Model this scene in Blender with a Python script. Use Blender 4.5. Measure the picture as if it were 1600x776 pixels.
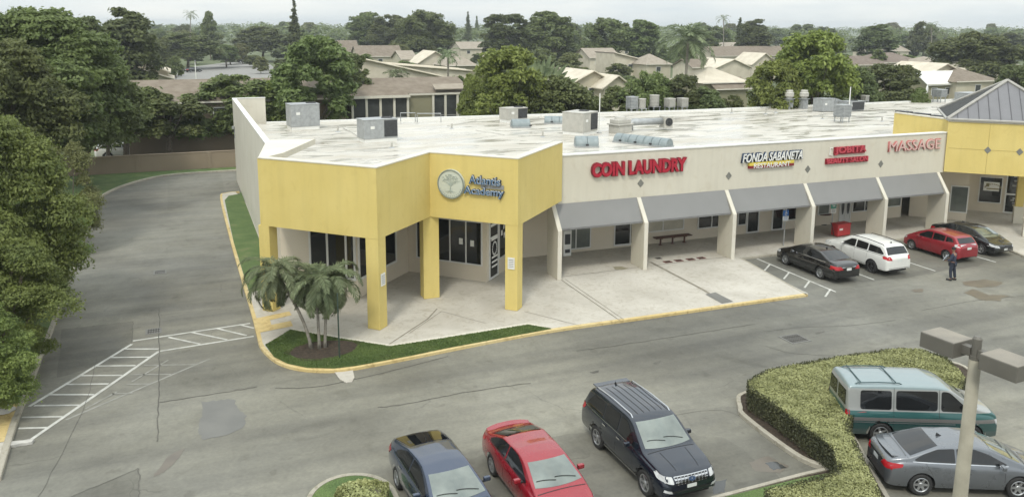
import bpy, bmesh, math, random
import numpy as np
from mathutils import Vector, Matrix
from mathutils.bvhtree import BVHTree
from mathutils.geometry import tessellate_polygon

S = bpy.context.scene
for o in list(bpy.data.objects): bpy.data.objects.remove(o)
C = S.collection

# ------------------------------------------------------------------ camera, sky, sun, exposure
FPX, PPY, CAMH = 1281.0, 270.8, 13.2          # focal length and principal row of the 1600 px photograph, camera height (m)
PITCH, ROLL, YAW = (math.radians(v) for v in (10.245, 0.274, 21.967))
_Rz = Matrix.Rotation(YAW, 3, 'Z').transposed()
_f = Vector((0, math.cos(PITCH), -math.sin(PITCH))); _u = Vector((0, math.sin(PITCH), math.cos(PITCH))); _r = Vector((1, 0, 0))
_r, _u = math.cos(ROLL)*_r + math.sin(ROLL)*_u, -math.sin(ROLL)*_r + math.cos(ROLL)*_u
RT, UP, FW = _Rz@_r, _Rz@_u, _Rz@_f
cam = bpy.data.cameras.new('camera'); camo = bpy.data.objects.new('camera', cam); C.objects.link(camo)
M = Matrix((RT, UP, -FW)).transposed().to_4x4(); M.translation = Vector((0, 0, CAMH)); camo.matrix_world = M
cam.sensor_width = 36.0; cam.lens = 36.0*FPX/1600.0; cam.shift_y = (PPY-388.0)/1600.0
cam.clip_start = 0.2; cam.clip_end = 6000
S.camera = camo

SUN_EL, SUN_AZ = math.radians(52), math.radians(215)     # azimuth clockwise from +Y
w = bpy.data.worlds.new('World'); S.world = w; w.use_nodes = True
nt = w.node_tree; nt.nodes.clear()
sky = nt.nodes.new('ShaderNodeTexSky'); sky.sky_type = 'NISHITA'; sky.sun_disc = False
sky.sun_elevation = SUN_EL; sky.sun_rotation = SUN_AZ; sky.air_density = 1.2; sky.dust_density = 2.5
tc = nt.nodes.new('ShaderNodeTexCoord'); mp = nt.nodes.new('ShaderNodeMapping'); mp.inputs['Scale'].default_value = (2.6, 2.6, 16)
nz = nt.nodes.new('ShaderNodeTexNoise'); nz.inputs['Scale'].default_value = 1.9; nz.inputs['Detail'].default_value = 7
rp = nt.nodes.new('ShaderNodeValToRGB'); rp.color_ramp.elements[0].position = .30; rp.color_ramp.elements[1].position = .68
rp.color_ramp.elements[0].color = (7.4, 8.2, 8.6, 1); rp.color_ramp.elements[1].color = (10.0, 10.2, 9.8, 1)
mx = nt.nodes.new('ShaderNodeMixRGB'); mx.inputs[0].default_value = .88
bg = nt.nodes.new('ShaderNodeBackground'); bg.inputs['Strength'].default_value = .095
ow = nt.nodes.new('ShaderNodeOutputWorld')
L = nt.links.new
L(tc.outputs['Generated'], mp.inputs['Vector']); L(mp.outputs[0], nz.inputs['Vector']); L(nz.outputs['Fac'], rp.inputs[0])
L(sky.outputs[0], mx.inputs[1]); L(rp.outputs[0], mx.inputs[2])
# overcast sky: the zenith is about three times as bright as the horizon
sz = nt.nodes.new('ShaderNodeSeparateXYZ'); mg = nt.nodes.new('ShaderNodeMapRange'); mg.inputs['From Min'].default_value = .06; mg.inputs['From Max'].default_value = 1; mg.inputs['To Min'].default_value = 1.0; mg.inputs['To Max'].default_value = 2.0
vm = nt.nodes.new('ShaderNodeVectorMath'); vm.operation = 'SCALE'
L(tc.outputs['Generated'], sz.inputs[0]); L(sz.outputs['Z'], mg.inputs['Value']); L(mx.outputs[0], vm.inputs[0]); L(mg.outputs[0], vm.inputs['Scale']); L(vm.outputs[0], bg.inputs[0]); L(bg.outputs[0], ow.inputs[0])

sl = bpy.data.lights.new('sun', 'SUN'); sl.energy = 1.45; sl.angle = math.radians(10); sl.color = (1, .96, .85)
so = bpy.data.objects.new('sun', sl); C.objects.link(so)
sdir = Vector((math.sin(SUN_AZ)*math.cos(SUN_EL), math.cos(SUN_AZ)*math.cos(SUN_EL), math.sin(SUN_EL)))
so.rotation_euler = sdir.to_track_quat('Z', 'Y').to_euler(); so.location = (0, 0, 60)
vs = S.view_settings; vs.view_transform = 'Standard'; vs.look = 'None'; vs.gamma = 1; vs.use_curve_mapping = False
vs.exposure = 0.22
S.render.engine = 'CYCLES'
try: S.cycles.max_bounces = 6; S.cycles.transparent_max_bounces = 6
except Exception: pass

# ------------------------------------------------------------------ measuring: photograph point -> place on a plane of the world
def ray(px, py): return FW + RT*((px-800)/FPX) - UP*((py-PPY)/FPX)
def G(px, py, z=0.0):
    d = ray(px, py); t = (z-CAMH)/d.z; return Vector((d.x*t, d.y*t, z))
def onY(px, py, Y):
    d = ray(px, py); t = Y/d.y; return Vector((d.x*t, Y, CAMH+d.z*t))
def atD(px, py, D):
    d = ray(px, py); t = D; return Vector((d.x*t, d.y*t, CAMH+d.z*t))       # D = forward depth

# ------------------------------------------------------------------ materials
def mat(name, col, rough=.7, metal=0., vary=.12, scale=3., bump=0., col2=None, spec=None, detail=6, coat=0., coords='Object'):
    m = bpy.data.materials.new(name); m.use_nodes = True; n = m.node_tree; b = n.nodes['Principled BSDF']
    b.inputs['Roughness'].default_value = rough; b.inputs['Metallic'].default_value = metal
    if spec is not None: b.inputs['Specular IOR Level'].default_value = spec
    if coat: b.inputs['Coat Weight'].default_value = coat; b.inputs['Coat Roughness'].default_value = .04
    t = n.nodes.new('ShaderNodeTexCoord'); z = n.nodes.new('ShaderNodeTexNoise'); z.inputs['Scale'].default_value = scale; z.inputs['Detail'].default_value = detail
    n.links.new(t.outputs[coords], z.inputs['Vector'])
    r = n.nodes.new('ShaderNodeValToRGB'); r.color_ramp.elements[0].position = .3; r.color_ramp.elements[1].position = .72
    c2 = col2 or tuple(min(1, c*(1+vary)) for c in col); c1 = col if col2 else tuple(c*(1-vary) for c in col)
    r.color_ramp.elements[0].color = (*c1, 1); r.color_ramp.elements[1].color = (*c2, 1)
    n.links.new(z.outputs['Fac'], r.inputs[0]); n.links.new(r.outputs[0], b.inputs['Base Color'])
    if bump:
        bu = n.nodes.new('ShaderNodeBump'); bu.inputs['Strength'].default_value = bump; bu.inputs['Distance'].default_value = .02
        z2 = n.nodes.new('ShaderNodeTexNoise'); z2.inputs['Scale'].default_value = scale*9; z2.inputs['Detail'].default_value = 4
        n.links.new(t.outputs[coords], z2.inputs['Vector']); n.links.new(z2.outputs['Fac'], bu.inputs['Height']); n.links.new(bu.outputs[0], b.inputs['Normal'])
    return m

def N(m, kind, **kw):
    nd = m.node_tree.nodes.new(kind)
    for k, v in kw.items():
        if k in nd.inputs: nd.inputs[k].default_value = v
        else: setattr(nd, k, v)
    return nd
def ramp(m, src, stops):
    r = m.node_tree.nodes.new('ShaderNodeValToRGB'); cr = r.color_ramp
    while len(cr.elements) < len(stops): cr.elements.new(.5)
    for e, (p, c) in zip(cr.elements, stops): e.position = p; e.color = (*c, 1) if len(c) == 3 else c
    m.node_tree.links.new(src, r.inputs[0]); return r.outputs[0]
def mixc(m, fac, a, b, mode='MIX'):
    x = m.node_tree.nodes.new('ShaderNodeMixRGB'); x.blend_type = mode
    for i, v in ((0, fac), (1, a), (2, b)):
        if hasattr(v, 'node'): m.node_tree.links.new(v, x.inputs[i])
        elif i == 0: x.inputs[0].default_value = v
        else: x.inputs[i].default_value = (*v, 1)
    return x.outputs[0]

def asphalt_mat(name='asphalt', mul=1., wet=0.):
    m = bpy.data.materials.new(name); m.use_nodes = True; n = m.node_tree; l = n.links.new; b = n.nodes['Principled BSDF']
    t = N(m, 'ShaderNodeTexCoord').outputs['Object']
    def noise(s, d=6, vec=t, dist=0.):
        z = N(m, 'ShaderNodeTexNoise', Scale=s, Detail=d, Distortion=dist); l(vec, z.inputs['Vector']); return z.outputs['Fac']
    base = ramp(m, noise(.13, 8, dist=.4), [(.30, (.125*mul, .120*mul, .102*mul)), (.5, (.180*mul, .174*mul, .149*mul)), (.70, (.235*mul, .228*mul, .198*mul))])
    big = ramp(m, noise(.045, 3), [(.35, (.80, .82, .84)), (.62, (1.06, 1.05, 1.0))])
    c = mixc(m, 1., base, big, 'MULTIPLY')
    # long worn traces where vehicles drive along the front
    mpp = N(m, 'ShaderNodeMapping'); mpp.inputs['Scale'].default_value = (.07, .9, 1); mpp.inputs['Rotation'].default_value = (0, 0, math.radians(-9)); l(t, mpp.inputs['Vector'])
    tr = ramp(m, noise(1.1, 5, mpp.outputs[0]), [(.36, (.76, .76, .77)), (.62, (1.10, 1.10, 1.08))])
    c = mixc(m, .8, c, tr, 'MULTIPLY')
    sp = ramp(m, noise(9, 9), [(.32, (.90, .90, .90)), (.68, (1.09, 1.09, 1.08))])
    c = mixc(m, .8, c, sp, 'MULTIPLY')
    st = ramp(m, noise(.55, 9, dist=1.2), [(.58, (1, 1, 1)), (.68, (.84, .835, .82)), (.80, (.72, .71, .69))])
    c = mixc(m, .75, c, st, 'MULTIPLY')
    c = mixc(m, .9, c, ramp(m, noise(2.4, 10, dist=.6), [(.32, (.91, .91, .91)), (.5, (1, 1, 1)), (.70, (1.08, 1.08, 1.07))]), 'MULTIPLY')
    c = mixc(m, .8, c, ramp(m, noise(1.35, 2, dist=.3), [(.675, (1, 1, 1)), (.72, (.80, .79, .78))]), 'MULTIPLY')
    # cracks
    wv = N(m, 'ShaderNodeTexNoise', Scale=.6, Detail=5); l(t, wv.inputs['Vector'])
    add = N(m, 'ShaderNodeMixRGB', blend_type='ADD'); add.inputs[0].default_value = 1.2; l(t, add.inputs[1]); l(wv.outputs['Color'], add.inputs[2])
    vo = N(m, 'ShaderNodeTexVoronoi', feature='DISTANCE_TO_EDGE', Scale=.17); l(add.outputs[0], vo.inputs['Vector'])
    cr = ramp(m, vo.outputs['Distance'], [(.0, (1, 1, 1)), (.0035, (0, 0, 0))])
    gate = ramp(m, noise(.3, 4), [(.50, (0, 0, 0)), (.62, (.55, .55, .55))])
    crk = mixc(m, 1., cr, gate, 'MULTIPLY')
    c = mixc(m, crk, c, (.055, .052, .045))
    l(c, b.inputs['Base Color'])
    rr = ramp(m, noise(.5, 6), [(.35, (.62,)*3), (.7, (.85,)*3)]); l(rr, b.inputs['Roughness'])
    bu = N(m, 'ShaderNodeBump', Strength=.35, Distance=.01); l(noise(60, 3), bu.inputs['Height']); l(bu.outputs[0], b.inputs['Normal'])
    return m
def slab_mat(name, cols, joint=0., rot=0., stain=(.7, .68, .62), rough=.75):
    m = bpy.data.materials.new(name); m.use_nodes = True; n = m.node_tree; l = n.links.new; b = n.nodes['Principled BSDF']
    t = N(m, 'ShaderNodeTexCoord').outputs['Object']
    def noise(s, d=6, dist=0.):
        z = N(m, 'ShaderNodeTexNoise', Scale=s, Detail=d, Distortion=dist); l(t, z.inputs['Vector']); return z.outputs['Fac']
    c = ramp(m, noise(.35, 8, .5), [(.3, cols[0]), (.7, cols[1])])
    c = mixc(m, .7, c, ramp(m, noise(2.6, 8, 1.5), [(.5, (1, 1, 1)), (.72, stain)]), 'MULTIPLY')
    c = mixc(m, .6, c, ramp(m, noise(25, 3), [(.3, (.86,)*3), (.7, (1.1,)*3)]), 'MULTIPLY')
    if joint:
        mpp = N(m, 'ShaderNodeMapping'); mpp.inputs['Rotation'].default_value = (0, 0, rot); l(t, mpp.inputs['Vector'])
        br = N(m, 'ShaderNodeTexBrick', offset=0.); br.inputs['Scale'].default_value = 1; br.inputs['Brick Width'].default_value = joint; br.inputs['Row Height'].default_value = joint
        br.inputs['Mortar Size'].default_value = .014; br.inputs['Mortar Smooth'].default_value = .3
        l(mpp.outputs[0], br.inputs['Vector'])
        c = mixc(m, ramp(m, br.outputs['Fac'], [(0, (0, 0, 0)), (1, (.42,)*3)]), c, (.22, .2, .17))
    l(c, b.inputs['Base Color']); b.inputs['Roughness'].default_value = rough
    bu = N(m, 'ShaderNodeBump', Strength=.2, Distance=.01); l(noise(30, 3), bu.inputs['Height']); l(bu.outputs[0], b.inputs['Normal'])
    return m
def roof_membrane():
    m = bpy.data.materials.new('roof_membrane'); m.use_nodes = True; n = m.node_tree; l = n.links.new; b = n.nodes['Principled BSDF']
    t = N(m, 'ShaderNodeTexCoord').outputs['Object']
    mpp = N(m, 'ShaderNodeMapping'); mpp.inputs['Scale'].default_value = (.35, 1.0, 1); mpp.inputs['Rotation'].default_value = (0, 0, math.radians(20)); l(t, mpp.inputs['Vector'])
    def noise(s, d=6, dist=0., v=mpp.outputs[0]):
        z = N(m, 'ShaderNodeTexNoise', Scale=s, Detail=d, Distortion=dist); l(v, z.inputs['Vector']); return z.outputs['Fac']
    c = ramp(m, noise(.5, 9, .8), [(.28, (.41, .38, .32)), (.5, (.49, .465, .41)), (.70, (.56, .54, .485))])
    c = mixc(m, .55, c, ramp(m, noise(2.2, 8, 2.), [(.52, (1, 1, 1)), (.72, (.78, .72, .63))]), 'MULTIPLY')
    l(c, b.inputs['Base Color'])
    rr = ramp(m, noise(.8, 8, 1.), [(.42, (.7,)*3), (.58, (.13,)*3)]); l(rr, b.inputs['Roughness'])
    b.inputs['Specular IOR Level'].default_value = .7
    bu = N(m, 'ShaderNodeBump', Strength=.25, Distance=.03); l(noise(3, 5), bu.inputs['Height']); l(bu.outputs[0], b.inputs['Normal'])
    return m
def grass_mat(name, a, b_, c3=None):
    m = bpy.data.materials.new(name); m.use_nodes = True; l = m.node_tree.links.new; b = m.node_tree.nodes['Principled BSDF']
    t = N(m, 'ShaderNodeTexCoord').outputs['Object']
    z = N(m, 'ShaderNodeTexNoise', Scale=.9, Detail=8); l(t, z.inputs['Vector'])
    z2 = N(m, 'ShaderNodeTexNoise', Scale=22, Detail=4); l(t, z2.inputs['Vector'])
    c = ramp(m, z.outputs['Fac'], [(.35, a), (.6, b_), (.78, c3 or b_)])
    c = mixc(m, .8, c, ramp(m, z2.outputs['Fac'], [(.3, (.6,)*3), (.7, (1.3,)*3)]), 'MULTIPLY')
    l(c, b.inputs['Base Color']); b.inputs['Roughness'].default_value = .9
    bu = N(m, 'ShaderNodeBump', Strength=.8, Distance=.04); l(z2.outputs['Fac'], bu.inputs['Height']); l(bu.outputs[0], b.inputs['Normal'])
    return m
def leaf_mat(name, dark, light, trans=.42, sc=.6):
    m = bpy.data.materials.new(name); m.use_nodes = True; n = m.node_tree; l = n.links.new; b = n.nodes['Principled BSDF']
    g = N(m, 'ShaderNodeNewGeometry'); oi = N(m, 'ShaderNodeObjectInfo')
    t = N(m, 'ShaderNodeTexCoord').outputs['Object']
    z = N(m, 'ShaderNodeTexNoise', Scale=sc, Detail=4); l(t, z.inputs['Vector'])
    mth = N(m, 'ShaderNodeMath', operation='MULTIPLY_ADD'); l(g.outputs['Random Per Island'], mth.inputs[0]); mth.inputs[1].default_value = .35; l(z.outputs['Fac'], mth.inputs[2])
    c = ramp(m, mth.outputs[0], [(.42, dark), (.90, light)])
    hs = N(m, 'ShaderNodeHueSaturation'); l(c, hs.inputs['Color'])
    mr = N(m, 'ShaderNodeMapRange'); mr.inputs['To Min'].default_value = .482; mr.inputs['To Max'].default_value = .515; l(oi.outputs['Random'], mr.inputs['Value']); l(mr.outputs[0], hs.inputs['Hue'])
    mv = N(m, 'ShaderNodeMapRange'); mv.inputs['To Min'].default_value = .78; mv.inputs['To Max'].default_value = 1.22; l(oi.outputs['Random'], mv.inputs['Value']); l(mv.outputs[0], hs.inputs['Value'])
    l(hs.outputs[0], b.inputs['Base Color']); b.inputs['Roughness'].default_value = .55; b.inputs['Specular IOR Level'].default_value = .35
    tr = N(m, 'ShaderNodeBsdfTranslucent'); l(hs.outputs[0], tr.inputs['Color'])
    ms = N(m, 'ShaderNodeMixShader'); ms.inputs[0].default_value = trans; l(b.outputs[0], ms.inputs[1]); l(tr.outputs[0], ms.inputs[2])
    l(ms.outputs[0], n.nodes['Material Output'].inputs['Surface'])
    return m

MA = {}
MA['asphalt'] = asphalt_mat(); MA['slab_dark'] = asphalt_mat('older_asphalt', .80); MA['slab_mid'] = asphalt_mat('patched_asphalt', .90)
MA['sidewalk'] = slab_mat('sidewalk_concrete', ((.40, .375, .325), (.53, .505, .45)), joint=0, stain=(.74, .71, .65))
MA['kerb'] = slab_mat('kerb_concrete', ((.30, .28, .23), (.42, .39, .32)), stain=(.6, .57, .5))
MA['kerb_yellow'] = slab_mat('kerb_yellow_paint', ((.52, .39, .16), (.60, .49, .26)), stain=(.50, .42, .32), rough=.7)
MA['roof'] = roof_membrane()
MA['grass'] = grass_mat('lawn', (.065, .112, .030), (.10, .150, .044), (.17, .17, .08))
MA['ground'] = grass_mat('ground_cover', (.065, .09, .032), (.11, .13, .055), (.19, .18, .11))
MA['soil'] = mat('mulch', (.05, .036, .024), .95, vary=.5, scale=9, bump=.8)
def stucco_mat(name, c1, c2, streak=.94, wear=(.93, .91, .88)):
    m = bpy.data.materials.new(name); m.use_nodes = True; n = m.node_tree; l = n.links.new; b = n.nodes['Principled BSDF']; t = N(m, 'ShaderNodeNewGeometry').outputs['Position']
    def noise(s, d=6, sc=(1, 1, 1), dist=0.):
        mp_ = N(m, 'ShaderNodeMapping'); mp_.inputs['Scale'].default_value = sc; l(t, mp_.inputs['Vector']); z = N(m, 'ShaderNodeTexNoise', Scale=s, Detail=d, Distortion=dist); l(mp_.outputs[0], z.inputs['Vector']); return z.outputs['Fac']
    c = ramp(m, noise(.45, 8), [(.3, c1), (.7, c2)])
    c = mixc(m, .9, c, ramp(m, noise(3.2, 6, (1, 1, .09)), [(.44, (1, 1, 1)), (.72, (streak,)*3)]), 'MULTIPLY')
    c = mixc(m, .8, c, ramp(m, noise(1.4, 9, (1, 1, .8), 1.5), [(.56, (1, 1, 1)), (.72, wear)]), 'MULTIPLY')
    c = mixc(m, .6, c, ramp(m, noise(14, 4), [(.3, (.97,)*3), (.7, (1.02,)*3)]), 'MULTIPLY')
    l(c, b.inputs['Base Color']); b.inputs['Roughness'].default_value = .82
    bu = N(m, 'ShaderNodeBump', Strength=.25, Distance=.015); l(noise(18, 4), bu.inputs['Height']); l(bu.outputs[0], b.inputs['Normal']); return m
MA['yellow'] = stucco_mat('yellow_stucco', (.60, .475, .155), (.65, .525, .19))
MA['cream'] = stucco_mat('cream_stucco', (.555, .52, .43), (.60, .57, .48))
MA['creamlight'] = stucco_mat('cream_stucco_trim', (.58, .55, .465), (.64, .61, .53))
MA['shopwall'] = mat('shop_wall_paint', (.60, .54, .44), .8, vary=.05, scale=.5)
MA['awning'] = mat('grey_awning_sheet', (.20, .20, .196), .6, vary=.05, scale=.8)
MA['frame'] = mat('white_aluminium', (.62, .62, .60), .45, vary=.04)
MA['glass'] = mat('dark_window_glass', (.012, .014, .014), .04, vary=.3, scale=1.2, spec=.6)
MA['glass2'] = mat('pale_window_glass', (.13, .145, .13), .12, vary=.35, scale=.8, spec=.5)
MA['curtain'] = mat('window_blind', (.42, .40, .33), .5, vary=.15, scale=2)
MA['metal'] = mat('galvanised_metal', (.34, .355, .36), .5, metal=.25, vary=.16, scale=4)
MA['metal_dark'] = mat('dark_coil_metal', (.05, .052, .055), .55, metal=.3, vary=.3, scale=6)
MA['hvacw'] = mat('beige_unit_metal', (.42, .41, .37), .55, vary=.1, scale=3)
MA['white'] = mat('white_paint', (.72, .72, .69), .5, vary=.05)
MA['roadwhite'] = mat('worn_white_line', (.36, .36, .33), .75, col2=(.60, .60, .56), scale=2.2)
MA['roadfaint'] = mat('faded_line', (.20, .20, .175), .8, col2=(.30, .295, .27), scale=3.)
MA['patch'] = mat('asphalt_patch', (.130, .130, .122), .7, col2=(.165, .163, .15), scale=.9, bump=.2)
MA['crack'] = mat('crack_dark', (.10, .096, .083), .9, vary=.3)  # dark tone of the pavement cracks and small road marks
MA['wet'] = mat('wet_stain', (.105, .09, .072), .35, col2=(.15, .13, .10), scale=1.5)
MA['puddle'] = mat('puddle_water', (.06, .062, .06), .06, vary=.2, scale=1.)
MA['shingle'] = mat('brown_shingle', (.15, .12, .088), .9, col2=(.22, .185, .145), scale=1.3, bump=.4, detail=9)
MA['shingle2'] = mat('tan_tile', (.25, .215, .17), .9, col2=(.33, .29, .235), scale=1.3, bump=.4, detail=9)
MA['shingle3'] = mat('grey_brown_tile', (.13, .10, .08), .9, col2=(.20, .16, .13), scale=1.6, bump=.4, detail=9)
MA['pale_roof'] = mat('cream_flat_roof', (.48, .43, .34), .85, col2=(.60, .55, .45), scale=.7, bump=.2)
MA['stucco'] = mat('house_stucco', (.40, .36, .27), .85, col2=(.50, .46, .36), scale=.4)
MA['stucco_olive'] = mat('olive_stucco', (.24, .225, .145), .85, vary=.07, scale=.4)
MA['brownwall'] = mat('brown_wall', (.23, .18, .13), .85, vary=.1, scale=.4)
MA['screen'] = mat('porch_screen', (.035, .038, .036), .6, vary=.4, scale=1.1)
MA['perimeter'] = mat('perimeter_wall_paint', (.27, .215, .155), .85, vary=.10, scale=.3)
MA['bark'] = mat('bark', (.10, .075, .055), .9, col2=(.22, .185, .15), scale=6, bump=.6)
MA['palmbark'] = mat('palm_bark', (.15, .135, .11), .9, col2=(.27, .25, .21), scale=8, bump=.5)
MA['leaf_mid'] = leaf_mat('leaf_mid', (.095, .126, .040), (.198, .240, .084))
MA['leaf_dark'] = leaf_mat('leaf_dark', (.076, .100, .038), (.165, .196, .075))
MA['leaf_light'] = leaf_mat('leaf_light', (.125, .160, .034), (.28, .325, .085))
MA['leaf_olive'] = leaf_mat('leaf_olive', (.115, .125, .045), (.225, .235, .09))
MA['palmleaf'] = leaf_mat('palm_leaf', (.095, .128, .060), (.24, .285, .155), .3)
MA['leaf_near'] = leaf_mat('leaf_near', (.105, .148, .040), (.235, .290, .082))
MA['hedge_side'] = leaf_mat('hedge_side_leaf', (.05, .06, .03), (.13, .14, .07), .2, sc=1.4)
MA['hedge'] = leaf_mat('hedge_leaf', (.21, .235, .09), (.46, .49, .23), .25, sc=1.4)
MA['hedge_wood'] = mat('hedge_twigs', (.09, .085, .05), .9, vary=.4, scale=5)
MA['rubber'] = mat('tyre_rubber', (.018, .018, .018), .75, vary=.15)
MA['rim'] = mat('alloy_rim', (.42, .43, .44), .28, metal=.8, vary=.05)
MA['rimdark'] = mat('wheel_dark', (.02, .02, .02), .5, vary=.1)
MA['black_trim'] = mat('black_plastic', (.014, .014, .015), .5, vary=.2)
MA['chrome'] = mat('chrome', (.6, .61, .62), .15, metal=1., vary=.05)
MA['carglass'] = mat('tinted_car_glass', (.008, .009, .010), .03, vary=.2, spec=.7)
MA['windshield'] = mat('windshield_glass', (.075, .095, .085), .05, col2=(.19, .22, .195), scale=1.4, spec=1.0, coat=.6)
MA['lamp_red'] = mat('taillight_red', (.36, .012, .018), .15, vary=.2)
MA['lamp_clear'] = mat('headlight_clear', (.46, .47, .47), .1, vary=.2, scale=8)
MA['plate'] = mat('number_plate', (.6, .62, .6), .4, vary=.1)
MA['pole'] = mat('concrete_pole', (.21, .195, .15), .8, col2=(.33, .31, .245), scale=2, bump=.15)
MA['fixture'] = mat('bronze_fixture', (.115, .108, .092), .5, vary=.12, scale=2)
MA['fixture_top'] = mat('weathered_fixture_top', (.165, .152, .13), .6, col2=(.26, .235, .19), scale=2)
MA['red_sign'] = mat('red_sign_face', (.36, .012, .03), .4, vary=.08)
MA['dark_return'] = mat('dark_letter_return', (.05, .015, .018), .5, vary=.1)
MA['navy'] = mat('navy_return', (.02, .045, .10), .5, vary=.1)
MA['blue_sign'] = mat('blue_sign', (.02, .13, .42), .4, vary=.08)
MA['yellow_sign'] = mat('yellow_sign', (.62, .5, .08), .4, vary=.08)
MA['grey_sign'] = mat('grey_backer', (.27, .27, .26), .5, vary=.08)
MA['mint'] = mat('mint_sign_face', (.52, .55, .48), .5, vary=.05)
MA['pink_sign'] = mat('faded_pink_face', (.60, .40, .37), .5, vary=.1)
MA['green_sign'] = mat('green_sign', (.05, .28, .20), .5, vary=.1)
MA['brown_paint'] = mat('brown_bench_paint', (.10, .045, .03), .6, vary=.2, scale=4)
MA['red_plastic'] = mat('red_plastic', (.42, .035, .04), .45, vary=.15, scale=3)
MA['mat_red'] = mat('red_doormat', (.14, .05, .045), .9, vary=.4, scale=6)
MA['rock'] = mat('white_rock', (.42, .41, .38), .9, vary=.2, scale=4, bump=.6)
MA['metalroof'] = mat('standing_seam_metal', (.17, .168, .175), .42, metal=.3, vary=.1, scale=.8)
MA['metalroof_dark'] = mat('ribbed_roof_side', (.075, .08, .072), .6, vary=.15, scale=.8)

# ------------------------------------------------------------------ scene graph helpers
def setp(o, label=None, cat=None, group=None, kind=None):
    if label: o['label'] = label
    if cat: o['category'] = cat
    if group: o['group'] = group
    if kind: o['kind'] = kind
    return o
def mtx(o):
    m = Matrix.Translation(o.location) @ Matrix.Rotation(o.rotation_euler.z, 4, 'Z')
    return mtx(o.parent) @ m if o.parent else m
def thing(name, label, cat, loc=(0, 0, 0), rz=0, group=None):
    o = bpy.data.objects.new(name, None); C.objects.link(o); o.location = loc; o.rotation_euler = (0, 0, rz); o.empty_display_size = .3
    return setp(o, label, cat, group)
def link_mesh(name, me, mats, parent=None, world=False, smooth=False):
    for m in (mats if isinstance(mats, (list, tuple)) else [mats]): me.materials.append(m)
    o = bpy.data.objects.new(name, me); C.objects.link(o)
    if parent is not None:
        o.parent = parent
        if world: me.transform(mtx(parent).inverted())
    if smooth:
        me.polygons.foreach_set('use_smooth', [True]*len(me.polygons)); me.update()
    return o
class MB:
    def __init__(s): s.v = []; s.f = []; s.mi = []
    def face(s, pts, mi=0):
        n = len(s.v); s.v += [tuple(p) for p in pts]; s.f.append(list(range(n, n+len(pts)))); s.mi.append(mi); return s
    def raw(s, vs, fs, mi=0):
        n = len(s.v); s.v += [tuple(p) for p in vs]; s.f += [[i+n for i in f] for f in fs]; s.mi += [mi]*len(fs); return s
    def box(s, c, d, rz=0, mi=0, tilt=None):
        m = Matrix.Rotation(rz, 3, 'Z')
        if tilt is not None: m = m @ tilt
        vs = [Vector(c)+m@Vector((x*d[0]/2, y*d[1]/2, z*d[2]/2)) for z in (-1, 1) for x, y in ((-1, -1), (1, -1), (1, 1), (-1, 1))]
        return s.raw(vs, [(3, 2, 1, 0), (4, 5, 6, 7), (0, 1, 5, 4), (1, 2, 6, 5), (2, 3, 7, 6), (3, 0, 4, 7)], mi)
    def prism(s, poly, z0, z1, mi=0, cap=True):
        n = len(poly); a = sum(poly[i][0]*poly[(i+1) % n][1]-poly[(i+1) % n][0]*poly[i][1] for i in range(n))
        if a < 0: poly = list(poly)[::-1]
        vs = [(p[0], p[1], z0) for p in poly]+[(p[0], p[1], z1) for p in poly]
        fs = [(i, (i+1) % n, n+(i+1) % n, n+i) for i in range(n)]
        if cap: fs += [tuple(range(n-1, -1, -1)), tuple(range(n, 2*n))]
        return s.raw(vs, fs, mi)
    def cone(s, p0, p1, r0, r1, n=12, mi=0, caps=True):
        p0, p1 = Vector(p0), Vector(p1); d = (p1-p0).normalized(); a = d.orthogonal().normalized(); b = d.cross(a)
        vs = []
        for p, r in ((p0, r0), (p1, r1)):
            for k in range(n):
                t = 2*math.pi*k/n; vs.append(p+a*math.cos(t)*r+b*math.sin(t)*r)
        fs = [(k, (k+1) % n, n+(k+1) % n, n+k) for k in range(n)]
        if caps: fs += [tuple(range(n-1, -1, -1)), tuple(range(n, 2*n))]
        return s.raw(vs, fs, mi)
    def tube(s, pts, rs, n=8, mi=0):
        pts = [Vector(p) for p in pts]
        if not hasattr(rs, '__len__'): rs = [rs]*len(pts)
        vs = []; a = None
        for i, p in enumerate(pts):
            d = (pts[min(i+1, len(pts)-1)]-pts[max(i-1, 0)]).normalized()
            a = d.orthogonal().normalized() if a is None else (a-d*a.dot(d)).normalized()
            b = d.cross(a)
            for k in range(n): t = 2*math.pi*k/n; vs.append(p+a*math.cos(t)*rs[i]+b*math.sin(t)*rs[i])
        fs = [(i*n+k, i*n+(k+1) % n, (i+1)*n+(k+1) % n, (i+1)*n+k) for i in range(len(pts)-1) for k in range(n)]
        fs += [tuple(range(n-1, -1, -1)), tuple(range((len(pts)-1)*n, len(pts)*n))]
        return s.raw(vs, fs, mi)
    def lathe(s, prof, c=(0, 0, 0), n=24, axis='Z', mi=0, a0=0, a1=2*math.pi):
        full = abs(a1-a0-2*math.pi) < 1e-6; m = n if full else n+1; vs = []
        for r, h in prof:
            for k in range(m):
                t = a0+(a1-a0)*k/n; x, y = r*math.cos(t), r*math.sin(t)
                p = {'Z': (x, y, h), 'Y': (x, h, y), 'X': (h, x, y)}[axis]; vs.append((p[0]+c[0], p[1]+c[1], p[2]+c[2]))
        fs = []
        for i in range(len(prof)-1):
            for k in range(n if full else n):
                fs.append((i*m+k, i*m+(k+1) % m, (i+1)*m+(k+1) % m, (i+1)*m+k))
        return s.raw(vs, fs, mi)
    def mesh(s, name='mesh'):
        me = bpy.data.meshes.new(name); me.from_pydata(s.v, [], s.f); me.polygons.foreach_set('material_index', s.mi); me.update(); return me
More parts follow.
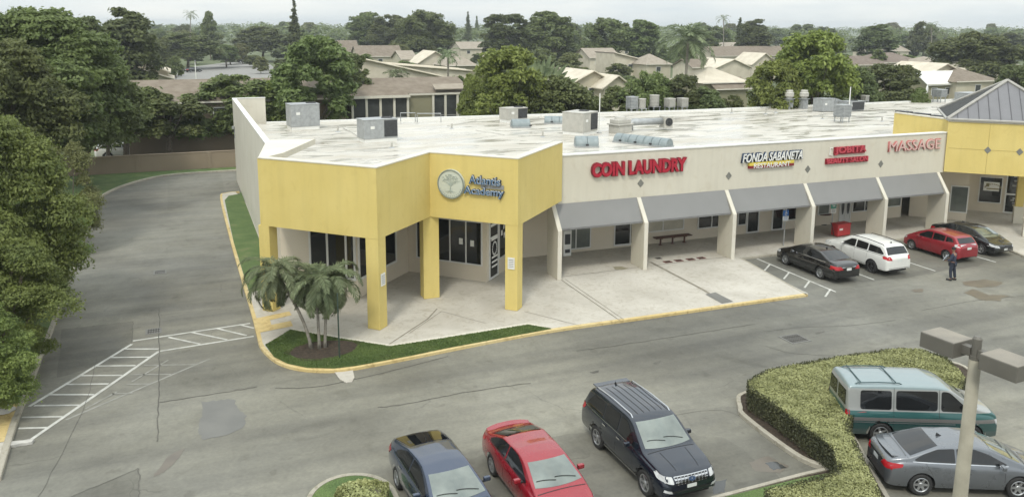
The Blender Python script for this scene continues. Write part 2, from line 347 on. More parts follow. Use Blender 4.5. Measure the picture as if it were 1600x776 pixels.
    def build(s, name, mats, parent=None, world=True, smooth=False, bevel=0.):
        me = s.mesh(name)
        bm = bmesh.new(); bm.from_mesh(me)
        if smooth or bevel: bmesh.ops.remove_doubles(bm, verts=bm.verts, dist=1e-5)
        bmesh.ops.recalc_face_normals(bm, faces=bm.faces)
        if bevel:
            ed = [e for e in bm.edges if len(e.link_faces) == 2 and e.calc_face_angle(0) > .5]
            bmesh.ops.bevel(bm, geom=ed, offset=bevel, segments=2, affect='EDGES', profile=.6, clamp_overlap=True)
        bm.to_mesh(me); bm.free()
        return link_mesh(name, me, mats, parent, world and parent is not None, smooth)
def sheet(name, poly, z, m, parent=None, kind=None):
    vv = [Vector((p[0], p[1], z)) for p in poly]; me = bpy.data.meshes.new(name); me.from_pydata([tuple(v) for v in vv], [], [tuple(t) for t in tessellate_polygon([vv])]); me.update()
    bm = bmesh.new(); bm.from_mesh(me); bm.normal_update()
    for f in bm.faces:
        if f.normal.z < 0: f.normal_flip()
    bm.to_mesh(me); bm.free()
    o = link_mesh(name, me, m, parent, world=parent is not None)
    if kind: o['kind'] = kind
    return o
def smoothline(pts, n=6):
    P = [Vector(p) for p in pts]; out = []
    for i in range(len(P)-1):
        a, b, c, d = P[max(i-1, 0)], P[i], P[i+1], P[min(i+2, len(P)-1)]
        for k in range(n):
            t = k/n; out.append(.5*((2*b)+(c-a)*t+(2*a-5*b+4*c-d)*t*t+(3*b-a-3*c+d)*t**3))
    out.append(P[-1]); return out
def ribbon(mb, pts, half, z, closed=False):
    P = [Vector((p[0], p[1])) for p in pts]; Lf = []; Rt = []
    for i, p in enumerate(P):
        d = (P[min(i+1, len(P)-1)]-P[max(i-1, 0)]).normalized(); nrm = Vector((-d.y, d.x)); Lf.append(p+nrm*half); Rt.append(p-nrm*half)
    for i in range(len(P)-1): mb.face([(*Rt[i], z), (*Rt[i+1], z), (*Lf[i+1], z), (*Lf[i], z)])
    return mb
def kerb(name, pts, width, h, m, side=1, z0=0):
    """kerb whose outer edge follows pts; side=+1: body lies to the left of the direction of travel"""
    P = [Vector((p[0], p[1])) for p in pts]; In = []
    for i, p in enumerate(P):
        d = (P[min(i+1, len(P)-1)]-P[max(i-1, 0)]).normalized(); In.append(p+Vector((-d.y, d.x))*width*side)
    b = MB(); n = len(P)
    c = .02
    for i in range(n-1):
        a, a2, q, q2 = P[i], P[i+1], In[i], In[i+1]
        e, e2 = a+(q-a)*.15, a2+(q2-a2)*.15
        b.face([(*a, z0-.02), (*a2, z0-.02), (*a2, z0+h-c), (*a, z0+h-c)]); b.face([(*a, z0+h-c), (*a2, z0+h-c), (*e2, z0+h), (*e, z0+h)])
        b.face([(*e, z0+h), (*e2, z0+h), (*q2, z0+h), (*q, z0+h)]); b.face([(*q, z0+h), (*q2, z0+h), (*q2, z0-.02), (*q, z0-.02)])
    for i in (0, n-1): b.face([(*P[i], z0-.02), (*P[i], z0+h-c), (*(P[i]+(In[i]-P[i])*.15), z0+h), (*In[i], z0+h), (*In[i], z0-.02)])
    o = b.build(name, m, smooth=False); o['kind'] = 'structure'; return o
def jag(pts, amp, seed=0, n=5):
    r = random.Random(seed); out = []; k = len(pts)
    for i in range(k):
        a, b = Vector(pts[i][:2]), Vector(pts[(i+1) % k][:2])
        for j in range(n): out.append(a.lerp(b, j/n)+Vector((r.uniform(-amp, amp), r.uniform(-amp, amp))))
    return out
_fc = {}
def text_part(name, body, size, depth, m, parent, loc, rot, bold=0., shear=0., width=None, height=None, align='LEFT'):
    cu = bpy.data.curves.new('t', 'FONT'); cu.body = body; cu.size = size; cu.extrude = depth/2; cu.offset = bold; cu.shear = shear; cu.align_x = align
    cu.resolution_u = 4
    o = bpy.data.objects.new('t', cu); C.objects.link(o)
    dg = bpy.context.evaluated_depsgraph_get(); me = bpy.data.meshes.new_from_object(o.evaluated_get(dg)); bpy.data.objects.remove(o)
    xs = [v.co.x for v in me.vertices]; ys = [v.co.y for v in me.vertices]
    sx = width/(max(xs)-min(xs)) if width else 1; sy = height/(max(ys)-min(ys)) if height else 1
    ox, oy = (min(xs), min(ys)) if width else (0, 0)
    for v in me.vertices: v.co = Vector(((v.co.x-ox)*sx, (v.co.y-oy)*sy, v.co.z))
    me.materials.clear()
    mm = Matrix.Translation(loc) @ rot.to_4x4(); me.transform(mm)
    return link_mesh(name, me, m, parent, world=parent is not None)
# ================================================================== GROUND, PAVEMENTS, MARKINGS
ZS = .13
sheet('ground', [(-2500, -200), (2500, -200), (2500, 4200), (-2500, 4200)], -.03, MA['ground'], kind='structure')
sheet('parking_lot', [(-30, -30), (150, -30), (150, 79.1), (-30, 79.1)], -.004, MA['asphalt'], kind='structure')

kmain_px = [(373.5, 301), (352, 303.7), (344, 311), (359.5, 376), (379.3, 446), (393.5, 495), (401.8, 528.5), (406.8, 545), (425, 563.6), (447, 574.5), (480.5, 581), (522, 582), (556, 578), (640, 562), (760, 538), (868, 518.5), (1000, 500), (1130, 481.5), (1262, 463)]
kmain = smoothline([G(x, y).xy for x, y in kmain_px], 4)
kerb('kerb', kmain, .16, ZS, MA['kerb_yellow'], 1)
STX = 45.4
kst = [G(1262, 463).xy, G(1159, 406).xy, Vector((31, 37.2)), Vector((STX, 37.2)), Vector((45.42, 33)), Vector((44.95, 31.6)), Vector((46.2, 27)), Vector((50, 16))]
kerb('kerb', kst, .15, ZS, MA['kerb'], 1)
side = [Vector(p) for p in kmain[1:]]+kst[1:]+[Vector((90, 16)), Vector((90, 60)), Vector((4.3, 60))]
def inset(pts, d):
    out = []
    for i, p in enumerate(pts):
        a, b = (p-pts[i-1]).normalized(), (pts[(i+1) % len(pts)]-p).normalized()
        t = (a+b); t = t.normalized() if t.length > 1e-4 else a
        out.append(p+Vector((-t.y, t.x))*d)
    return out
sheet('sidewalk', inset(side, .12), ZS-.006, MA['sidewalk'], kind='structure')
# lawns inside the kerb
l1 = [G(x, y, ZS).xy for x, y in ((374.5, 303), (357, 306), (351, 313), (365, 378), (384, 440), (391, 462))]+[Vector((2.6, 41.0)), Vector((3.9, 41.0)), Vector((3.9, 67))]
sheet('lawn', l1, ZS+.012, MA['grass'], kind='structure')
l2 = [G(x, y, ZS).xy for x, y in ((414.3, 538.9), (453.7, 515), (530.7, 528.5), (609.5, 541), (681, 530), (825.5, 507), (862, 513.5), (700, 543.5), (640, 556), (556, 571.5), (522, 575.5), (480, 574.5), (449, 568), (428, 557.5))]
sheet('lawn', l2, ZS+.014, MA['grass'], kind='structure')
sheet('sidewalk_border', [G(x, y, ZS).xy for x, y in ((455, 513), (531, 525.5), (609.5, 537.8), (681, 527), (826, 504), (868, 513), (825.5, 507), (681, 530), (609.5, 541), (530.7, 528.5), (453.7, 515))], ZS+.004, MA['creamlight'], kind='structure')
# soil ring round the palms
sheet('soil', [(4.75+1.45*math.cos(t)*(1+.12*math.sin(5*t)), 32.2+1.0*math.sin(t)*(1+.1*math.sin(3*t+1))) for t in [k*math.pi/14 for k in range(28)]], ZS+.026, MA['soil'], kind='structure')
# verge on the far side of the drive
kl_px = [(2, 750), (15, 705), (30.5, 655), (49.6, 606), (70.5, 548.6), (86, 510), (110, 440), (128, 390), (147, 340), (154.6, 314), (180, 297), (221.6, 283), (270.6, 274), (373.7, 267)]
kl = smoothline([G(x, y).xy for x, y in kl_px], 4)+[Vector((12, 76.4)), Vector((90, 76.6))]
kerb('kerb', kl[:9], .2, .14, MA['kerb'], 1); kerb('kerb', kl[8:], .18, .13, MA['kerb'], 1)
vi = [p+Vector((-.15, 0)) if p.y < 62 else p+Vector((-.05, .15)) for p in kl]
sheet('verge', vi[10:]+[Vector((90, 79.2)), Vector((-70, 79.2)), Vector((-70, vi[10].y))], .125, MA['grass'], kind='structure')
sheet('curb_ramp', [vi[10]+Vector((0, -.05)), Vector((-9.5, vi[10].y-.05)), Vector((-9.5, vi[5].y)), vi[5]], .118, MA['kerb_yellow'], kind='structure')
sheet('sidewalk', [vi[5]+Vector((0, -.03)), Vector((-12, vi[5].y-.03)), Vector((-12, 20)), vi[0]], .122, MA['sidewalk'], kind='structure')
# yellow kerb ramp beside the palms
sheet('curb_ramp', [G(x, y, ZS).xy for x, y in ((396, 498), (452, 486), (456, 492), (399, 505))], ZS+.006, MA['kerb_yellow'], kind='structure')
sheet('curb_ramp', [G(x, y, ZS).xy for x, y in ((400, 512), (454, 501), (458, 509), (402, 520))], ZS+.006, MA['kerb_yellow'], kind='structure')
sheet('curb_ramp', [G(x, y, ZS).xy for x, y in ((398.5, 505), (422, 500), (424, 507.5), (400, 512))], ZS+.010, MA['kerb_yellow'], kind='structure')
# island with hedge, outer kerb
ki_px = [(1165.7, 614.7), (1153, 620), (1150, 627.5), (1153, 640), (1157, 650.7), (1198, 684), (1250, 720), (1290, 735)]
ki = smoothline([G(x, y).xy for x, y in ki_px], 4)
ki_top = smoothline([G(x, y).xy for x, y in ((1505, 612), (1524, 592), (1500, 572), (1440, 562), (1380, 562), (1290, 574), (1220, 588), (1165.7, 614.7))], 4)
kerb('kerb', ki_top, .15, .14, MA['kerb'], 1); kerb('kerb', ki, .15, .14, MA['kerb'], 1)
kb = [G(x, y).xy for x, y in ((1290, 735), (1250, 744), (1118, 779), (1000, 812))]
kerb('kerb', kb, .15, .14, MA['kerb'], -1 if False else 1)
kr = [G(x, y).xy for x, y in ((1430, 850), (1400, 800), (1371, 748), (1330, 676))]
kerb('kerb', kr, .15, .14, MA['kerb'], 1)
sheet('soil', [p+Vector((.08, 0)) for p in ki_top]+[p+Vector((.08, .04)) for p in ki[1:]]+[Vector(p) for p in kb[1:]]+[kr[0], kr[1], kr[2], kr[3], G(1500, 640).xy], .10, MA['soil'], kind='structure')
sheet('lawn', [G(x, y, .12).xy for x, y in ((1291, 739), (1252, 746), (1120, 779), (1060, 800), (1190, 800), (1330, 770), (1320, 741))], .128, MA['grass'], kind='structure')
# round-nosed island at the bottom edge
isl = [(3.72+1.28*math.cos(t), 21.1+1.42*math.sin(t)) for t in [math.pi*k/20 for k in range(21)]]
isl = [(5.0, 15)]+isl+[(2.44, 15)]
kerb('kerb', isl, .16, .14, MA['kerb'], 1)
sheet('lawn', [(x, y) for x, y in isl], .125, MA['grass'], kind='structure')

# painted lines -----------------------------------------------------
def line(mb, a, b, wd, z=.004):
    A, B = (a if isinstance(a, Vector) else G(*a)), (b if isinstance(b, Vector) else G(*b)); ribbon(mb, [A.xy.lerp(B.xy, t/6) for t in range(7)], wd/2, z)
cw = MB()
line(cw, (45.8, 634.4), (206, 537.2), .13); line(cw, (38, 693.5), (248, 548.6), .13, .005)
for a, b in (((140, 402), (325, 400)), ((90, 450), (255, 447)), ((75, 495), (190, 492)), ((205, 357), (385, 357)), ((275, 315), (445, 313)), ((330, 279), (500, 278)), ((395, 240), (555, 238)), ((455, 205), (615, 203)), ((500, 170), (650, 170))):
    line(cw, (a[0]/2.6225, 480+a[1]/2.6225), (b[0]/2.6225, 480+b[1]/2.6225), .11, .0065)
q = lambda x, y: (x/2.6225, 480+y/2.6225)
line(cw, q(545, 137), q(1025, 65), .13); line(cw, q(650, 180), q(1040, 118), .13, .005)
for a, b in (((690, 122), (820, 150)), ((785, 102), (930, 132)), ((885, 85), (1010, 115)), ((980, 70), (1040, 85))): line(cw, q(*a), q(*b), .11, .0065)
o = cw.build('crosswalk_marking', MA['roadwhite']); o['kind'] = 'structure'
fd = MB()
line(fd, q(270, 460), q(860, 210), .1, .0045)
for a, b in (((590, 237), (800, 234)), ((535, 276), (700, 274)), ((520, 315), (620, 313)), ((460, 354), (545, 351)), ((540, 305), (690, 215)), ((350, 415), (480, 345))): line(fd, q(*a), q(*b), .08, .008)
o = fd.build('faded_marking', MA['roadfaint']); o['kind'] = 'structure'
pk = MB()
line(pk, Vector((30.25, 37.1, 0)), Vector((30.1, 30.75, 0)), .11); line(pk, G(1160, 408), G(1262, 459), .10)
for y0 in (35.9, 34.3, 32.7, 31.2):
    k = (37.0-y0)/6.2; line(pk, Vector((30.18, y0, 0)), Vector((29.15-.1*k, y0-.85, 0)), .1, .0055)
for x in (33.5, 37.9, 42.6): line(pk, Vector((x, 37.1, 0)), Vector((x, 31.6, 0)), .1)
for x in (2.5, 5.15, 7.0, 10.3, 14.0): pass
o = pk.build('parking_marking', MA['roadwhite']); o['kind'] = 'structure'
pk = MB()
# faded yellow kerbside lettering on the road (only ghost strokes are left in the photograph)
# repairs, stains, joints
sheet('asphalt_patch', jag([G(x, y) for x, y in ((316, 628), (345, 624), (366, 623), (372, 636), (384, 650), (380, 668), (352, 680), (318, 686), (308, 672), (314, 650))], .05, 1), .004, MA['patch'], kind='structure')
sheet('asphalt_patch', jag([G(x, y) for x, y in ((238, 745), (262, 712), (290, 698), (280, 715), (255, 738))], .04, 2), .004, MA['wet'], kind='structure')
sheet('asphalt_patch', jag([G(x, y) for x, y in ((1505, 440), (1540, 436), (1566, 441), (1560, 447), (1530, 449), (1508, 446))], .06, 3, 3), .004, MA['wet'], kind='structure')
sheet('asphalt_patch', jag([G(x, y) for x, y in ((1505, 456), (1520, 452), (1545, 460), (1575, 462), (1560, 470), (1530, 468))], .08, 4, 3), .004, MA['wet'], kind='structure')
sheet('asphalt_patch', jag([G(x, y) for x, y in ((1423, 453), (1443, 451), (1440, 456), (1428, 456))], .04, 5, 3), .004, MA['wet'], kind='structure')
sheet('puddle', jag([G(x, y) for x, y in ((1170, 722), (1200, 712), (1232, 728), (1218, 738), (1180, 736))], .04, 6), .004, MA['wet'], kind='structure')
sheet('puddle', jag([G(x, y) for x, y in ((1195, 722), (1213, 720), (1228, 730), (1208, 734))], .03, 7), .008, MA['puddle'], kind='structure')
sheet('puddle', jag([G(x, y) for x, y in ((1113, 752), (1136, 748), (1132, 768), (1114, 772))], .03, 8), .004, MA['puddle'], kind='structure')
for k, pts in enumerate((((1020, 567), (1033, 563), (1032, 566), (1024, 569)), ((922, 581), (936, 578), (935, 581), (925, 583)), ((1273, 520), (1288, 517), (1287, 519), (1275, 522)))):
    sheet('asphalt_patch', jag([G(x, y) for x, y in pts], .02, 20+k, 3), .005, MA['crack'], kind='structure')
for k, (pts, mm_) in enumerate(((((110, 775), (217, 731.5), (218, 790), (60, 800)), 'slab_dark'), (((96, 515), (208, 502), (206, 537), (150, 571), (90, 590)), 'slab_dark'), (((249, 496), (330, 484), (392, 478), (397, 502), (250, 530)), 'slab_mid'),
        (((250, 555), (398, 520), (404, 548), (425, 568), (400, 603), (330, 615), (251, 627)), 'slab_mid'), (((262, 285), (345, 272), (352, 300), (262, 330)), 'slab_mid'), (((1060, 640), (1150, 634), (1200, 690), (1268, 726), (1180, 745), (1118, 720)), 'slab_mid'), (((1150, 560), (1230, 535), (1330, 542), (1300, 556), (1180, 575)), 'slab_mid'))):
    sheet('asphalt_patch', jag([G(x, y) for x, y in pts], .03, 60+k, 4), .0, MA[mm_], kind='structure')
sheet('asphalt_patch', jag([(30.5, 37.0), (45.2, 37.0), (45.0, 32.4), (41, 31.6), (36, 31.2), (31.2, 31.6)], .18, 80, 8), .0, MA['slab_dark'], kind='structure')
sheet('asphalt_patch', jag([(5.4, 22.6), (8.6, 22.2), (13.6, 22.5), (15.6, 20.5), (16.2, 15), (5.2, 14)], .2, 81, 8), .002, MA['slab_dark'], kind='structure')
ck = MB(); rr = random.Random(4)
def crack(pts, wd=.03):
    P = smoothline([G(x, y).xy for x, y in pts], 10); P = [p+Vector((rr.uniform(-.03, .03), rr.uniform(-.03, .03))) for p in P]
    ribbon(ck, P, wd*.36, .0095)
for pts, wd in (([(249, 482), (248.5, 560), (247.5, 625), (246, 690)], .05), ([(0, 590+28), (250, 628), (330, 616), (400, 604)][1:], .05), ([(218, 776), (217, 732)], .05), ([(110, 776), (217, 731)], .03),
                ([(95, 515), (208, 502)], .03), ([(208, 502), (205, 535)], .03), ([(250, 492), (330, 484), (390, 478)], .03), ([(430, 606), (520, 600), (700, 556)], .05), ([(590, 636), (640, 630), (730, 612), (830, 598)], .05), ([(1200, 518), (1240, 512), (1330, 508), (1400, 500)], .03),
                ([(1195, 540), (1240, 552), (1320, 556)], .03), ([(900, 548), (1000, 534), (1090, 520), (1180, 506)], .04), ([(1000, 660), (1120, 640), (1180, 664)], .02), ([(1440, 485), (1520, 470), (1600, 462)], .03), ([(60, 776), (130, 640), (150, 560)], .02)): crack(pts, wd)
o = ck.build('pavement_crack', MA['crack']); o['kind'] = 'structure'
# joints on the sidewalk
jt = MB()
def joint(pts, wd=.035): ribbon(jt, [G(x, y, ZS).xy for x, y in pts], wd/2, ZS+.003)
for pts, wd in (([(607, 538), (668, 498), (683, 482)], .06), ([(640, 520), (690, 486)], .03), ([(877, 437), (968, 500)], .05), ([(883, 436), (975, 499)], .03), ([(880, 432), (1008, 416)], .05), ([(1016, 415), (1146, 400)], .05),
                ([(1016, 409), (1100, 453), (1112, 461)], .16), ([(690, 486), (760, 505)], .025), ([(819, 486), (905, 508)], .03)): joint(pts, wd)
o = jt.build('pavement_joint', mat('joint_dirt', (.22, .20, .16), .9, vary=.2)); o['kind'] = 'structure'
sheet('asphalt_patch', [G(x, y, ZS).xy for x, y in ((1102, 459.5), (1118, 456.5), (1146, 471), (1128, 474))], ZS+.008, MA['patch'], kind='structure')
sheet('asphalt_patch', jag([G(x, y, ZS).xy for x, y in ((958, 417), (970, 416), (982, 419), (972, 421.5), (961, 421))], .02, 9, 3), ZS+.008, mat('dark_stain', (.25, .23, .16), .8), kind='structure')

# drains, drain apron -------------------------------------------------
def drain(label, c, sx, sy, rz=0.):
    t = thing('storm_drain', label, 'storm drain', (c.x, c.y, 0), rz)
    b = MB(); b.box((0, 0, .005), (sx+.16, sy+.16, .014)); b.build('frame', MA['patch'], t, False)
    b = MB()
    n = int(sx/.09)
    for i in range(n): b.box((-sx/2+(i+.5)*sx/n, 0, .016), (.035, sy, .014))
    for j in (-.25, .25): b.box((0, j*sy, .018), (sx, .03, .012))
    b.build('grate', mat('cast_iron', (.06, .055, .05), .6, metal=.4, vary=.3), t, False)
drain('square iron storm drain in the asphalt beyond the hedge', G(1242, 529), .85, .75)
drain('small iron storm drain in the middle of the side drive beside the long crack', G(240, 517), .5, .5)
drain('iron drain grate far up the side drive beside the grass kerb', G(250, 425), .5, .6)
b = MB(); P = [G(x, y).xy for x, y in ((523, 582), (551, 577.5), (554, 590), (550, 597), (541, 598), (531, 593))]
b.prism([tuple(p) for p in P], .0, .03); o = b.build('drain_apron', MA['sidewalk']); setp(o, 'white concrete splash slab at the foot of the yellow kerb by the palms', 'concrete slab')
b = MB()
for (x, y, r) in ((8, 648, .32),):
    b.raw(*[(lambda c: ([ (c.x+r*math.cos(a)*math.cos(e)*(1+.2*math.sin(3*a+e*5)), c.y+r*.8*math.sin(a)*math.cos(e), .14+max(0, r*.7*math.sin(e))) for e in [k*math.pi/8 for k in range(5)] for a in [j*math.pi/6 for j in range(12)]], [(i*12+j, i*12+(j+1) % 12, (i+1)*12+(j+1) % 12, (i+1)*12+j) for i in range(4) for j in range(12)]))(G(x, y))][0])
setp(b.build('rock', MA['rock'], smooth=True), 'white painted rock on the grass by the orange curb ramp', 'rock')
b = MB(); c = G(28, 695); b.prism(jag([(c.x-.35, c.y-.12), (c.x+.4, c.y-.1), (c.x+.45, c.y+.1), (c.x-.3, c.y+.15)], .02, 3), .0, .1); setp(b.build('kerb_block', MA['rock'], bevel=.02), 'broken white kerb block at the end of the crosswalk line', 'kerb block')

# perimeter wall ------------------------------------------------------
t = thing('perimeter_wall', 'long brown masonry wall behind the side drive', 'wall', (0, 79.4, 0))
b = MB(); b.box((20, 79.4, .8), (190, .2, 1.6)); b.build('wall', MA['perimeter'], t)
b = MB(); b.box((20, 79.4, 1.635), (190, .28, .07)); b.build('coping', MA['perimeter'], t)
b = MB()
for x in range(-70, 110, 6): b.box((x, 79.4, .83), (.34, .34, 1.66))
b.build('pilaster', MA['perimeter'], t)['kind'] = 'stuff'

# ================================================================== THE SHOP BUILDING
plaza = thing('shop_building', 'long cream strip of shops with grey awnings and a yellow corner portico', 'building', (3.94, 38, 0))
TZ, BZ = 7.27, 4.2
Pz = [Vector(p) for p in ((2.97, 37.9), (7.37, 33.5), (10.65, 36.78), (13.85, 33.6), (18.05, 37.8))]
def band(mb, P, th, z0, z1, mi=0):
    """zigzag wall of even thickness, body on the left of travel"""
    In = []
    for i, p in enumerate(P):
        a = (P[i]-P[i-1]).normalized() if i else None; c = (P[i+1]-P[i]).normalized() if i < len(P)-1 else None
        na = Vector((-a.y, a.x)) if a else None; nc = Vector((-c.y, c.x)) if c else None
        if na is None: In.append(p+nc*th)
        elif nc is None: In.append(p+na*th)
        else: mn = (na+nc).normalized(); In.append(p+mn*th/max(.3, mn.dot(na)))
    for i in range(len(P)-1): mb.prism([tuple(P[i]), tuple(P[i+1]), tuple(In[i+1]), tuple(In[i])], z0, z1, mi)
    return In
b = MB(); In = band(b, Pz, .35, BZ, TZ); b.build('portico_fascia', MA['yellow'], plaza)
b = MB(); band(b, [p+Vector((0, -.03)) for p in Pz], .41, TZ+.002, TZ+.05); b.build('coping', MA['creamlight'], plaza)
Qp = [Vector(p) for p in ((3.94, 41.51), (7.35, 38.1), (10.78, 41.53), (14.06, 38.25), (17.56, 41.75))]
# soffit between the band and the shop front
b = MB(); b.prism([tuple(p) for p in (In+[Vector((18.3, 41.7))]+Qp[::-1])], BZ+.05, BZ+.25); b.build('portico_soffit', MA['cream'], plaza)
b = MB(); b.prism([(3.0, 38.0), (3.2, 38.0), (4.3, 39.3), (6.4, 43.6), (3.96, 43.9)], TZ-.3, TZ-.01); b.build('parapet_cap', MA['creamlight'], plaza)
wq = MB(); wq.prism([(2.99, 38.05), (3.25, 38.0), (4.15, 41.2), (3.95, 41.2)], BZ, TZ-.31); wq.build('portico_return', MA['yellow'], plaza)
r45 = math.radians(45)
b = MB(); b.box((3.28, 37.98, (BZ+ZS)/2), (.55, .6, BZ-ZS), r45); b.build('column', MA['yellow'], plaza, bevel=.015)
b = MB(); b.box((7.37, 33.5+.455, (BZ+ZS)/2), (.62, .62, BZ-ZS), r45); b.build('column', MA['yellow'], plaza, bevel=.015)
b = MB(); b.box((10.68, 37.13, (BZ+ZS)/2), (.78, .66, BZ-ZS)); b.build('column', MA['yellow'], plaza, bevel=.015)
b = MB(); b.box((13.85, 33.6+.455, (BZ+ZS)/2), (.62, .62, BZ-ZS), r45); b.build('column', MA['yellow'], plaza, bevel=.015)
for P in ((7.37, 33.955), (10.68, 37.13), (13.85, 34.055)):
    pass
# side wall (tall parapet) and its return
b = MB(); b.box((4.075, 57.05, 3.5), (.27, 31.5, 7.0)); b.build('side_wall', MA['creamlight'], plaza)
b = MB(); b.box((5.4, 72.6, 3.5), (2.35, .27, 7.0)); b.build('side_wall', MA['creamlight'], plaza)
b = MB(); b.box((4.075, 57.05, 7.025), (.33, 31.5, .05)); b.box((5.4, 72.6, 7.03), (2.4, .33, .05)); b.build('coping', MA['white'], plaza)
# shop walls under the portico and behind the arcade
b = MB(); band(b, Qp+[Vector((46.2, 41.75))], .2, 0, 4.3); b.build('shop_wall', MA['shopwall'], plaza)
# fascia of the strip
FY, FZ0, FZ1 = 38.15, 3.93, 6.5
b = MB(); b.box(((18.0+45.62)/2, FY+.15, (FZ0+FZ1)/2), (45.62-18.0, .3, FZ1-FZ0)); b.build('fascia', MA['cream'], plaza)
b = MB(); b.box(((18.05+45.6)/2, FY+.14, FZ1+.035), (45.6-18.05, .38, .07)); b.build('coping', MA['white'], plaza)
b = MB(); b.box(((18.4+45.6)/2, (FY+.3+41.74)/2, FZ0+.12), (45.6-18.4, 41.74-FY-.32, .16)); b.build('arcade_soffit', MA['cream'], plaza)
# roof deck
RZ = 4.9
b = MB(); b.prism([(4.3, 41.6), (10.7, 41.9), (17.5, 42.0), (18.2, FY+.32), (95, FY+.32), (95, 68.6), (74, 68.9), (45.3, 68.3), (24.2, 70.2), (6.6, 71.6), (4.3, 72.4)], RZ-.3, RZ); b.build('roof', MA['roof'], plaza)
b = MB()
for a, c in (((6.5, 71.6), (24.2, 70.2)), ((24.2, 70.2), (45.3, 68.3)), ((45.3, 68.3), (95, 68.6))):
    a, c = Vector(a), Vector(c); m_ = (a+c)/2; d = c-a; b.box((m_.x, m_.y, RZ+.05), (d.length, .3, .22), math.atan2(d.y, d.x))
b.build('roof_edge', MA['white'], plaza)
b = MB(); band(b, [Vector(p) for p in ((4.3, 72.3), (95, 69.5))][::-1], .2, 0, RZ-.31); b.build('rear_wall', MA['cream'], plaza)
# low pent wall of roof between portico and deck
# fascia joints
# piers with sloping tops, awnings
PX = [17.8, 22.95, 28.72, 34.36, 40.02, 45.18]
def pier(x):
    b = MB(); pf = [(37.26, ZS), (38.6, ZS), (38.6, 3.92), (38.14, 3.92), (37.26, 2.72)]
    n = len(pf); vs = [(x-.19, y, z) for y, z in pf]+[(x+.0, y, z) for y, z in pf]
    b.raw(vs, [(i, (i+1) % n, n+(i+1) % n, n+i) for i in range(n)]+[tuple(range(n-1, -1, -1)), tuple(range(n, 2*n))])
    p = b.build('pier', MA['cream'], plaza)
    # lighter rounded trim along front edge and slope
    t_ = MB(); w2 = .13
    path = [(37.24, ZS), (37.24, 2.73), (38.12, 3.94)]
    for (y0, z0), (y1, z1) in zip(path[:-1], path[1:]):
        d = Vector((y1-y0, z1-z0)); mid = ((y0+y1)/2, (z0+z1)/2)
        t_.box((x-.095, mid[0], mid[1]), (.24, .07, d.length+.02), 0, 0, Matrix.Rotation(-math.atan2(d.x, d.y), 3, 'X'))
    t_.build('pier_trim', MA['creamlight'], p, True, bevel=.012)
for x in PX: pier(x)
def awning(xa, xb):
    b = MB(); y0, z0, y1, z1 = 37.42, 2.80, FY-.03, 3.97
    b.raw([(xa, y0, z0), (xb, y0, z0), (xb, y1, z1), (xa, y1, z1), (xa, y0+.04, z0-.04), (xb, y0+.04, z0-.04), (xb, y1, z1-.07), (xa, y1, z1-.07)],
          [(0, 1, 2, 3), (7, 6, 5, 4), (0, 4, 5, 1), (1, 5, 6, 2), (2, 6, 7, 3), (3, 7, 4, 0)])
    a = b.build('awning', MA['awning'], plaza)
    c = MB(); c.box(((xa+xb)/2, y0-.005, z0-.04), (xb-xa, .05, .1)); c.build('valance', mat('awning_edge', (.17, .17, .17), .6), a)
for xa, xb in zip(PX[:-1], PX[1:]): awning(xa+.03, xb-.22)
def diamond(x, z, parent, org=None, d=None):
    b = MB(); r = .21; org = org or Vector((x, FY)); d = d or Vector((1, 0)); nrm = Vector((d.y, -d.x))
    pts = []
    for k in range(4):
        a = math.pi/2*k; p = org+d*r*.95*math.cos(a); pts.append((p, z+r*1.1*math.sin(a)))
    fr = [(p.x+nrm.x*.025, p.y+nrm.y*.025, zz) for p, zz in pts]; bk = [(p.x-nrm.x*.01, p.y-nrm.y*.01, zz) for p, zz in pts]
    b.raw(fr+bk, [(0, 1, 2, 3), (0, 1, 5, 4), (1, 2, 6, 5), (2, 3, 7, 6), (3, 0, 4, 7)])
    b.build('diamond_tile', mat('grey_tile', (.17, .17, .15), .7) if 'grey_tile' not in bpy.data.materials else bpy.data.materials['grey_tile'], parent)
for x, z in ((22.96, 4.74), (28.75, 4.78), (34.43, 4.82), (40.16, 4.8)): diamond(x, z, plaza)

# windows and doors on any vertical face A->B (outward = right of travel)
def onplane(px, py, A, B):
    d = ray(px, py); n = Vector((B.y-A.y, -(B.x-A.x))); t = (A.x*n.x+A.y*n.y)/(d.x*n.x+d.y*n.y)
    p = Vector((d.x*t, d.y*t)); return (p-A).dot((B-A).normalized()), CAMH+d.z*t
def wbox(mb, A, B, s0, s1, z0, z1, out, th, mi=0):
    u = (B-A).normalized(); n = Vector((u.y, -u.x)); c = A+u*(s0+s1)/2+n*(out+th/2)
    mb.box((c.x, c.y, (z0+z1)/2), (s1-s0, th, z1-z0), math.atan2(u.y, u.x), mi)
def window(parent, A, B, s0, s1, z0, z1, mull=(), bars=(), gl='glass', name='window', fw=.07):
    A, B = Vector(A), Vector(B); f = MB()
    wbox(f, A, B, s0, s0+fw, z0, z1, .0, .06); wbox(f, A, B, s1-fw, s1, z0, z1, .0, .06)
    wbox(f, A, B, s0+fw, s1-fw, z1-fw, z1, .0, .06); wbox(f, A, B, s0+fw, s1-fw, z0, z0+fw, .0, .06)
    for m_ in mull: s = s0+(s1-s0)*m_; wbox(f, A, B, s-fw/2, s+fw/2, z0+fw, z1-fw, .0, .055)
    for m_ in bars: z = z0+(z1-z0)*m_; wbox(f, A, B, s0+fw, s1-fw, z-fw/2, z+fw/2, .0, .052)
    fo = f.build(name, MA['frame'], parent)
    g = MB(); wbox(g, A, B, s0+fw*.5, s1-fw*.5, z0+fw*.5, z1-fw*.5, .0, .02); g.build('pane', MA[gl], fo)
    return fo
